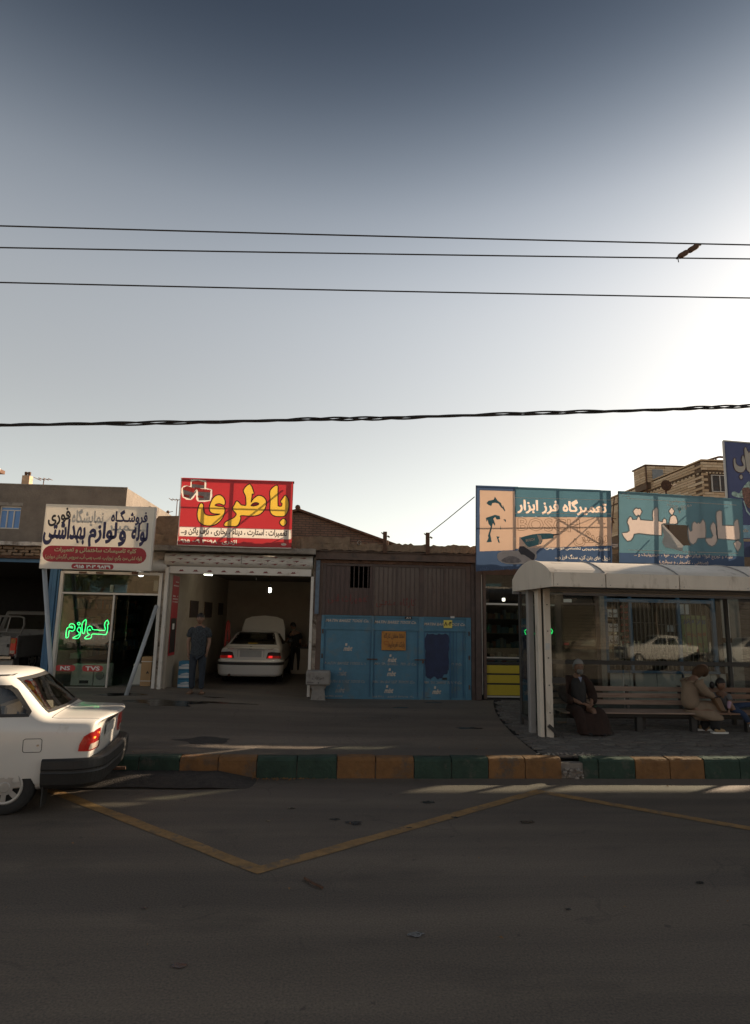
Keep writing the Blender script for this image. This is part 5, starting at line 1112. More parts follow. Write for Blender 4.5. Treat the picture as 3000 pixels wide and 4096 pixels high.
sg = thing('shop_sign', 'torn turquoise filter shop sign with large pale Persian word and a flap', 'sign', (7.4, 12.4, 3.15))
PC = TR['PARS_CORNERS'][0]; TL2, TR2, BR2, BL2 = PC
def PX(u, v):
    t1 = Vector(TL2).lerp(Vector(TR2), u); t2 = Vector(BL2).lerp(Vector(BR2), u); p = t1.lerp(t2, v); return (p.x, p.y)
m_turq = M('banner_turquoise', (.125,.24,.285), .6, var=.07, scale=2, trans=.30)
hole = TR['PARS_HOLE'][0]
px_ = [text_mesh('تهیه و توزیع انواع فیلترهای روغن ، هوا ، هیدرولیک و ...', (6.35, 8.53, 3.30, 3.41), 12.3955, .02), text_mesh('(صنعتی ، کامیونی و سواری)', (6.90, 7.98, 3.17, 3.27), 12.3955, .02)]
obj('banner', punched([BL2, BR2, TR2, TL2], 12.4, [flat(B(), hole, 12.4), rc([PX(.003,.997), PX(.997,.997), PX(.997,.852), PX(.003,.852)])]+[flat(B(), p, 12.4) for p in TR['PARS_WORD']]), m_turq, sg, fixn=False)
obj('lower_field', punched([PX(.003,.997), PX(.997,.997), PX(.997,.85), PX(.003,.85)], 12.3975, px_), m_navb, sg, fixn=False)
m_pink = M('banner_pale_pink', (.66,.53,.46), .5, var=.04, trans=.36)
b = B(); b2 = B()
for p in TR['PARS_WORD']:
    c1 = outset(p, .020); n_ = len(p); b2.add([(x, 12.3975, z) for x, z in c1]+[(x, 12.3975, z) for x, z in outset(p, -.006)], [(i, (i+1) % n_, n_+(i+1) % n_, n_+i) for i in range(n_)])
    obj('lettering', flat(B(), p, 12.3985), m_pink, sg, fixn=False)
obj('letter_shadow', b2, M('print_shade', (.22,.24,.24), .6, trans=.3), sg, fixn=False)
fl = TR['PARS_FLAP'][0]; b = B()
vs = [(x, 12.385-.10*max(0, (4.1-z))*(1 if i in (3, 4, 5, 6) else .4), z) for i, (x, z) in enumerate(fl)]
tri = tessellate_polygon([[Vector((x, z, 0)) for x, z in fl]]); b.add(vs, tri)
obj('hanging_flap', b, M('banner_back', (.42,.38,.35), .7, var=.08, trans=.2), sg, fixn=False)
for v0 in (.085+.01, .805): 
    obj('rule', flat(B(), [PX(.07,v0+.006), PX(.95,v0+.006), PX(.95,v0), PX(.07,v0)], 12.3965) if v0 < .5 else flat(flat(B(), [PX(.07,v0+.006), PX(.34,v0+.006), PX(.34,v0), PX(.07,v0)], 12.3965), [PX(.62,v0+.006), PX(.95,v0+.006), PX(.95,v0), PX(.62,v0)], 12.3965), m_peachp, sg, fixn=False)
for q_ in px_: obj('lettering', glow_letters(q_, 12.3985), m_pink, sg, fixn=False)
lettering('صولتی', (7.20, 7.55, 4.50, 4.59), 12.3955, m_pink, sg, .0)
lettering('۳۶۶۶۰۵۲۲', (6.13, 6.34, 4.60, 4.63), 12.3955, m_pink, sg, .02, rtl=False); lettering('چاپ عصر', (6.15, 6.33, 4.65, 4.69), 12.3955, m_pink, sg, .02)
b = B(); cx = 7.42
for s in (-1, 1):
    for k, (dx, dz, r) in enumerate(((.06,4.42,.035),(.13,4.43,.03),(.20,4.45,.028),(.26,4.46,.02),(.0,4.37,.035),(.07,4.37,.022),(.14,4.385,.018))):
        c = (cx+s*dx, dz-.0); ring = [(c[0]+r*math.cos(a*.7854), c[1]+r*math.sin(a*.7854)) for a in range(8)]
        inn = [(c[0]+r*.55*math.cos(a*.7854), c[1]+r*.55*math.sin(a*.7854)) for a in range(8)]; flat(b, ring, 12.3958, [inn])
flat(b, [(cx, 4.27), (cx+.025, 4.32), (cx, 4.345), (cx-.025, 4.32)], 12.3958)
obj('ornament', b, m_pink, sg, fixn=False)
b = B()
for s in (0, 1):
    for (dx, dz, r) in ((.0,3.435,.022),(.06,3.44,.025),(.13,3.435,.028),(.2,3.435,.02),(.25,3.43,.015)):
        c = (7.44+dx, dz+.01); flat(b, [(c[0]+r*math.cos(a*.7854), c[1]+r*math.sin(a*.7854)) for a in range(8)], 12.3958, [[(c[0]+r*.55*math.cos(a*.7854), c[1]+r*.55*math.sin(a*.7854)) for a in range(8)]])
    break
obj('ornament', b, m_pink, sg, fixn=False)
b = B()
for u in (.32, .66): p = PX(u, .01); q2 = PX(u, .99); b.bar((p[0],12.44,p[1]), (q2[0],12.44,q2[1]), .05, .03) if u > .4 else (b.bar((p[0],12.44,p[1]), (p[0]-.01,12.44,4.13), .05, .03).bar((p[0]-.015,12.44,4.13), (q2[0],12.44,q2[1]), .05, .03))
for v in (.01, .985): p = PX(.0, v); q2 = PX(1, v); b.bar((p[0],12.43,p[1]), (q2[0],12.43,q2[1]), .03, .035)
for u in (.005, .995): p = PX(u, .0); q2 = PX(u, 1); b.bar((p[0],12.43,p[1]), (q2[0],12.43,q2[1]), .03, .03)
for (u0,v0,u1,v1) in ((.68,.12,.47,.42),(.30,.62,.16,.84),(.70,.84,.88,.66),(.75,.2,.9,.12)):
    p = PX(u0,v0); q2 = PX(u1,v1); b.bar((p[0],12.5,p[1]), (q2[0],12.44,q2[1]), .016)
obj('frame', b, m_rust, sg)
solo('roof_strut', B().bar((5.93,12.6,4.3),(6.05,12.6,4.05),.02).bar((5.95,12.6,4.16),(6.1,12.6,4.15),.015).bar((5.93,12.6,3.45),(6.08,12.6,4.62),.018), m_rust, 'tangle of thin rusty struts in the gap between the two big blue signs', 'strut')

sg = thing('shop_sign', 'tall navy restaurant sign cut by the right edge with white letters and food', 'sign', (9.8, 13.2, 3.2))
c = TR['BLUE_CORNERS'][0]; X1b = 9.82
m_navp = M('panel_indigo', (.035,.045,.115), .5, var=.04, trans=.15)
obj('panel', flat(B(), [(9.05,3.24), (X1b,3.24), (X1b,6.16), (c[0][0],c[0][1])], 13.2), m_navp, sg, fixn=False)
obj('edge_frame', B().bar((9.03,13.21,3.2),(9.085,13.21,6.19),.035).bar((9.085,13.21,6.2),(X1b,13.21,6.17),.03), m_alu, sg)
obj('backing', B().box(9.1, X1b, 13.23, 13.30, 3.3, 3.36).box(9.1, X1b, 13.23, 13.3, 4.7, 4.76).box(9.12, 9.18, 13.23, 13.3, 3.3, 6.12), m_rust, sg)
b = B(); b2 = B()
for p in TR['BLUE_WORD']: flat(b, catmull(p, 2), 13.192); flat(b2, outset(catmull(p, 2), .02), 13.196)
lettering('کـبـاب'[:4], (9.66, 9.81, 5.3, 5.95), 13.192, m_pw, sg, .05)
obj('letter_shadow', b2, m_bord, sg, fixn=False); obj('lettering', b, m_pw, sg, fixn=False)
obj('food_picture', flat(B(), catmull(TR['BLUE_FOOD'][0], 2), 13.194), M('print_food_green', (.32,.42,.36), .5, var=.8, scale=16), sg, fixn=False)
obj('food_picture', flat(B(), catmull(TR['BLUE_MEAT'][0], 2), 13.192), M('print_food_brown', (.22,.10,.07), .5, var=.8, scale=22), sg, fixn=False)
b = B(); flat(b, TR['BLUE_BOWL'][0], 13.191); obj('bowl_picture', b, M('print_bowl', (.40,.52,.50), .5, var=.2), sg, fixn=False)
obj('sky_band', flat(B(), [(9.06,3.9),(9.05,4.15),(9.3,4.2),(X1b,4.2),(X1b,3.9)], 13.196), M('print_skyblue', (.25,.42,.52), .5, var=.3, scale=4), sg, fixn=False)
obj('word_band', flat(B(), [(9.05,3.82),(9.06,3.88),(X1b,3.88),(X1b,3.82)], 13.194), M('print_tan', (.45,.30,.18), .5), sg, fixn=False)
lettering('طبخ شیراز', (9.06, 9.9, 4.0, 4.12), 13.190, m_pw, sg, .05)

# ================================================================== brick building, far right
t = thing('brick_apartment', 'pale brick three-storey building with roof stair tower behind the turquoise sign', 'apartment building', (20, 30, 0))
m_stone = [M('cladding_%d' % i, c2, .85, var=.14, scale=5, bump=.2) for i, c2 in enumerate([(.55,.40,.26), (.50,.365,.23), (.60,.46,.31), (.46,.32,.195)])]
m_joint = M('dark_joint', (.13,.085,.055), .95, var=.1)
BXX, BYY, BH = 16.76, 26, 9.30
obj('wall', B().box(BXX+.03, 24, BYY+.03, 40, 0, BH-.05), m_joint, t)
# windows on the street side
st = [mesh_of('cladding_stone', B().box(-.24, .24, -.03, .03, -.056, .056), m, bevel=.006) for m in m_stone]
stL = [mesh_of('cladding_stone_side', B().box(-.03, .03, -.59, .59, -.056, .056), m, bevel=.006) for m in m_stone]
rnd = random.Random(17); many = []; restq = []
wn = (17.15, 17.93, 7.86, 8.62)
def course(z, row):
    if row % 2: restq.append(z)
    x = BXX+.24+(row % 2)*.245; 
    while x < 20.2:
        if not (wn[0]-.2 < x < wn[1]+.2 and wn[2]-.05 < z < wn[3]+.05) and x-.24 > BXX-.25: many.append(('f', (x+ (.0), BYY, z)))
        x += .49
row = 0; z = 7.0
while z < BH:
    if not (8.74 < z < 8.86): course(z, row)
    y = BYY+.55+(row % 2)*.6
    while y < 39.5: 
        if not (8.74 < z < 8.86): many.append(('s', (BXX, y, z)))
        y += 1.2
    z += .128; row += 1
many.sort(key=lambda q: q[1][1]*1.0+abs(q[1][2]-8.3)*.2)
restb = [B() for _ in m_stone]
for i, (k, (x, y, z)) in enumerate(many):
    c = rnd.randrange(4)
    if i < 290: piece('cladding_stone', (st if k == 'f' else stL)[c], (x, y, z), t)
    elif k == 'f': restb[c].box(x-.24, x+.24, y-.03, y+.03, z-.056, z+.056)
    else: restb[c].box(x-.03, x+.03, y-.59, y+.59, z-.056, z+.056)
# stair tower stones
for zz in range(9):
    z = 9.30+.128*zz
    if z < 10.1:
        for k in range(9): restb[rnd.randrange(4)].box(16.52+.5*k-(zz % 2)*.0, 16.52+.5*k+.485, 30.38, 30.44, z-.056, z+.056)
        for k in range(2): restb[rnd.randrange(4)].box(16.46, 16.52, 30.5+.6*k, 31.08+.6*k, z-.056, z+.056)
for z in restq: restb[rnd.randrange(4)].box(BXX-.03, BXX+.235, BYY-.03, BYY+.03, z-.056, z+.056)
for c in range(4): tag(obj('cladding_field', restb[c], m_stone[c], t, fixn=False), kind='stuff')
w = obj('window', B().box(17.15, 17.18, 25.93, 26.0, 7.87, 8.60).box(17.90, 17.93, 25.93, 26.0, 7.87, 8.60).box(17.15, 17.93, 25.93, 26.0, 8.60, 8.63).box(17.15, 17.93, 25.93, 26.0, 7.84, 7.87).box(17.52, 17.56, 25.93, 26.0, 7.87, 8.60), m_white, t)
for a, c2 in ((17.18, 17.52), (17.56, 17.90)): obj('pane', B().box(a, c2, 25.97, 25.99, 7.87, 8.60), M('dark_pane', (.03,.03,.03), .15, var=.1), w)
b = B()
for k in range(12): b.box(17.2, 17.88, 25.95, 25.96, 7.92+k*.058, 7.935+k*.058)
obj('blind', b, m_rust, w)
obj('dentil_band', B().box(BXX-.02, 24, BYY-.06, BYY, 8.76, 8.80).box(BXX-.06, BXX, BYY-.06, 40, 8.76, 8.80), m_joint, t)
b = B()
for k in range(20): b.box(BXX+.15+k*.16, BXX+.24+k*.16, BYY-.05, BYY-.01, 8.70, 8.755)
for k in range(40): b.box(BXX-.05, BXX-.01, BYY+.2+k*.32, BYY+.36+k*.32, 8.70, 8.755)
obj('dentil', b, m_stone[2], t)
obj('coping', B().box(BXX-.04, 24, BYY-.04, BYY+.3, BH, BH+.06).box(BXX-.04, BXX+.3, BYY+.3, 40, BH, BH+.06), m_stone[1], t)
tw = obj('stair_tower', B().box(16.51, 21.2, 30.45, 31.7, 8.9, 10.12), m_joint, t)
obj('tower_cornice', B().box(16.42, 21.3, 30.35, 31.8, 10.13, 10.20), m_rust, tw); obj('tower_glass', B().box(16.8, 17.4, 30.36, 30.40, 9.35, 9.95), M('grey_pane', (.20,.20,.20), .2), tw)
obj('drain_pipe', B().tube([(16.45,30.33,10.1),(16.45,30.33,7.0)], .04, 6), m_rust, t)
obj('roof_frame', B().bar((17.0,28,9.3),(19.4,27,9.55),.09).bar((16.9,27.2,9.36),(17.9,26.4,9.62),.08).bar((17.9,26.4,9.62),(18.4,26.4,9.60),.08).bar((17.8,26.5,9.3),(17.8,26.5,9.6),.05), m_rust, t)
d = thing('satellite_dish', 'round dark satellite dish on a mast in front of the brick building', 'dish', (11.55, 20, 6.4))
obj('dish', B().lathe([(0,.04),(.1,.03),(.19,0),(.195,.01),(.1,.045),(0,.055)], (11.55, 20, 6.67), 'y', 20), m_rust, d, smooth=True)
obj('mast', B().tube([(11.58,20.1,3.2),(11.58,20.1,6.6)], .03, 8), m_rust, d)
obj('feed_arm', B().bar((11.55,20,6.5),(11.62,19.75,6.62),.02).bar((11.62,19.78,6.62),(11.9,20,6.72),.025), m_rust, d)
b = B()
solo('antenna', B().tube([(10.9,20,3.2),(10.9,20,6.35)], .015, 6).bar((10.8,20,6.3),(11.0,20,6.36),.03), m_rust, 'small rooftop aerial left of the satellite dish', 'antenna')
# corrugated roof behind the torn hole
t = thing('corrugated_shed', 'low shed with corrugated roof glimpsed through the tear in the turquoise sign', 'shed', (8, 18, 0))
b = B(); vs = []; fs = []; n = 90
for i in range(n+1):
    x = 5.4+7*i/n; w_ = .02*math.sin(i*1.9); vs += [(x, 16.5, 4.02+w_), (x, 19.5, 4.5+w_)]
    if i: k = 2*i; fs.append((k-2, k, k+1, k-1))
obj('roof_sheet', b.add(vs, fs), m_rust, t, fixn=False); obj('wall', B().box(5.5, 12.2, 16.7, 17, 3.42, 3.98), MATS.get('x') or M('shed_wall', (.33,.24,.16), .9, var=.2), t)
b = B()
for k in range(7): b.box(5.5, 12.2, 16.66, 16.7, 3.42+k*.08, 3.42+k*.08+.065)
obj('board', b, m_stone[3], t)

# ================================================================== bus shelter
m_sw = M('shelter_white', (.60,.53,.445), .42, var=.07, scale=2, bump=.05, dirt=(.36,.30,.235), dscale=2.2, dthr=.56, stretch=(2,2,.6))
m_sg = M('shelter_grey', (.26,.245,.235), .5, var=.08); m_sdk = M('shelter_dark', (.035,.032,.03), .5, var=.2)
sh = thing('bus_shelter', 'white barrel-roofed bus shelter with glass walls over a wooden bench', 'bus shelter', (6, 9.3, .24))
SX0, SX1, SY0, SY1 = 3.05, 10.2, 8.27, 10.05; ZB, ZT, ZP = 2.425, 2.628, 2.85
seams = [SX0, 3.80, 4.865, 5.92, 6.98, 8.04, 9.1, SX1]
def roof_y(t): return SY0+(SY1-SY0)*t
def roof_z(t): return ZT-.01+(ZP-ZT+.01)*math.sin(math.pi*t)**.8
for a, c in zip(seams, seams[1:]):
    b = B(); n = 18; vs = []; fs = []
    for k in range(n+1):
        for x in (a+.004, c-.004): vs.append((x, roof_y(k/n), roof_z(k/n)))
        for x in (a+.004, c-.004): vs.append((x, roof_y(k/n), roof_z(k/n)-.03))
        if k:
            i = 4*k; fs += [(i-4, i-3, i+1, i), (i-2, i+2, i+3, i-1), (i-4, i, i+2, i-2), (i-3, i-1, i+3, i+1)]
    fs += [(0,2,3,1), (4*n, 4*n+1, 4*n+3, 4*n+2)]
    o = obj('roof_panel', b.add(vs, fs), m_sw, sh); 
    obj('fascia_panel', B().box(a+.006, c-.006, SY0-.03, SY0-.002, ZB, ZT), m_sw, sh, bevel=.006)
    obj('soffit', B().box(a+.006, c-.006, SY0, SY1, ZB+.03, ZB+.045), m_sg, sh)
for x in seams[1:-1]:
    obj('roof_seam', B().tube([(x, roof_y(k/14), roof_z(k/14)+.006) for k in range(15)], .010, 5), m_sg, sh)
g = [(SY0-.03, ZB), (SY0-.03, ZT)]+[(roof_y(k/16), roof_z(k/16)+.01) for k in range(0, 17)]+[(SY1+.02, ZT), (SY1+.02, ZB)]
obj('gable_end', B().prism(g, SX0-.03, SX0, 'x'), m_sw, sh)
obj('rear_fascia', B().box(SX0, SX1, SY1-.01, SY1+.02, ZB, ZT), m_sw, sh)
zb = sz(3.2, 9.3)
for x0, x1, y0, y1, m in ((3.165, 3.225, 9.25, 9.40, m_sw), (3.235, 3.25, 9.27, 9.38, m_sdk), (3.258, 3.365, 9.25, 9.38, m_sw)):
    obj('post', B().box(x0, x1, y0, y1, zb-.02, ZB+.02), m, sh, bevel=.008)
obj('post', B().box(3.11, 3.20, 9.55, 9.66, zb-.02, ZB+.02), m_sg, sh, bevel=.008)
obj('bracket', B().box(3.36, 3.56, 9.24, 9.30, 1.03, 1.11), m_sdk, sh)
obj('foot_bracket', B().bar((3.28,9.235,.42),(3.44,9.25,.28),.05), m_sdk, sh)
obj('post', B().box(3.20, 3.25, 10.30, 10.36, .20, ZB+.03), m_sdk, sh, bevel=.005)
for x in (6.9, 9.6): obj('post', B().box(x, x+.06, 10.34, 10.40, .2, ZB+.02), m_sdk, sh, bevel=.005)
m_sgl = M('shelter_glass', (.80,.84,.82), .02, glass=1.5)
obj('pane', B().box(3.215, 3.222, 9.42, 10.29, .42, 2.40), m_sgl, sh)
obj('pane', B().box(3.40, 3.60, 9.33, 9.336, .42, 2.40), m_sgl, sh)
for a, c in ((3.27, 5.0), (5.02, 6.88), (6.98, 9.58)): obj('pane', B().box(a, c, 10.362, 10.368, .42, 2.40), m_sgl, sh)
obj('rail', B().box(3.62, 9.6, 10.31, 10.345, 1.235, 1.305), m_sdk, sh); obj('rail', B().box(3.25, 9.6, 10.32, 10.35, .36, .42), m_sdk, sh)
obj('rail', B().box(3.205, 3.235, 9.42, 10.29, .36, .42), m_sdk, sh)
obj('roof_beam', B().box(SX0+.05, SX1, 9.30, 9.36, ZB-.01, ZB+.029).box(SX0+.05, SX1, 10.3, 10.36, ZB-.03, ZB+.02), m_sg, sh)
obj('lamp_strip', B().box(3.9, 6.6, 9.6, 9.66, ZB+.0, ZB+.028), m_alu, sh)
obj('roof_brace', B().bar((7.05,9.4,2.42),(7.35,9.4,2.18),.02).bar((7.35,9.4,2.18),(7.36,9.4,2.42),.02), m_sg, sh)
for z in (.6, 1.0, 1.4, 1.8, 2.2):
    obj('bolt', B().lathe([(0,-.006),(.009,-.006),(.011,0)], (3.312, 9.25, z), 'y', 8), m_sdk, sh)
for a, c in zip(seams, seams[1:]):
    for x in (a+.06, c-.06): obj('rivet', B().lathe([(0,-.034),(.007,-.034),(.009,-.03)], (x, SY0, ZB+.035), 'y', 8), m_sg, sh)
solo('torn_sticker', B().box(3.268, 3.335, 9.246, 9.249, 1.52, 1.62), m_paper, 'torn pale paper stuck on the white front post of the shelter', 'sticker')
# bench
bn = thing('bench', 'long slatted wooden bench with dark steel legs inside the bus shelter', 'bench', (6, 9.9, .25))
m_wood = M('bench_wood', (.20,.115,.075), .7, var=.25, scale=3, bump=.2, stretch=(.6,6,6)); m_wood2 = M('bench_wood_worn', (.28,.20,.155), .75, var=.2, scale=3, bump=.2, stretch=(.6,6,6), dirt=(.17,.09,.06), dscale=1.2)
xs_ = [(3.66, 6.0), (6.01, 8.4)]
for a, c in xs_:
    for z0 in (.62, .725, .83): obj('back_slat', B().box(a, c, 10.06+(z0-.6)*.12, 10.085+(z0-.6)*.12, z0, z0+.075), m_wood2 if a < 5 else m_wood, bn, bevel=.006)
    for k in range(4): obj('seat_slat', B().box(a, c, 9.62+k*.11, 9.62+k*.11+.095, .535, .56), m_wood2 if a < 5 else m_wood, bn, bevel=.006)
obj('seat_beam', B().box(3.66, 8.4, 9.75, 9.80, .475, .533), m_sdk, bn); obj('seat_beam', B().box(3.66, 8.4, 9.97, 10.01, .475, .533), m_sdk, bn)
for x in (4.03, 4.93, 5.83, 6.75, 7.7):
    obj('leg', B().box(x-.045, x+.045, 9.72, 9.80, .22, .475), m_sdk, bn); obj('leg', B().box(x+.17, x+.23, 9.97, 10.02, .22, .475), m_sdk, bn)
    obj('back_support', B().bar((x,10.075,.50),(x,10.115,.93),.05,.025), m_sdk, bn)
# ================================================================== wires
m_wire = M('wire', (.02,.018,.018), .5, var=0)
def span(z0, z1, y, r, sag, lab, n=40, x0=-14, x1=16):
    pts = []
    for k in range(n+1):
        s = k/n; x = x0+(x1-x0)*s
        zz = z0+(z1-z0)*(x+5.3)/12.25
        pts.append((x, y, zz+sag*((x-.7)/8)**2))
    return solo('power_line', B().tube(pts, r, 6), m_wire, lab, 'power line')
span(7.86, 8.342, 9, .0115, .02, 'topmost of the three thin overhead lines'); span(7.49, 8.08, 9, .011, .02, 'second of the three thin overhead lines, touching the spacer')
span(6.905, 7.36, 9, .011, .02, 'lowest of the three thin overhead lines')
b = B(); rnd = random.Random(3)
for s in range(3):
    pts = []
    for k in range(200):
        x = -12+24*k/199; z = 5.239+(x+6.06)*(5.629-5.239)/6.78
        if x > .7: z = 5.629+(x-.7)*(6.228-5.629)/7.47
        z += .03*math.exp(-((x-.7)/3)**2)
        a = x*3.2+s*2.09+.8*math.sin(x*.9); q = .022+.012*math.sin(x*1.7+s)
        pts.append((x, 11+q*math.cos(a), z+q*math.sin(a)))
    b.tube(pts, .0165, 6)
solo('twisted_cable', b, m_wire, 'thick twisted black cable sagging low across the whole sky', 'cable')
sp = thing('cable_spacer', 'dark two-lobed insulating spacer tying two overhead lines together at right', 'spacer', (6, 9, 8.15))
def lobe(p, q, r):
    p = Vector(p); q = Vector(q); pts = [p.lerp(q, k/8) for k in range(9)]
    return B().tube(pts, r, 10, rr=[r*.55, r*.95, r, r, r*.97, r, r, r*.9, r*.5])
P0 = Vector((5.63, 9, 8.02)); P1 = Vector((6.05, 9, 8.30)); Mi = P0.lerp(P1, .5)
obj('lobe', lobe(P0.lerp(P1, .08), Mi, .048), m_rust, sp, smooth=True); obj('lobe', lobe(Mi, P0.lerp(P1, .95), .048), m_rust, sp, smooth=True)
obj('clamp', B().tube([P0, P0.lerp(P1,.12)], .022, 6).tube([P0.lerp(P1,.92), P1+Vector((.02,0,.005))], .022, 6).tube([P0+Vector((.02,0,.02)), P0+Vector((.03,0,-.07))], .008, 5), m_wire, sp)

# ================================================================== unseen blockers added past the right edge, shaped to cast the evening shade
t = thing('shade_shops', 'low concrete shop row continuing along the street beyond the right edge', 'shop row', (14, 15, 0))
obj('wall', B().box(12.2, 20, 13.2, 19, 0, 3.75), m_conc, t)
obj('roof', B().box(9.8, 20, 13.0, 19, 3.34, 3.84), m_conc, t)  # added row; its roof edge is the bottom of the sun slot
sgx = thing('shade_panels', 'long opaque roof sign above the low shops past the right edge', 'sign', (10.5, 13, 3.6))
obj('panel', B().box(9.88, 10.7, 13.0, 13.08, 3.84, 5.20).box(10.7, 12.3, 13.0, 13.08, 4.16, 5.20), m_navp, sgx)  # added shade panels; openings let sun onto the kerb and shelter roof
obj('header', B().box(9.88, 12.3, 13.0, 13.08, 6.2, 7.6), m_navp, sgx)
for x in (9.88, 12.26): obj('leg', B().box(x, x+.04, 13.09, 13.13, 3.8, 7.3), m_rust, sgx)
bbx = thing('billboard', 'big two-part billboard on legs above the shop row past the right edge', 'billboard', (15, 13, 4))
obj('panel', B().box(12.3, 14.4, 13.0, 13.10, 4.16, 9.5).box(15.2, 16.0, 13.0, 13.10, 4.16, 9.5), m_navp, bbx)
obj('lower_panel', B().box(14.4, 15.2, 13.0, 13.10, 4.16, 5.42), m_navp, bbx); obj('upper_panel', B().box(14.4, 15.2, 13.0, 13.10, 5.72, 9.5), m_navp, bbx)  # added blocker; the gap between panels lets a sun patch onto the road
obj('wing_panel', B().box(16.0, 16.9, 13.0, 13.10, 3.84, 5.72).box(16.0, 16.9, 13.0, 13.10, 5.98, 9.5).box(16.9, 20.0, 13.0, 13.10, 3.84, 9.5), m_navp, bbx)
for x in (12.4, 15.8): obj('leg', B().box(x, x+.1, 13.12, 13.2, 3.84, 9.4), m_rust, bbx)
t = thing('shade_block', 'plain two-storey rendered block beyond the right edge of the view', 'building', (24, 14.5, 0))
obj('wall', B().box(20.0, 50, 13.1, 16.1, 0, 9.5), m_plaster, t); obj('roof', B().box(19.95, 50.1, 13.05, 16.2, 9.5, 9.6), m_conc, t)  # added blocker that keeps the near road in shade
# ================================================================== VEHICLES (built with x forward, y left, z up, rear bumper at x = 0)
m_carw = M('white_car_paint', (.66,.63,.58), .28, var=.03, scale=1.5, coat=.6, dirt=(.50,.45,.38), dscale=1.6, dthr=.62)
m_carglass = M('tinted_car_glass', (.40,.39,.35), .03, glass=1.65)
m_trim = M('black_plastic', (.022,.021,.020), .55, var=.15, scale=8, bump=.1)
m_tyre = M('tyre_rubber', (.02,.019,.018), .85, var=.2, scale=10, bump=.2)
m_hub = M('hubcap_silver', (.42,.40,.37), .4, metal=.3, var=.08)
m_tred = M('tail_lamp_red', (.22,.008,.008), .15, var=.25, scale=22, coat=.8, emit=(1,.05,.02), estr=.03)
m_tclr = M('tail_lamp_clear', (.42,.34,.28), .2, var=.25, scale=20, coat=.6); m_tdk = M('tail_lamp_smoked', (.05,.025,.025), .2, var=.2, coat=.6)
m_tor = M('lamp_glow', (1,.25,.04), .3, emit=(1,.22,.03), estr=1.0)
m_plate = M('blank_plate', (.38,.37,.35), .6, var=.12, scale=3); m_seam = M('panel_gap', (.03,.028,.026), .8, var=0)
m_seat = M('seat_cloth', (.13,.11,.09), .9, var=.1); m_chrome = M('chrome', (.55,.54,.52), .2, metal=1, var=0)

def car_shell(st, curve=.10, wheels=(), wr=.31, cuts=2):
    """st: list of (x, [9 points (y, z) bottom centre to top centre])"""
    vs = []; fs = []; L = st[-1][0]
    for x, pts in st:
        full = [(-y, z) for y, z in pts[1:-1]][::-1]
        ring = pts + full            # 9 + 7 = 16
        wmax = max(p[0] for p in pts)
        for y, z in ring:
            e = 0
            if x < .35: e = curve*(abs(y)/wmax)**2.4*(1-x/.5)
            if x > L-.45: e = -curve*1.3*(abs(y)/wmax)**2.2*(1-(L-x)/.5)
            vs.append((x+e, y, z))
    n = 16
    for i in range(len(st)-1):
        for k in range(n): fs.append((i*n+k, i*n+(k+1)%n, (i+1)*n+(k+1)%n, (i+1)*n+k))
    for i0 in (0, (len(st)-1)*n):
        for k in range(0, 8):
            a, b_ = k, k+1; a2 = (n-k) % n; b2 = n-k-1
            f = [i0+a, i0+b_, i0+b2, i0+a2]; f2 = []
            for q in f:
                if q not in f2: f2.append(q)
            if len(f2) > 2: fs.append(tuple(f2))
    me = bpy.data.meshes.new('shell'); me.from_pydata(vs, [], fs)
    bm = bmesh.new(); bm.from_mesh(me); bmesh.ops.recalc_face_normals(bm, faces=bm.faces); bm.to_mesh(me); bm.free()
    o = bpy.data.objects.new('tmp', me); COL.objects.link(o)
    m = o.modifiers.new('s', 'SUBSURF'); m.levels = cuts; m.render_levels = cuts; m.subdivision_type = 'CATMULL_CLARK'
    cut = []
    for wx in wheels:
        cb = B().tube([(wx, -2, wr), (wx, 2, wr)], wr+.055, 28)
        cm = bpy.data.meshes.new('c'); cm.from_pydata([tuple(p) for p in cb.v], [], cb.f)
        co = bpy.data.objects.new('c', cm); COL.objects.link(co); cut.append(co)
        bo = o.modifiers.new('b', 'BOOLEAN'); bo.object = co; bo.operation = 'DIFFERENCE'; bo.solver = 'EXACT'
    bpy.context.view_layer.update()
    dg = bpy.context.evaluated_depsgraph_get(); out = bpy.data.meshes.new_from_object(o.evaluated_get(dg))
    bpy.data.objects.remove(o)
    for c in cut: bpy.data.objects.remove(c)
    return out
def bvh_of(me):
    bm = bmesh.new(); bm.from_mesh(me); t = BVHTree.FromBMesh(bm); bm.free(); return t
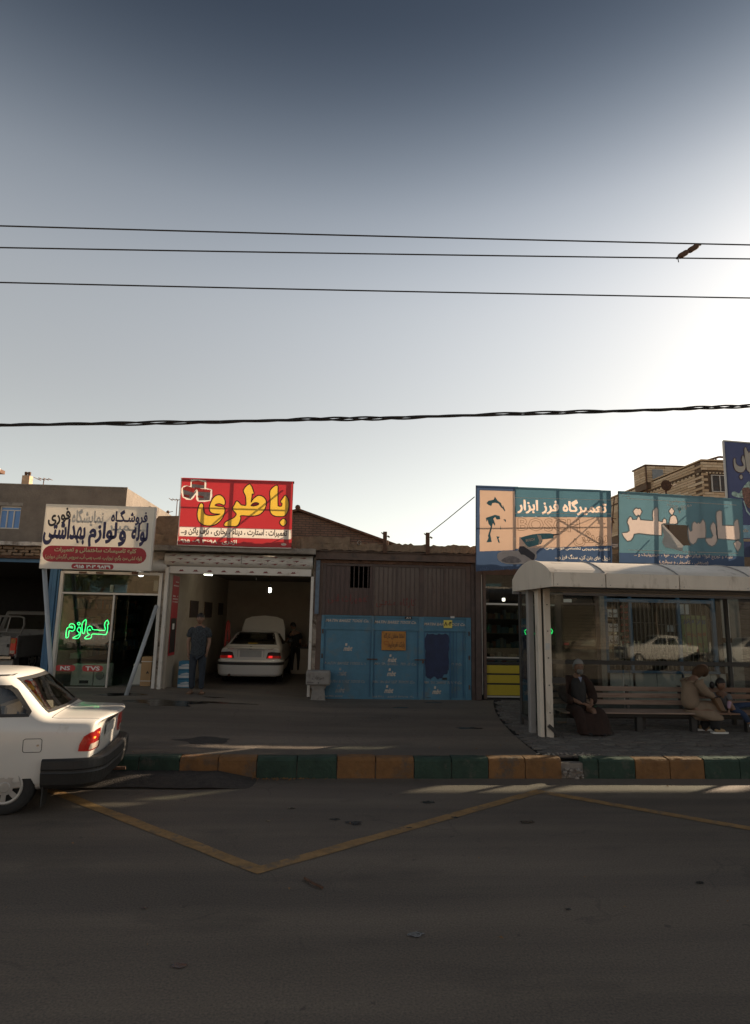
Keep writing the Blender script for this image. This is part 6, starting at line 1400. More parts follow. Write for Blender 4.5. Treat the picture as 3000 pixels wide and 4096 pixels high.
def decal(tree, poly, d, off=.004, grid=.05, ring=0):
    """outline laid on the body. d 'L','R' (poly in x,z), 'B' rear,'F' front (poly in y,z), 'T' from above (x,y)"""
    if ring:
        inn = outset(poly, -ring); n = len(poly); V2 = []; F2 = []
        for i in range(n):
            j = (i+1) % n; seg = max(1, int((Vector(poly[i])-Vector(poly[j])).length/grid))
            for k in range(seg):
                V2.append((Vector(poly[i]).lerp(Vector(poly[j]), k/seg), Vector(inn[i]).lerp(Vector(inn[j]), k/seg)))
        pts = [q for p in V2 for q in p]; N = len(V2)
        F2 = [(2*i, 2*((i+1) % N), 2*((i+1) % N)+1, 2*i+1) for i in range(N)]
        bm = bmesh.new(); vv = [bm.verts.new((p.x, p.y, 0)) for p in pts]
        for f in F2:
            try: bm.faces.new([vv[i] for i in f])
            except ValueError: pass
    else:
        bm = bmesh.new(); vv = [bm.verts.new((p[0], p[1], 0)) for p in poly]
        for t in tessellate_polygon([[Vector((p[0], p[1], 0)) for p in poly]]):
            try: bm.faces.new([vv[i] for i in t])
            except ValueError: pass
        for ax in (0, 1):
            grid_ = 4 if (d in ('WL', 'WR') and ax == 0) else grid
            lo = min(p[ax] for p in poly); hi = max(p[ax] for p in poly); k = lo+grid_
            while k < hi-1e-4:
                co = Vector((k, 0, 0)) if ax == 0 else Vector((0, k, 0)); no = Vector((1, 0, 0)) if ax == 0 else Vector((0, 1, 0))
                bmesh.ops.bisect_plane(bm, geom=bm.verts[:]+bm.edges[:]+bm.faces[:], plane_co=co, plane_no=no); k += grid_
    V = []
    for v in bm.verts:
        a, c = v.co.x, v.co.y
        if d in ('WL', 'WR'):
            sgn = 1 if d == 'WL' else -1; ct = Vector((.45, sgn*.30, c)); dr = Vector((-math.cos(R(a)), sgn*math.sin(R(a)), 0))
            hit, nrm, _, _ = tree.ray_cast(ct+dr*3, -dr)
            if hit is None: hit = ct+dr*.5; nrm = dr
            if nrm.dot(dr) < 0: nrm = -nrm
            V.append(tuple(hit+nrm*off)); continue
        o, r = {'L': ((a, 5, c), (0,-1,0)), 'R': ((a, -5, c), (0,1,0)), 'B': ((-5, a, c), (1,0,0)), 'F': ((9, a, c), (-1,0,0)), 'T': ((a, c, 5), (0,0,-1))}[d]
        hit, nrm, _, _ = tree.ray_cast(Vector(o), Vector(r))
        if hit is None and d in 'BF': hit, nrm, _, _ = tree.find_nearest(Vector((.08 if d == 'B' else 3.9, a, c)))
        if hit is None: hit = Vector({'L': (a, 0, c), 'R': (a, 0, c), 'B': (0, a, c), 'F': (4, a, c), 'T': (a, c, 1)}[d]); nrm = -Vector(r)
        if nrm.dot(Vector(r)) > 0: nrm = -nrm
        V.append(tuple(hit+nrm*off))
    b = B(); b.add(V, [tuple(v.index for v in f.verts) for f in bm.faces] if not bm.verts.index_update() else [])
    bm.free(); return b
def seam(tree, pts, d, w=.006, off=.0015):
    b = B()
    for p, q in zip(pts, pts[1:]):
        p = Vector(p); q = Vector(q); n = max(1, int((q-p).length/.04)); s = Vector((-(q-p).y, (q-p).x)).normalized()*w/2
        for k in range(n):
            a = p.lerp(q, k/n); c = p.lerp(q, (k+1)/n)
            g = decal(tree, [tuple(a+s), tuple(c+s), tuple(c-s), tuple(a-s)], d, off, 9); b.add(g.v, g.f)
    return b
def wheel(parent, x, y, r, w, side, spokes=7, label=None):
    t = obj('wheel', B().lathe([(r*.62, -w/2), (r*.90, -w/2), (r*.985, -w*.38), (r, -w*.2), (r, w*.2), (r*.985, w*.38), (r*.90, w/2), (r*.62, w/2), (r*.6, 0), (r*.62, -w/2)], (x, y, r), 'y', 36), m_tyre, parent, smooth=True)
    f = y+side*w*.42; rr = r*.64
    hub = B().lathe([(0, side*.028), (rr*.25, side*.026), (rr*.3, side*.02), (rr*.45, side*.018)], (x, f, r), 'y', 28)
    hub.lathe([(rr*.80, side*.012), (rr*.9, side*.018), (rr, side*.006), (rr*1.02, -side*.02)], (x, f, r), 'y', 28)
    for k in range(spokes):
        a = 2*math.pi*k/spokes+.2; h = 2*math.pi/spokes
        def P(rad, ang, dy): return (x+rad*math.cos(ang), f+side*dy, r+rad*math.sin(ang))
        hub.add([P(rr*.42, a-h*.30, .017), P(rr*.42, a+h*.42, .017), P(rr*.82, a+h*.30, .013), P(rr*.82, a-h*.12, .013)], [(0,1,2,3)])
    obj('hubcap', hub, m_hub, t, smooth=False, fixn=False)
    obj('brake_disc', B().lathe([(0, 0), (rr*.95, 0)], (x, f-side*.03, r), 'y', 20), m_seam, t, fixn=False)
    return t
def section(w, zb, zm, zs, belt, top, roof=None):
    """belt (y,z), top list of 3 (y,z) inwards then centre z"""
    return [(0, zb), (w*.86, zb), (w-.015, zb+.10), (w, zm), (w-.02, zs), belt]+top
def sedan(root, P):
    w, wb0, wb1, L = P['w'], P['rw'], P['fw'], P['L']; zd = P['deck']; zr = P['roof']; rw = P['roofw']
    A = P['rear_base']; Bt = P['rear_top']; C = P['wind_top']; D = P['wind_base']
    def deck(x, z, ww, zb, zm=.55, inset=.10): return (x, section(ww, zb, zm, z-.10, (ww-inset*.55, z-.035), [(ww-inset*1.6, z-.008), (ww*.45, z+.004), (0, z+.012)]))
    def cab(x, ww, zt, r_, zb): return (x, section(ww, zb, .55, zd-.07, (ww-.07, zd+.005), [(r_+.045, zt-.085), (r_-.07, zt-.012), (0, zt+.012)]))
    st = [deck(0.00, zd-.03, w-.07, .30), deck(.035, zd-.008, w-.04, .27), deck(.12, zd, w-.02, .24), deck(A-.12, zd+.008, w, .20), deck(A, zd+.012, w, .19),
          ((A+Bt)/2, section(w, .19, .55, zd-.07, (w-.07, zd+.0), [((w+rw)/2-.06, (zd+zr)/2-.03), (rw*.55, (zd+zr)/2+.012), (0, (zd+zr)/2+.03)])),
          cab(Bt, w, zr-.035, rw-.03, .18), cab(Bt+.16, w, zr-.004, rw, .18), cab((Bt+C)/2, w, zr+.004, rw, .18), cab(C-.12, w, zr-.01, rw-.01, .18), cab(C, w, zr-.045, rw-.03, .18),
          ((C+D)/2, section(w, .18, .55, zd-.07, (w-.07, zd+.0), [((w+rw)/2-.06, (zd+zr)/2-.03), (rw*.6, (zd+zr)/2), (0, (zd+zr)/2+.02)])),
          deck(D, zd+.03, w-.005, .18), deck(D+.15, zd+.015, w-.01, .19), deck(L-.35, zd-.08, w-.03, .22), deck(L-.08, zd-.15, w-.06, .25), deck(L, zd-.24, w-.10, .30)]
    me = car_shell(st, P.get('curve', .10), (wb0, wb1), P['wr']); tree = bvh_of(me)
    sc = P['scale']
    def sw(poly): return poly
    gl_side = P['side_windows']
    holes = [('L', q) for q in gl_side]+[('R', q) for q in gl_side]+[('B', P['rear_window']), ('F', P['front_window'])]
    bm = bmesh.new(); bm.from_mesh(me); dele = []
    for f in bm.faces:
        c = f.calc_center_median()
        for d, q in holes:
            if d in 'LR' and (c.y > 0) == (d == 'L') and abs(c.y) > rw*.8 and inside((c.x, c.z), outset(q, -.02)): dele.append(f); break
            if d == 'B' and c.x < Bt+.2 and c.x > A-.15 and inside((c.y, c.z), outset(q, -.02)): dele.append(f); break
            if d == 'F' and c.x > C-.2 and c.x < D+.2 and inside((c.y, c.z), outset(q, -.02)): dele.append(f); break
    if P.get('open_glass', True): bmesh.ops.delete(bm, geom=dele, context='FACES')
    bm.to_mesh(me); bm.free()
    body = obj('body', me, P.get('paint', m_carw), root, smooth=True)
    for d, q in holes:
        q2 = [(x, z) for x, z in q]
        obj('window_seal', decal(tree, outset(q, .012), d, .004, .05, ring=P.get('seal', .04)), m_trim, root, fixn=False)
        obj('window_glass', decal(tree, q, d, .002, .07), P.get('glass', m_carglass), root, fixn=False, smooth=True)
    for pts, d in P['seams']: obj('panel_gap', seam(tree, pts, d), m_seam, body, fixn=False)
    for s, y in ((1, w-.10), (-1, -(w-.10))):
        wheel(root, wb0, y, P['wr'], .165, s, P.get('spokes', 7)); wheel(root, wb1, y, P['wr'], .165, s, P.get('spokes', 7))
    inn = B().box(wb0-.4, wb0+.4, -w+.22, w-.22, .2, zd-.15).box(wb1-.4, wb1+.4, -w+.22, w-.22, .2, zd-.2)
    obj('wheel_housing', inn, m_seam, root)
    s0 = B()
    for x0, n in ((A+.45, 1), (A+1.25, 2)):
        if n == 1: s0.box(x0, x0+.14, -rw+.05, rw-.05, .45, zd+.12).box(x0, x0+.5, -rw, rw, .3, .5)
        else:
            for y in (-.34, .34): s0.box(x0, x0+.13, y-.23, y+.23, .45, zd+.16).box(x0+.01, x0+.1, y-.1, y+.1, zd+.16, zd+.32)
    s0.box(A-.02, A+.45, -rw-.02, rw+.02, zd-.10, zd-.06).box(D-.5, D-.1, -rw, rw, zd-.2, zd-.02)
    obj('seats', s0, m_seat, root, bevel=.03)
    return body, tree
def place(root, x, y, z, deg, s):
    root.location = (x, y, z); root.rotation_euler = (0, 0, R(deg)); root.scale = (s, s, s)

# --- near white sedan
car = thing('white_sedan', 'old white sedan pulling out at the left edge of the road, seen from behind', 'car', (0,0,0), local=True)
P1 = dict(w=.80, rw=.97, fw=3.25, L=4.08, deck=.955, roof=1.445, roofw=.63, rear_base=.66, rear_top=1.08, wind_top=2.2, wind_base=2.95, wr=.285, scale=1, curve=.16,
    side_windows=[[(1.05,1.00),(1.20,1.30),(1.29,1.345),(1.36,1.35),(1.36,.985),(1.10,.975)][:0] or [(.84,.99),(.83,1.03),(1.02,1.25),(1.08,1.29),(1.22,1.30),(1.12,.99)], [(1.18,.985),(1.29,1.30),(1.70,1.31),(1.70,.985)], [(1.77,.985),(1.77,1.31),(2.10,1.30),(2.17,1.285),(2.40,1.11),(2.52,.985)]],
    rear_window=[(-.56,1.005),(-.47,1.355),(.47,1.355),(.56,1.005)], front_window=[(-.60,1.02),(-.49,1.36),(.49,1.36),(.60,1.02)],
    seams=[([(1.735,1.36),(1.735,.95),(1.72,.75),(1.68,.5),(1.66,.30)],'L'), ([(1.28,1.36),(1.15,.98),(1.14,.95),(1.17,.82),(1.22,.68),(1.24,.60),(1.30,.57)],'L'), ([(2.62,.96),(2.64,.6),(2.6,.3)],'L'),
           ([(.14,-.60),(.62,-.64)],'T'), ([(.14,.60),(.62,.64)],'T'), ([(.62,-.64),(.62,.64)],'T'), ([(-.60,.91),(-.60,.62)],'B'), ([(.60,.91),(.60,.86)],'B'),
           ([(.80+.02,.765),(.67,.765),(.655,.75),(.65,.65),(.665,.63),(.82,.63),(.835,.645),(.84,.75),(.82,.765)],'L')])
body, tree = sedan(car, P1)
obj('fuel_cap_lock', decal(tree, [(.69+.012*math.cos(a), .698+.012*math.sin(a)) for a in (0,1,2,3,4,5)], 'L', .006), m_chrome, body, fixn=False)
def bumper(root, w, x0, zlo, zhi, xside, mat, out=.07, curve=.15, name='rear_bumper', parent=None):
    path = [(xside, w+.012), (xside*.6, w+.022), (.20+x0, w+.018), (.06+x0, w-.045), (-.02+x0, w-.17), (-.045+x0, w-.40), (-.055+x0, 0)]
    path = path+[(x, -y) for x, y in path[:-1][::-1]]
    path = catmull(path, 3, closed=False)
    prof = [(-.10, zhi), (-.01, zhi), (.012, zhi-.02), (.016, zhi-.10), (.006, zhi-.115), (.006, zhi-.13), (.014, zhi-.145), (.010, (zlo+zhi)/2), (-.01, zlo+.05), (-.06, zlo)]
    n = len(path); vs = []; fs = []; m = len(prof)
    for i, (x, y) in enumerate(path):
        a = Vector(path[max(i-1, 0)]); c = Vector(path[min(i+1, n-1)]); d = (c-a).normalized(); nn_ = Vector((d.y, -d.x))
        if nn_.dot(Vector((x-1.0, y))) < 0: nn_ = -nn_
        for o, z in prof: vs.append((x+nn_.x*o, y+nn_.y*o, z))
    for i in range(n-1):
        for k in range(m-1): fs.append((i*m+k, (i+1)*m+k, (i+1)*m+k+1, i*m+k+1))
    b = B().add(vs, fs); return obj(name, b, mat, parent or root, smooth=False)
bumper(car, .80, .07, .25, .56, .63, m_trim)
obj('mudflap', B().box(.60, .615, .60, .78, .07, .28), m_trim, car, bevel=.006)
for s in (1, -1):
    d = 'WL' if s > 0 else 'WR'
    tl = obj('tail_light', decal(tree, [(31,.62),(50,.622),(71,.63),(70,.70),(66,.775),(59,.815),(48,.832),(34,.832),(31,.80)], d, .012, .04), m_tred, car, fixn=False, smooth=True)
    obj('clear_lens', decal(tree, [(38,.635),(60,.64),(59,.70),(38,.695)], d, .017, .04), m_tclr, tl, fixn=False)
    obj('smoked_lens', decal(tree, [(32,.63),(37,.632),(37,.73),(32,.735)], d, .017, .04), m_tdk, tl, fixn=False)
    if s > 0:
        obj('lit_bulb', decal(tree, [(40,.775),(43,.775),(43,.795),(40,.795)], d, .02), m_tor, tl, fixn=False); obj('lit_bulb', decal(tree, [(52,.745),(56,.745),(56,.765),(52,.765)], d, .02), m_tor, tl, fixn=False)
obj('handle_strip', decal(tree, [(-.30,.845),(.26,.845),(.27,.885),(-.31,.885)], 'B', .022, .05), m_trim, car, fixn=False)
obj('licence_plate', decal(tree, [(-.24,.70),(.24,.70),(.24,.815),(-.24,.815)], 'B', .016, .1), m_plate, car, fixn=False)
obj('badge', decal(tree, [(.53,.895),(.43,.895),(.43,.91),(.53,.91)], 'B', .006, .1), m_chrome, car, fixn=False); obj('badge', decal(tree, [(-.03,.905),(.02,.905),(.02,.93),(-.03,.93)], 'B', .006, .1), m_chrome, car, fixn=False)
tb = obj('tissue_box', B().box(.74,.90,.02,.22,.90,1.0), m_whiteg, car, bevel=.008); obj('tissue', B().add([(.78,.08,1.0),(.86,.08,1.0),(.86,.16,1.0),(.78,.16,1.0),(.80,.05,1.07),(.85,.14,1.08)], [(0,1,4),(1,2,5),(1,5,4),(2,3,5),(3,0,4),(3,4,5)]), m_whiteg, tb)
obj('roof_gutter', seam(tree, [(1.12,1.395),(1.3,1.40),(1.9,1.40),(2.1,1.37)], 'L', .012, .003), m_seam, body, fixn=False)
obj('exhaust_pipe', B().tube([(.35,-.3,.20),(-.02,-.3,.20)], .022, 10), m_rust, car)
yaw = math.atan2(-.117, -.993)
NS = .93
def local_to(x, y, deg, s, lx, ly):   # world xy of origin so that local (lx, ly) lands on x, y
    c, q = math.cos(R(deg)), math.sin(R(deg)); return x-(c*lx-q*ly)*s, y-(q*lx+c*ly)*s
deg = 186.7
ox, oy = local_to(-3.12, 6.53, deg, NS, .97, .78)
place(car, ox, oy, 0, deg, NS)

# --- sedan in the garage
gc = thing('white_saloon_in_garage', 'white saloon with its bonnet raised, parked tail-out inside the battery workshop', 'car', (0,0,0), local=True)
P2 = dict(w=.85, rw=.95, fw=3.62, L=4.5, deck=.99, roof=1.40, roofw=.60, rear_base=.52, rear_top=1.25, wind_top=2.25, wind_base=3.05, wr=.30, scale=1, curve=.12,
    side_windows=[[(1.18,1.04),(1.42,1.30),(1.95,1.325),(1.95,1.03)], [(2.01,1.03),(2.01,1.325),(2.18,1.31),(2.62,1.03)]],
    rear_window=[(-.64,1.05),(-.50,1.35),(.50,1.35),(.64,1.05)], front_window=[(-.62,1.06),(-.5,1.34),(.5,1.34),(.62,1.06)],
    seams=[([(1.98,1.33),(1.98,.9),(1.95,.3)],'R'), ([(1.22,1.02),(1.32,.7),(1.25,.5)],'R'), ([(2.7,1.0),(2.75,.3)],'R'), ([(-.63,.97),(-.63,.80)],'B'), ([(.63,.97),(.63,.80)],'B'), ([(-.63,.965),(.63,.965)],'B'),
           ([(-.36,.935),(-.36,.73)],'B'), ([(.34,.935),(.34,.73)],'B'), ([(-.36,.93),(.34,.93)],'B')])
body, tree = sedan(gc, P2)
# raised bonnet and dark engine bay at the front
bo = obj('bonnet', B().add([(3.0,-.70,1.02),(3.0,.70,1.02),(3.16,.68,1.45),(3.22,.60,1.72),(3.24,.40,1.80),(3.25,0,1.84),(3.24,-.40,1.80),(3.22,-.60,1.72),(3.16,-.68,1.45),
    (3.04,-.70,1.02),(3.04,.70,1.02),(3.20,.68,1.45),(3.26,.60,1.72),(3.28,.40,1.80),(3.29,0,1.84),(3.28,-.40,1.80),(3.26,-.60,1.72),(3.20,-.68,1.45)],
    [tuple(range(8,-1,-1)), tuple(range(9,18))]+[(i, (i+1) % 9, 9+(i+1) % 9, 9+i) for i in range(9)]), m_carw, gc)
obj('engine_bay', B().box(3.1, 4.2, -.60, .60, .95, .99), m_seam, gc)
# bumper with painted lower half and a dark strip
bb = bumper(gc, .85, .05, .24, .66, .55, m_carw)
bs_ = bumper(gc, .858, .035, .505, .60, .55, m_trim, name='bumper_strip', parent=bb) if False else None
def strip(w, x0, z0, z1, xs_, off):
    path = [(xs_, w+.012), (xs_*.6, w+.022), (.20+x0, w+.018), (.06+x0, w-.045), (-.02+x0, w-.17), (-.045+x0, w-.40), (-.055+x0, 0)]
    path = catmull(path+[(x, -y) for x, y in path[:-1][::-1]], 3, closed=False); n = len(path); vs = []; fs = []
    for i, (x, y) in enumerate(path):
        a = Vector(path[max(i-1, 0)]); c = Vector(path[min(i+1, n-1)]); d = (c-a).normalized(); q = Vector((d.y, -d.x))
        if q.dot(Vector((x-1.0, y))) < 0: q = -q
        for o, z in ((.0, z1), (off, z1-.01), (off, z0+.01), (.0, z0)): vs.append((x+q.x*o, y+q.y*o, z))
        if i: k = 4*i; fs += [(k-4+j, k+j, k+j+1, k-4+j+1) for j in range(3)]
    return B().add(vs, fs)
obj('bumper_strip', strip(.85, .05, .53, .615, .55, .030), m_trim, bb)
obj('side_strip', seam(tree, [(1.3,.57),(3.2,.57)], 'R', .06, .012), m_trim, body, fixn=False)
for s in (1, -1):
    d = 'WL' if s > 0 else 'WR'
    tl = obj('tail_light', decal(tree, [(21,.70),(62,.70),(63,.86),(38,.88),(27,.86)], d, .010, .05), m_tdk, gc, fixn=False, smooth=True)
    obj('red_lens', decal(tree, [(24,.705),(61,.705),(61,.775),(26,.775)], d, .014, .05), m_tred, tl, fixn=False)
    obj('lit_reflector', decal(tree, [(30,.715),(42,.715),(42,.775),(31,.775)], d, .017, .05), M('lamp_red_glow', (.7,.02,.02), .3, emit=(1,.03,.03), estr=.3), tl, fixn=False)
obj('licence_plate', decal(tree, [(-.30,.735),(.28,.735),(.28,.915),(-.30,.915)], 'B', .012, .1), m_plate, gc, fixn=False)
obj('badge', decal(tree, [(-.035,.95),(.03,.95),(.03,1.0),(-.035,1.0)], 'B', .014, .1), m_seam, gc, fixn=False)
for y0, y1 in ((.60,.42), (-.60,-.48)): obj('badge', decal(tree, [(y0,.945),(y1,.945),(y1,.958),(y0,.958)], 'B', .010, .1), m_chrome, gc, fixn=False)
obj('exhaust_pipe', B().tube([(.4,.52,.27),(-.03,.52,.27)], .035, 12), m_rust, gc)
mr = obj('door_mirror', B().box(2.50, 2.62, -.98, -.84, 1.03, 1.15), m_trim, gc, bevel=.03)
obj('rear_window_script', decal(tree, [(-.12,1.065),(.14,1.065),(.14,1.08),(-.12,1.08)], 'B', .008, .1), M('script_gold', (.55,.36,.03), .6, var=.6, scale=30), gc, fixn=False)
place(gc, -1.93, 15.25, .272, 90, .90)

# --- pickup in the left bay
pk = thing('white_pickup', 'weathered white pickup with roll bar backed into the dark left workshop', 'pickup truck', (0,0,0), local=True)
m_pk = M('worn_pickup_paint', (.34,.33,.31), .5, var=.1, scale=3, dirt=(.15,.12,.10), dscale=4, dthr=.58)
W2 = .82
obj('bed', B().box(.04, 1.9, W2-.06, W2, .42, .98).box(.04, 1.9, -W2, -W2+.06, .42, .98).box(.04, 1.9, -W2+.06, W2-.06, .42, .50), m_pk, pk, bevel=.02)
tg = obj('tailgate', B().box(0, .04, -.66, .66, .50, .98), m_pk, pk, bevel=.01)
obj('pressing', B().box(-.012, .0, -.60, .60, .84, .93).box(-.012, .0, -.60, .60, .74, .77).box(-.012, 0, -.5, .5, .56, .68), m_pk, tg, bevel=.005)
obj('faded_lettering', text_mesh('PICK UP', (-.2,.2,.95,.975), 0, .02, rtl=False) if False else B().box(-.0135, -.0125, -.45, .45, .945, .965), m_trim, tg)
obj('latch', B().box(-.03, 0, -.645, -.60, .70, .78), m_trim, tg)
for s in (1, -1):
    tl = obj('tail_light', B().box(-.01, .04, s*.67, s*.81, .53, .93), m_tred, pk, bevel=.012)
    obj('amber_lens', B().box(-.014, -.0095, s*.68, s*.80, .80, .92), M('lamp_amber', (.30,.12,.02), .2, var=.2, coat=.5), tl); obj('clear_lens', B().box(-.014, -.0095, s*.68, s*.80, .54, .62), m_tclr, tl)
obj('rear_bumper', B().box(-.12, .02, -.80, .80, .40, .50), m_chrome, pk, bevel=.02); obj('skirt', B().box(0, .06, -.78, .78, .24, .40), m_pk, pk)
b = B().tube([(.3,-.72,.98),(.5,-.70,1.25),(.62,-.62,1.42),(.64,-.5,1.46),(.64,.5,1.46),(.62,.62,1.42),(.5,.70,1.25),(.3,.72,.98)], .024, 8)
obj('roll_bar', b, m_hub, pk)
for y in (-.25, .25, 0): obj('bar', B().tube([(.64,y,1.45),(.5,y,1.0)], .018, 6), m_hub, pk)
obj('bar', B().tube([(.42,-.7,1.06),(.42,.7,1.06)], .022, 6), m_hub, pk)
cab = [(1.95,-.75,.98),(1.95,.75,.98),(1.95,.80,.45),(1.95,-.80,.45)]
obj('cab', B().add([(1.95,-.80,.42),(1.95,.80,.42),(1.95,.78,1.02),(2.05,.64,1.60),(2.05,-.64,1.60),(1.95,-.78,1.02),(3.3,-.80,.42),(3.3,.80,.42),(3.3,.78,1.02),(2.95,.62,1.60),(2.95,-.62,1.60),(3.3,-.78,1.02)],
    [(0,1,2,3,4,5),(6,11,10,9,8,7),(0,6,7,1),(1,7,8,2),(2,8,9,3),(3,9,10,4),(4,10,11,5),(5,11,6,0)]), m_pk, pk, bevel=.02)
obj('hood', B().box(3.3, 4.3, -.76, .76, .42, .98), m_pk, pk, bevel=.06)
obj('rear_window', B().add([(1.944,-.62,1.10),(1.944,.62,1.10),(2.03,.56,1.50),(2.03,-.56,1.50)], [(0,1,2,3)]), m_carglass, pk, fixn=False)
for x in (.95, 3.5):
    for s in (1, -1): wheel(pk, x, s*.68, .33, .19, s)
place(pk, -8.12, 15.2, .44, 88, .93)

# ================================================================== PEOPLE
def skin(pts, edges, rad, name='s', levels=2, root=0, smooth_=True):
    bm = bmesh.new(); L = bm.verts.layers.skin.verify(); vs = [bm.verts.new(p) for p in pts]
    for a, c in edges: bm.edges.new((vs[a], vs[c]))
    for i, v in enumerate(vs):
        r = rad[i]; v[L].radius = (r, r) if not isinstance(r, tuple) else r; v[L].use_root = (i == root)
    me = bpy.data.meshes.new(name); bm.to_mesh(me); bm.free()
    o = bpy.data.objects.new(name, me); COL.objects.link(o)
    m = o.modifiers.new('k', 'SKIN'); m.use_smooth_shade = True; m.branch_smoothing = .3
    s = o.modifiers.new('s', 'SUBSURF'); s.levels = levels; s.render_levels = levels
    bpy.context.view_layer.update(); dg = bpy.context.evaluated_depsgraph_get()
    out = bpy.data.meshes.new_from_object(o.evaluated_get(dg)); bpy.data.objects.remove(o); return out
def chain(pts, rad, levels=2): return skin(pts, [(i, i+1) for i in range(len(pts)-1)], rad, levels=levels)
def merge(meshes):
    b = B()
    for me in meshes:
        b.add([tuple(v.co) for v in me.vertices], [tuple(p.vertices) for p in me.polygons])
    return b
def head_mesh(c, r, fwd, tilt=0):
    """a skull with jaw, nose, ears and eye sockets; fwd = horizontal facing direction in degrees, tilt = nod down"""
    n, m = 20, 16; vs = []; fs = []
    for i in range(m+1):
        th = math.pi*i/m
        for k in range(n):
            ph = 2*math.pi*k/n; x = math.sin(th)*math.cos(ph); y = math.sin(th)*math.sin(ph); z = math.cos(th)
            w = .78-.16*max(0, -z)**1.2; d = .92; zz = z*1.18
            X = x*d; Yy = y*w
            if z < -.2 and x > 0: X *= 1-.12*(-z)
            if x > .3:
                g = math.exp(-((y/.16)**2)-((z+.10)/.20)**2); X += .20*g*(1 if z > -.3 else .3)
                e = math.exp(-(((abs(y)-.33)/.14)**2)-((z-.08)/.11)**2); X -= .09*e
                mo = math.exp(-((y/.22)**2)-((z+.50)/.05)**2); X += .035*mo
            if abs(y) > .8 and abs(z) < .25 and abs(x) < .3: Yy *= 1.16
            vs.append((X, Yy, zz))
    for i in range(m):
        for k in range(n): fs.append((i*n+k, (i+1)*n+k, (i+1)*n+(k+1) % n, i*n+(k+1) % n))
    M_ = Matrix.Rotation(R(fwd), 4, 'Z') @ Matrix.Rotation(R(tilt), 4, 'Y')
    b = B().add([tuple(Vector(c)+(M_ @ Vector(v))*r) for v in vs], fs)
    me = bpy.data.meshes.new('h'); me.from_pydata(b.v, [], b.f); return me
def cap_mesh(c, r, fwd, tilt=0, z0=.05, grow=1.08, back=-.4):
    n, m = 20, 12; vs = []; fs = []
    for i in range(m+1):
        th = math.pi*.62*i/m
        for k in range(n):
            ph = 2*math.pi*k/n; x = math.sin(th)*math.cos(ph); y = math.sin(th)*math.sin(ph); z = math.cos(th)
            if x > 0: z = max(z, z0+.28*x)
            vs.append((x*.92*grow-.02, y*.80*grow, z*1.18*grow))
    for i in range(m):
        for k in range(n): fs.append((i*n+k, (i+1)*n+k, (i+1)*n+(k+1) % n, i*n+(k+1) % n))
    M_ = Matrix.Rotation(R(fwd), 4, 'Z') @ Matrix.Rotation(R(tilt), 4, 'Y')
    return B().add([tuple(Vector(c)+(M_ @ Vector(v))*r) for v in vs], fs)
def hand(wrist, d, up, s=1.0, curl=.5, side=1):
    """palm and five bent fingers. d: wrist-to-fingertip direction, up: back of the hand"""
    d = Vector(d).normalized(); up = Vector(up); up = (up-d*up.dot(d)).normalized(); r = d.cross(up).normalized()*side
    w = Vector(wrist); out = []
    out.append(chain([w-d*.02*s, w+d*.03*s, w+d*.075*s], [(.022*s,.016*s), (.030*s,.014*s), (.034*s,.012*s)], 2))
    for i, (o, l) in enumerate(((-.028,.060),(-.010,.072),(.009,.068),(.026,.052))):
        b0 = w+d*.070*s+r*o*s; c1 = b0+d*l*.45*s-up*.1*curl*l*s; c2 = c1+(d*(1-curl*.55)-up*curl).normalized()*l*.35*s; c3 = c2+(d*(1-curl)-up*(curl+.2)).normalized()*l*.3*s
        out.append(chain([b0-d*.02*s, b0, c1, c2, c3], [.0085*s, .0088*s, .0082*s, .0076*s, .006*s], 1))
    t0 = w+d*.025*s-r*.022*s; t1 = t0+(d*.6-r*.8-up*.25).normalized()*.035*s; t2 = t1+(d*.9-r*.15-up*.4).normalized()*.03*s
    out.append(chain([t0, t1, t2], [.012*s, .0098*s, .0075*s], 1))
    return out
m_skin = M('skin', (.20,.11,.07), .6, var=.08, scale=9); m_hair = M('dark_hair', (.012,.009,.008), .6, var=.2, scale=20)
m_shirt = M('patterned_shirt', (.028,.033,.038), .9, var=.8, scale=40, bump=.5, bscale=9); m_jean = M('dark_jeans', (.020,.026,.036), .9, var=.35, scale=9, bump=.8, bscale=12)
m_sandal = M('brown_sandal', (.12,.06,.03), .7); m_robe = M('brown_robe', (.026,.012,.008), .95, var=.3, scale=7, bump=1.0, bscale=9, stretch=(1.6,1.6,.5))
m_vest = M('grey_vest', (.028,.027,.027), .95, var=.3, scale=8, bump=.8, bscale=10); m_coat = M('beige_coat', (.22,.16,.11), .95, var=.12, scale=6, bump=.9, bscale=8, stretch=(1.3,1.3,.7))
m_scarf = M('brown_scarf', (.065,.032,.014), .9, var=.2, scale=10, bump=.2); m_blkc = M('black_cloth', (.012,.011,.011), .9, var=.1)
def join_obj(name, meshes, mat, parent):
    b = merge(meshes); me = bpy.data.meshes.new(name); off = ROOTLOC[root_of(parent).name]
    me.from_pydata([tuple(Vector(p)-off) for p in b.v], [], b.f); me.materials.append(mat); me.shade_smooth()
    o = bpy.data.objects.new(name, me); COL.objects.link(o); o.parent = parent; return o

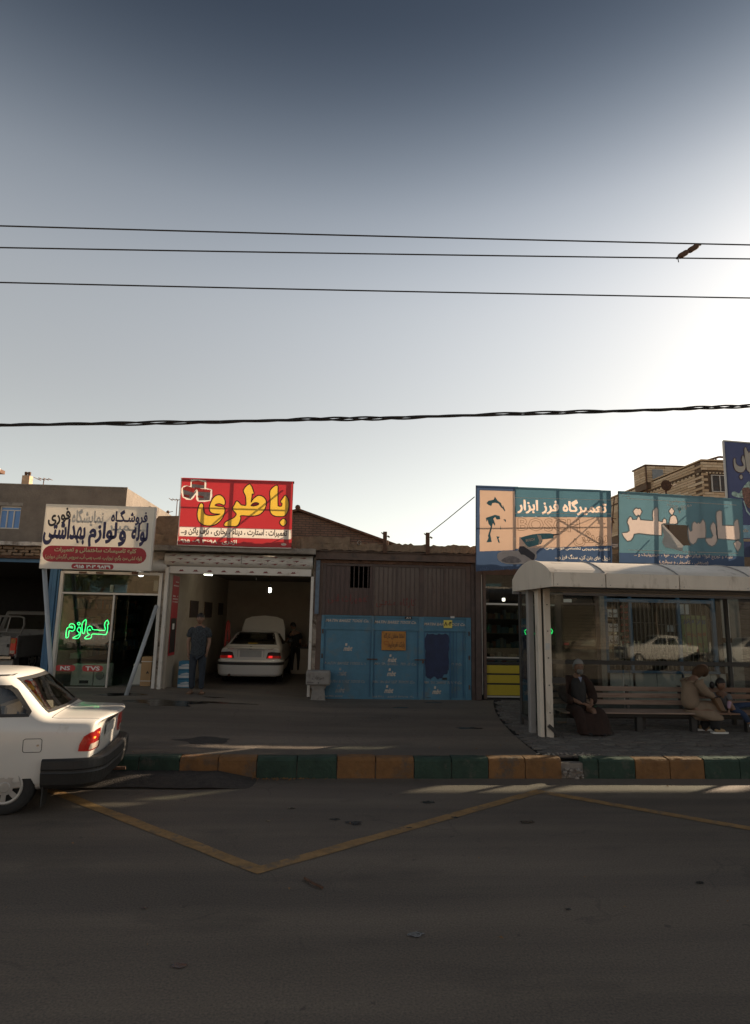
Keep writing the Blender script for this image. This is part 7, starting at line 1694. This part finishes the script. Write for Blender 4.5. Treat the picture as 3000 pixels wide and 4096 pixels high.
def robe_loft(rings, n=22, wave=.0, seed=1):
    """rings: (cx, cy, z, rx, ry)"""
    rnd = random.Random(seed); vs = []; fs = []; ph = [rnd.uniform(0, 6.28) for _ in range(4)]
    for i, (cx, cy, z, rx, ry) in enumerate(rings):
        q = wave*i/(len(rings)-1)
        for k in range(n):
            a = 2*math.pi*k/n; f = 1+q*(math.sin(5*a+ph[0])*.5+math.sin(8*a+ph[1])*.4)
            vs.append((cx+rx*f*math.cos(a), cy+ry*f*math.sin(a), z))
    for i in range(len(rings)-1):
        for k in range(n): fs.append((i*n+k, i*n+(k+1) % n, (i+1)*n+(k+1) % n, (i+1)*n+k))
    b = B().add(vs, fs); me = bpy.data.meshes.new('r'); me.from_pydata(b.v, [], b.f); return me
def face(p, c, r, fwd, tilt=0):
    Mx = Matrix.Rotation(R(fwd), 4, 'Z') @ Matrix.Rotation(R(tilt), 4, 'Y'); q = lambda x, y, z: tuple(Vector(c)+(Mx @ Vector((x, y, z)))*r)
    for s_ in (-1, 1):
        obj('eye', B().blob(q(.80, s_*.30, .09), r*.085, (1,1,.7), 8, 6), m_hair, p, smooth=True)
        obj('eyebrow', B().tube([q(.86, s_*.17, .24), q(.85, s_*.32, .28), q(.76, s_*.45, .23)], r*.035, 5), m_hair, p)
        obj('ear', B().blob(q(-.02, s_*.80, .02), r*.2, (.6,.5,1.1), 8, 6), m_skin, p, smooth=True)
    obj('mouth', B().tube([q(.84, -.18, -.48), q(.90, 0, -.47), q(.84, .18, -.48)], r*.04, 5), M('lips', (.12,.05,.04), .6), p)
# standing man in the garage mouth
p = thing('person', 'man standing at the garage entrance in patterned t-shirt, dark jeans and sandals', 'person', (-2.63, 12.7, .42))
zf = sz(-2.65, 12.7)+.0
X, Yp = -2.63, 12.7
hip = [(X-.085, Yp, zf+.78), (X+.085, Yp, zf+.78)]
body_ = skin([(X, Yp, zf+.82), (X, Yp+.01, zf+1.0), (X, Yp+.01, zf+1.20), (X, Yp, zf+1.285), (X, Yp-.01, zf+1.36),
    (X-.16, Yp, zf+1.235), (X-.21, Yp-.01, zf+.98), (X-.185, Yp-.03, zf+.76), (X+.16, Yp, zf+1.235), (X+.21, Yp+.0, zf+1.00), (X+.175, Yp-.03, zf+.80),
    (X-.08, Yp, zf+.74), (X-.09, Yp-.01, zf+.42), (X-.09, Yp+.01, zf+.07), (X+.08, Yp, zf+.74), (X+.095, Yp-.01, zf+.42), (X+.10, Yp+.01, zf+.07)],
    [(0,1),(1,2),(2,3),(3,4),(3,5),(5,6),(6,7),(3,8),(8,9),(9,10),(0,11),(11,12),(12,13),(0,14),(14,15),(15,16)],
    [(.09,.07),(.09,.07),(.11,.07),(.07,.06),.05,.05,.038,.026,.05,.038,.026,.06,.045,.034,.06,.045,.034])
hands = hand((X-.185, Yp-.03, zf+.765), (.05,-.1,-1), (-1,-.3,0), .95, .5, 1)+hand((X+.175, Yp-.03, zf+.80), (-.1,.1,-1), (1,-.2,0), .95, .6, -1)
feet = [chain([(X-.09, Yp+.03, zf+.035), (X-.10, Yp-.06, zf+.03), (X-.115, Yp-.15, zf+.022)], [.036, (.036,.026), (.04,.014)]), chain([(X+.10, Yp+.03, zf+.035), (X+.125, Yp-.05, zf+.03), (X+.155, Yp-.13, zf+.022)], [.036, (.036,.026), (.04,.014)])]
join_obj('body', [body_, head_mesh((X, Yp-.015, zf+1.455), .092, -90)]+hands+feet, m_skin, p)
join_obj('t_shirt', [robe_loft([(X,Yp,zf+.70,.155,.10),(X,Yp,zf+.78,.158,.105),(X,Yp,zf+.95,.148,.10),(X,Yp,zf+1.12,.168,.105),(X,Yp,zf+1.22,.165,.095),(X,Yp,zf+1.28,.12,.075),(X,Yp,zf+1.315,.065,.06)], 22, -.02, 3), skin([(X, Yp, zf+1.22), (X-.165, Yp, zf+1.235), (X-.205, Yp, zf+1.07), (X+.165, Yp, zf+1.235), (X+.205, Yp, zf+1.07)],
    [(0,1),(1,2),(0,3),(3,4)], [.08,.078,.066,.078,.066])], m_shirt, p)
join_obj('jeans', [skin([(X, Yp, zf+.82), (X-.085, Yp, zf+.72), (X-.095, Yp-.01, zf+.42), (X-.09, Yp+.01, zf+.07), (X+.085, Yp, zf+.72), (X+.10, Yp-.01, zf+.42), (X+.10, Yp+.01, zf+.07)],
    [(0,1),(1,2),(2,3),(0,4),(4,5),(5,6)], [(.145,.115),.098,.068,.058,.098,.068,.058])], m_jean, p)
obj('hair', cap_mesh((X, Yp-.012, zf+1.458), .092, -90), m_hair, p, smooth=True); face(p, (X, Yp-.015, zf+1.455), .092, -90)
for s, x in ((-1, X-.10), (1, X+.125)):
    obj('sandal', B().prism([(x-.045, Yp+.07), (x+.045, Yp+.07), (x+.05+s*.01, Yp-.17), (x-.045+s*.01, Yp-.17)], zf+.001, zf+.018, 'z').bar((x-.045, Yp-.09, zf+.02), (x, Yp-.09, zf+.055), .022, .006).bar((x, Yp-.09, zf+.055), (x+.05, Yp-.09, zf+.02), .022, .006), m_sandal, p)
# mechanic behind the bonnet
p = thing('person', 'dim figure of a mechanic bent beside the raised bonnet in the garage', 'person', (-1.02, 18.45, .28))
X, Yp, zf = -1.00, 18.35, .28
join_obj('body', [skin([(X,Yp,zf+.72),(X-.02,Yp,zf+.95),(X-.05,Yp-.02,zf+1.15),(X-.08,Yp-.03,zf+1.24),(X-.13,Yp-.02,zf+1.17),(X-.22,Yp,zf+.98),(X-.38,Yp+.02,zf+.90),(X+.09,Yp,zf+1.16),(X+.14,Yp,zf+.95),(X+.05,Yp-.05,zf+.80),(X-.07,Yp,zf+.66),(X-.08,Yp,zf+.38),(X-.08,Yp,zf+.05),(X+.08,Yp,zf+.66),(X+.09,Yp,zf+.38),(X+.09,Yp,zf+.05)],
    [(0,1),(1,2),(2,3),(2,4),(4,5),(5,6),(2,7),(7,8),(8,9),(0,10),(10,11),(11,12),(0,13),(13,14),(14,15)], [(.08,.07),(.08,.07),(.09,.07),.05,.045,.036,.027,.045,.036,.028,.06,.045,.04,.06,.045,.04]),
    head_mesh((X-.10, Yp-.03, zf+1.36), .09, 150, 20)]+hand((X-.38,Yp+.02,zf+.90), (-1,0,-.2), (0,0,1), .9, .5)+hand((X+.05,Yp-.05,zf+.80), (-1,-.3,-.3), (0,0,1), .9, .5), m_skin, p)
join_obj('overalls', [skin([(X,Yp,zf+.72),(X-.02,Yp,zf+.95),(X-.05,Yp-.02,zf+1.17),(X-.13,Yp-.02,zf+1.18),(X-.22,Yp,zf+1.0),(X+.09,Yp,zf+1.17),(X+.14,Yp,zf+.97),(X-.07,Yp,zf+.64),(X-.08,Yp,zf+.38),(X-.08,Yp,zf+.05),(X+.08,Yp,zf+.64),(X+.09,Yp,zf+.38),(X+.09,Yp,zf+.05)],
    [(0,1),(1,2),(2,3),(3,4),(2,5),(5,6),(0,7),(7,8),(8,9),(0,10),(10,11),(11,12)], [(.14,.12),(.15,.12),(.16,.12),.07,.06,.07,.06,.095,.07,.06,.095,.07,.06])], m_blkc, p)
obj('hair', cap_mesh((X-.10, Yp-.03, zf+1.362), .09, 150, 20), m_hair, p, smooth=True)
# seated old man in a brown robe
p = thing('person', 'elderly man in white cap and long brown robe seated at the left bench end', 'person', (3.98, 9.8, .25))
X, Yp, zf = 3.97, 9.80, sz(3.9, 9.5)
join_obj('body', [skin([(X,Yp+.08,.60),(X,Yp+.09,.80),(X,Yp+.05,1.0),(X,Yp+.02,1.09),(X,Yp,1.14),(X-.17,Yp+.05,1.02),(X-.235,Yp,.80),(X-.02,Yp-.20,.685),(X+.17,Yp+.05,1.02),(X+.23,Yp,.80),(X+.13,Yp-.20,.68),
    (X-.10,Yp,.58),(X-.10,Yp-.30,.60),(X-.08,Yp-.34,.30),(X+.10,Yp,.58),(X+.14,Yp-.30,.60),(X+.16,Yp-.34,.30)],
    [(0,1),(1,2),(2,3),(3,4),(2,5),(5,6),(6,7),(2,8),(8,9),(9,10),(0,11),(11,12),(12,13),(0,14),(14,15),(15,16)], [(.08,.07),(.08,.07),(.09,.07),.05,.048,.045,.038,.028,.045,.038,.028,.06,.05,.04,.06,.05,.04]),
    head_mesh((X+.02, Yp-.02, 1.235), .092, -88, 6)]+hand((X-.02,Yp-.205,.69), (1,-.35,-.15), (.1,-.6,1), .92, .7, 1)+hand((X+.145,Yp-.20,.68), (-.8,-.5,-.25), (0,-.6,1), .92, .8, -1), m_skin, p)
join_obj('cloak', [skin([(X,Yp+.10,.58),(X,Yp+.11,.80),(X,Yp+.08,1.0),(X-.12,Yp+.05,1.045),(X-.20,Yp+.04,.97),(X-.255,Yp,.78),(X-.12,Yp-.14,.70),(X+.12,Yp+.05,1.045),(X+.19,Yp+.04,.97),(X+.245,Yp,.78),(X+.19,Yp-.14,.70)],
    [(0,1),(1,2),(2,3),(3,4),(4,5),(5,6),(2,7),(7,8),(8,9),(9,10)], [(.20,.14),(.18,.13),(.16,.11),.085,.085,.085,.06,.085,.085,.085,.06]),
    skin([(X,Yp+.06,.57),(X-.12,Yp-.05,.57),(X-.11,Yp-.30,.575),(X-.09,Yp-.37,.40),(X-.05,Yp-.38,.24),(X+.14,Yp-.05,.57),(X+.22,Yp-.30,.565),(X+.25,Yp-.34,.40),(X+.26,Yp-.35,.25)],
    [(0,1),(1,2),(2,3),(3,4),(0,5),(5,6),(6,7),(7,8)], [.15,.11,.105,.105,.12,.11,.105,.11,.12]),
    robe_loft([(X+.09,Yp-.32,.57,.20,.08),(X+.09,Yp-.36,.45,.24,.10),(X+.10,Yp-.37,.33,.25,.12),(X+.10,Yp-.38,zf+.03,.27,.14)], 26, .10, 4)], m_robe, p)
join_obj('vest', [robe_loft([(X+.01,Yp-.02,.60,.12,.11),(X+.01,Yp-.01,.76,.115,.11),(X+.01,Yp+.0,.90,.125,.105),(X,Yp+.01,1.0,.12,.09),(X,Yp+.01,1.06,.075,.065)], 20, .03, 6)], m_vest, p)
obj('shirt_front', B().add([(X-.025,Yp-.105,1.085),(X+.035,Yp-.105,1.085),(X+.012,Yp-.118,1.0)], [(0,1,2)]), M('pale_blue_shirt', (.22,.25,.36), .8, var=.05), p, fixn=False)
obj('cap', cap_mesh((X+.02, Yp-.018, 1.24), .092, -88, 6, z0=.22, grow=1.14), M('white_cap', (.24,.235,.23), .9, var=.1), p, smooth=True)
face(p, (X+.02, Yp-.02, 1.235), .092, -88, 6)
obj('beard', B().blob((X+.02, Yp-.075, 1.165), .055, (1,.7,.9), 12, 8), M('grey_beard', (.16,.15,.14), .95, var=.3, scale=30, bump=.6), p, smooth=True)
for x in (X-.04, X+.17): obj('shoe', merge([chain([(x, Yp-.36, zf+.04), (x+.01, Yp-.45, zf+.032), (x+.02, Yp-.52, zf+.025)], [.042, (.044,.03), (.036,.02)])]), m_blkc, p, smooth=True)
bd = thing('prayer_beads', 'loop of green prayer beads hanging from the seated man\'s hands', 'beads', (4.14, 9.58, .6))
pts = [(4.13+.045*math.sin(a*.349)+.02*math.cos(a*.35), 9.565-.012*math.cos(a*.7), .53+.125*math.cos(a*.349)) for a in range(18)]
m_bead = M('green_bead', (.02,.16,.05), .35, var=.1)
obj('cord', B().tube(pts, .0025, 4, closed=True), m_bead, bd)
b = B()
for q in catmull(pts, 2): b.blob(q, .0065, (1,1,1), 6, 4)
b.tube([(4.11,9.56,.47),(4.105,9.56,.38)], .012, 6, rr=[.006,.016]); tag(obj('bead', b, m_bead, bd, smooth=True), kind='stuff')
# woman in beige coat, seated sideways, leaning forward
p = thing('person', 'woman in long beige coat and brown headscarf bending forward on the bench', 'person', (5.85, 9.75, .25))
X, Yp = 5.82, 9.75; zf = sz(5.9, 9.5)
join_obj('body', [skin([(X-.02,Yp,.60),(X-.03,Yp,.82),(X+.04,Yp,1.04),(X+.10,Yp,1.12),(X+.15,Yp,1.16),(X+.06,Yp-.13,1.02),(X+.15,Yp-.17,.86),(X+.33,Yp-.13,.80),(X+.06,Yp+.13,1.02),(X+.18,Yp+.15,.86),(X+.34,Yp+.08,.78),(X+.05,Yp-.08,.57),(X+.36,Yp-.09,.56),(X+.31,Yp-.12,.20),(X+.05,Yp+.08,.57),(X+.34,Yp+.08,.56),(X+.25,Yp+.10,.24)],
    [(0,1),(1,2),(2,3),(3,4),(2,5),(5,6),(6,7),(2,8),(8,9),(9,10),(0,11),(11,12),(12,13),(0,14),(14,15),(15,16)], [(.08,.07),(.08,.07),(.08,.08),.05,.045,.045,.036,.026,.045,.036,.026,.06,.05,.038,.06,.05,.038]),
    head_mesh((X+.22, Yp, 1.215), .088, 0, 40)]+hand((X+.33,Yp-.13,.80), (1,.2,-.25), (0,-.5,1), .85, .5)+hand((X+.34,Yp+.08,.78), (1,-.2,-.25), (0,.3,1), .85, .6, -1), m_skin, p)
join_obj('coat', [skin([(X-.01,Yp,.58),(X-.03,Yp,.80),(X+.02,Yp,1.0),(X+.08,Yp,1.09),(X+.05,Yp-.14,1.03),(X+.15,Yp-.18,.88),(X+.29,Yp-.14,.815),(X+.05,Yp+.14,1.03),(X+.17,Yp+.16,.88),(X+.31,Yp+.10,.80)],
    [(0,1),(1,2),(2,3),(3,4),(4,5),(5,6),(3,7),(7,8),(8,9)], [(.145,.16),(.13,.15),(.13,.15),.09,.08,.068,.05,.08,.068,.05]),
    skin([(X,Yp,.60),(X+.10,Yp,.58),(X+.24,Yp,.575),(X+.36,Yp-.02,.55),(X+.44,Yp-.03,.50)], [(0,1),(1,2),(2,3),(3,4)], [(.14,.17),(.13,.17),(.10,.17),(.07,.16),(.035,.15)]),
    robe_loft([(X+.14,Yp-.01,.60,.27,.15),(X+.18,Yp-.01,.54,.29,.17),(X+.25,Yp-.02,.49,.24,.17),(X+.30,Yp-.02,.455,.18,.16)], 22, .05, 2)], m_coat, p)
join_obj('trousers', [skin([(X+.30,Yp-.02,.52),(X+.31,Yp-.09,.46),(X+.30,Yp-.12,.32),(X+.29,Yp-.13,zf+.05),(X+.29,Yp+.07,.46),(X+.24,Yp+.10,.32),(X+.20,Yp+.12,zf+.06)], [(0,1),(1,2),(2,3),(0,4),(4,5),(5,6)], [.08,.085,.075,.072,.085,.075,.07])], m_blkc, p)
obj('headscarf', merge([chain([(X+.07,Yp,1.09),(X+.15,Yp,1.20),(X+.22,Yp,1.235),(X+.27,Yp,1.20),(X+.22,Yp,1.10)], [.06,(.108,.10),(.118,.105),(.095,.085),.05])]), m_scarf, p, smooth=True)
m_shoe = M('tan_shoe', (.30,.20,.10), .8, var=.1); m_sole = M('white_sole', (.62,.60,.56), .6, var=.05)
for x, y in ((X+.29, Yp-.13), (X+.19, Yp+.12)):
    s_ = obj('shoe', merge([chain([(x-.02, y, zf+.055), (x+.07, y, zf+.05), (x+.155, y, zf+.036)], [.043, (.04,.036), (.036,.024)])]), m_shoe, p, smooth=True)
    obj('sole', B().prism([(x-.07, y-.035), (x+.10, y-.042), (x+.19, y-.03), (x+.205, y), (x+.19, y+.03), (x+.10, y+.042), (x-.07, y+.035)], zf+.001, zf+.026, 'z'), m_sole, s_)
# child
p = thing('person', 'small child in grey cardigan kicking white shoes at the right edge', 'person', (6.4, 9.75, .56))
m_grey = M('grey_knit', (.115,.115,.12), .95, var=.15, scale=25, bump=.3)
join_obj('body', [skin([(6.44,9.78,.63),(6.39,9.78,.75),(6.34,9.78,.85),(6.335,9.78,.90),(6.40,9.70,.83),(6.41,9.66,.73),(6.365,9.64,.61),(6.33,9.86,.83),(6.30,9.88,.74),(6.29,9.84,.62),(6.50,9.72,.60),(6.60,9.62,.55),(6.66,9.60,.40),(6.50,9.84,.62),(6.66,9.80,.66),(6.86,9.78,.68)],
    [(0,1),(1,2),(2,3),(2,4),(4,5),(5,6),(2,7),(7,8),(8,9),(0,10),(10,11),(11,12),(0,13),(13,14),(14,15)], [.07,.07,.065,.035,.034,.027,.019,.034,.027,.019,.05,.038,.027,.05,.038,.027]),
    head_mesh((6.345,9.77,.99), .082, -70, 10)]+hand((6.365,9.64,.60), (.0,-.1,-1), (-1,0,0), .6, .6)+hand((6.29,9.84,.62), (.2,-.1,-1), (-1,0,0), .6, .6), m_skin, p)
join_obj('cardigan', [skin([(6.46,9.78,.63),(6.40,9.78,.74),(6.345,9.78,.85),(6.41,9.70,.83),(6.42,9.66,.745),(6.33,9.86,.83),(6.30,9.88,.75)], [(0,1),(1,2),(2,3),(3,4),(2,5),(5,6)], [(.10,.10),(.085,.085),.075,.05,.044,.05,.044])], m_grey, p)
obj('pink_cuff', merge([chain([(6.40,9.655,.745),(6.375,9.645,.68),(6.365,9.64,.625)], [.034,.03,.027])]), M('pink_sleeve', (.36,.24,.32), .9), p, smooth=True)
join_obj('jeans', [skin([(6.46,9.78,.62),(6.52,9.72,.60),(6.60,9.62,.545),(6.655,9.60,.42),(6.52,9.84,.62),(6.68,9.80,.66),(6.86,9.78,.68)], [(0,1),(1,2),(2,3),(0,4),(4,5),(5,6)], [.075,.062,.05,.04,.062,.05,.04])], M('blue_jeans', (.02,.035,.075), .9, var=.2), p)
obj('hair', cap_mesh((6.345,9.772,.993), .083, -70, 10, z0=.10), m_hair, p, smooth=True)
face(p, (6.345,9.77,.99), .082, -70, 10)
obj('hair_bunch', B().blob((6.205,9.78,.975), .045, (.9,.9,1.3), 10, 8), m_hair, p, smooth=True)
for q, r_ in (([(6.655,9.60,.395),(6.70,9.57,.365),(6.75,9.54,.36)], 1), ([(6.86,9.78,.68),(6.90,9.76,.72),(6.92,9.74,.77)], 1)):
    obj('shoe', merge([chain(q, [.036,.036,.028])]), M('white_shoe', (.60,.60,.62), .6), p, smooth=True)
hb = thing('handbag', 'brown shoulder bag on the lap of the woman in the beige coat', 'bag', (6.18, 9.62, .7))
obj('bag_body', B().add([(6.10,9.60,.80),(6.22,9.60,.80),(6.30,9.60,.59),(6.22,9.60,.585),(6.10,9.72,.80),(6.22,9.72,.80),(6.30,9.72,.59),(6.22,9.72,.585)], [(0,3,2,1),(4,5,6,7),(0,1,5,4),(1,2,6,5),(2,3,7,6),(3,0,4,7)]), M('tan_leather', (.15,.085,.045), .6, var=.15), hb, bevel=.012)
obj('strap', B().tube([(6.02,9.58,.83),(6.10,9.59,.80),(6.22,9.59,.82)], .008, 5), m_blkc, hb)

# ================================================================== far side of the street (behind the camera, seen in the shop glass)
opp = M('opposite_render', (.32,.25,.17), .9, var=.15, scale=1.5)
t = thing('opposite_shops', 'sunlit two-storey beige shops across the street, mirrored in the windows', 'shop row', (0, -19, 0))
b = B().box(-30, -9, -22, -17, 0, 5.6).box(-8.8, 4, -22, -17, 0, 4.4)
obj('wall', b, opp, t)
obj('wall', B().box(4.2, 32, -22, -17, 0, 6.4), M('opposite_dark_render', (.10,.085,.07), .9, var=.2), t)
m_shut = M('corrugated_shutter', (.26,.20,.14), .7, var=.1)
for x in (-26, -21.5, -17, -12.6, -7, -2.4, 5.5, 10, 14.5, 19):
    b = B()
    for k in range(14): b.box(x, x+3.4, -16.99, -16.95, .2+k*.19, .2+k*.19+.15)
    obj('shutter', b, m_shut if x in (-26, -17, -7, -2.4, 14.5) else m_dark, t)
obj('signboard', B().box(-26, -14, -16.99, -16.8, 3.1, 4.2).box(6, 12, -16.99, -16.8, 3.2, 4.4), m_turq, t); obj('signboard', B().box(-7, 1, -16.99, -16.8, 3.0, 4.0), m_ban_r, t)
m_leafm = M('tree_leaves', (.045,.060,.016), .8, var=.5, scale=3); m_bark = M('tree_bark', (.10,.07,.05), .95, var=.3, bump=.5)
def tree(x, y, h, seed, lab):
    rnd = random.Random(seed); t = thing('street_tree', lab, 'tree', (x, y, 0))
    b = B().tube([(x,y,0),(x+.05,y,.9),(x-.03,y+.05,1.7),(x+.02,y,h*.55)], .15, 8, rr=[.17,.13,.11,.08]); tips = []
    for k in range(7):
        a = k*.9+rnd.random(); q = (x+math.cos(a)*h*.22, y+math.sin(a)*h*.22, h*(.62+.3*rnd.random())); b.tube([(x,y,h*.35+k*.05),((x+q[0])/2,(y+q[1])/2,h*.55),q], .05, 6, rr=[.06,.04,.02]); tips.append(q)
    obj('trunk', b, m_bark, t)
    b = B()
    for k in range(5200):
        c = tips[rnd.randrange(7)]; r = h*.20; d = Vector((rnd.gauss(0,1),rnd.gauss(0,1),rnd.gauss(0,.8))).normalized()*r*rnd.random()**.4
        p_ = Vector(c)+d; s = rnd.uniform(.04,.09); u = Vector((rnd.gauss(0,1),rnd.gauss(0,1),rnd.gauss(0,1))).normalized()*s; w_ = u.cross(Vector((rnd.gauss(0,1),rnd.gauss(0,1),rnd.gauss(0,1)))).normalized()*s*.6
        b.add([p_-u, p_+w_, p_+u, p_-w_], [(0,1,2,3)])
    tag(obj('crown', b, m_leafm, t, fixn=False), kind='stuff')
tree(-13.2, -8.5, 5.2, 3, 'bushy street tree across the road, mirrored in the plumbing shop window'); tree(17.5, -11.5, 6.5, 5, 'dark bushy street tree across the road, mirrored behind the shelter'); tree(22.5, -12.0, 6.8, 9, 'widest street tree across the road, mirrored in the barred window')
solo('utility_pole', B().tube([(-15.2,-9.5,0),(-15.0,-9.5,8)], .12, 10), m_conc, 'concrete utility pole across the road beside the bushy tree', 'pole')
def copy_tree(o, parent=None):
    c = o.copy(); COL.objects.link(c); c.parent = parent
    for ch in list(o.children): copy_tree(ch, c)
    return c
for (x, y, dg_, lab) in ((-13.9, -7.2, 8, 'white sedan parked across the road, mirrored in the plumbing shop glass'), (21.0, -6.6, 183, 'white sedan across the road, mirrored in the filter shop windows'), (17.3, -7.8, 181, 'second white sedan across the road behind the first mirrored one')):
    c = copy_tree(car); c['label'] = lab; place(c, x, y, 0, dg_, .93); c.name = 'parked_sedan'
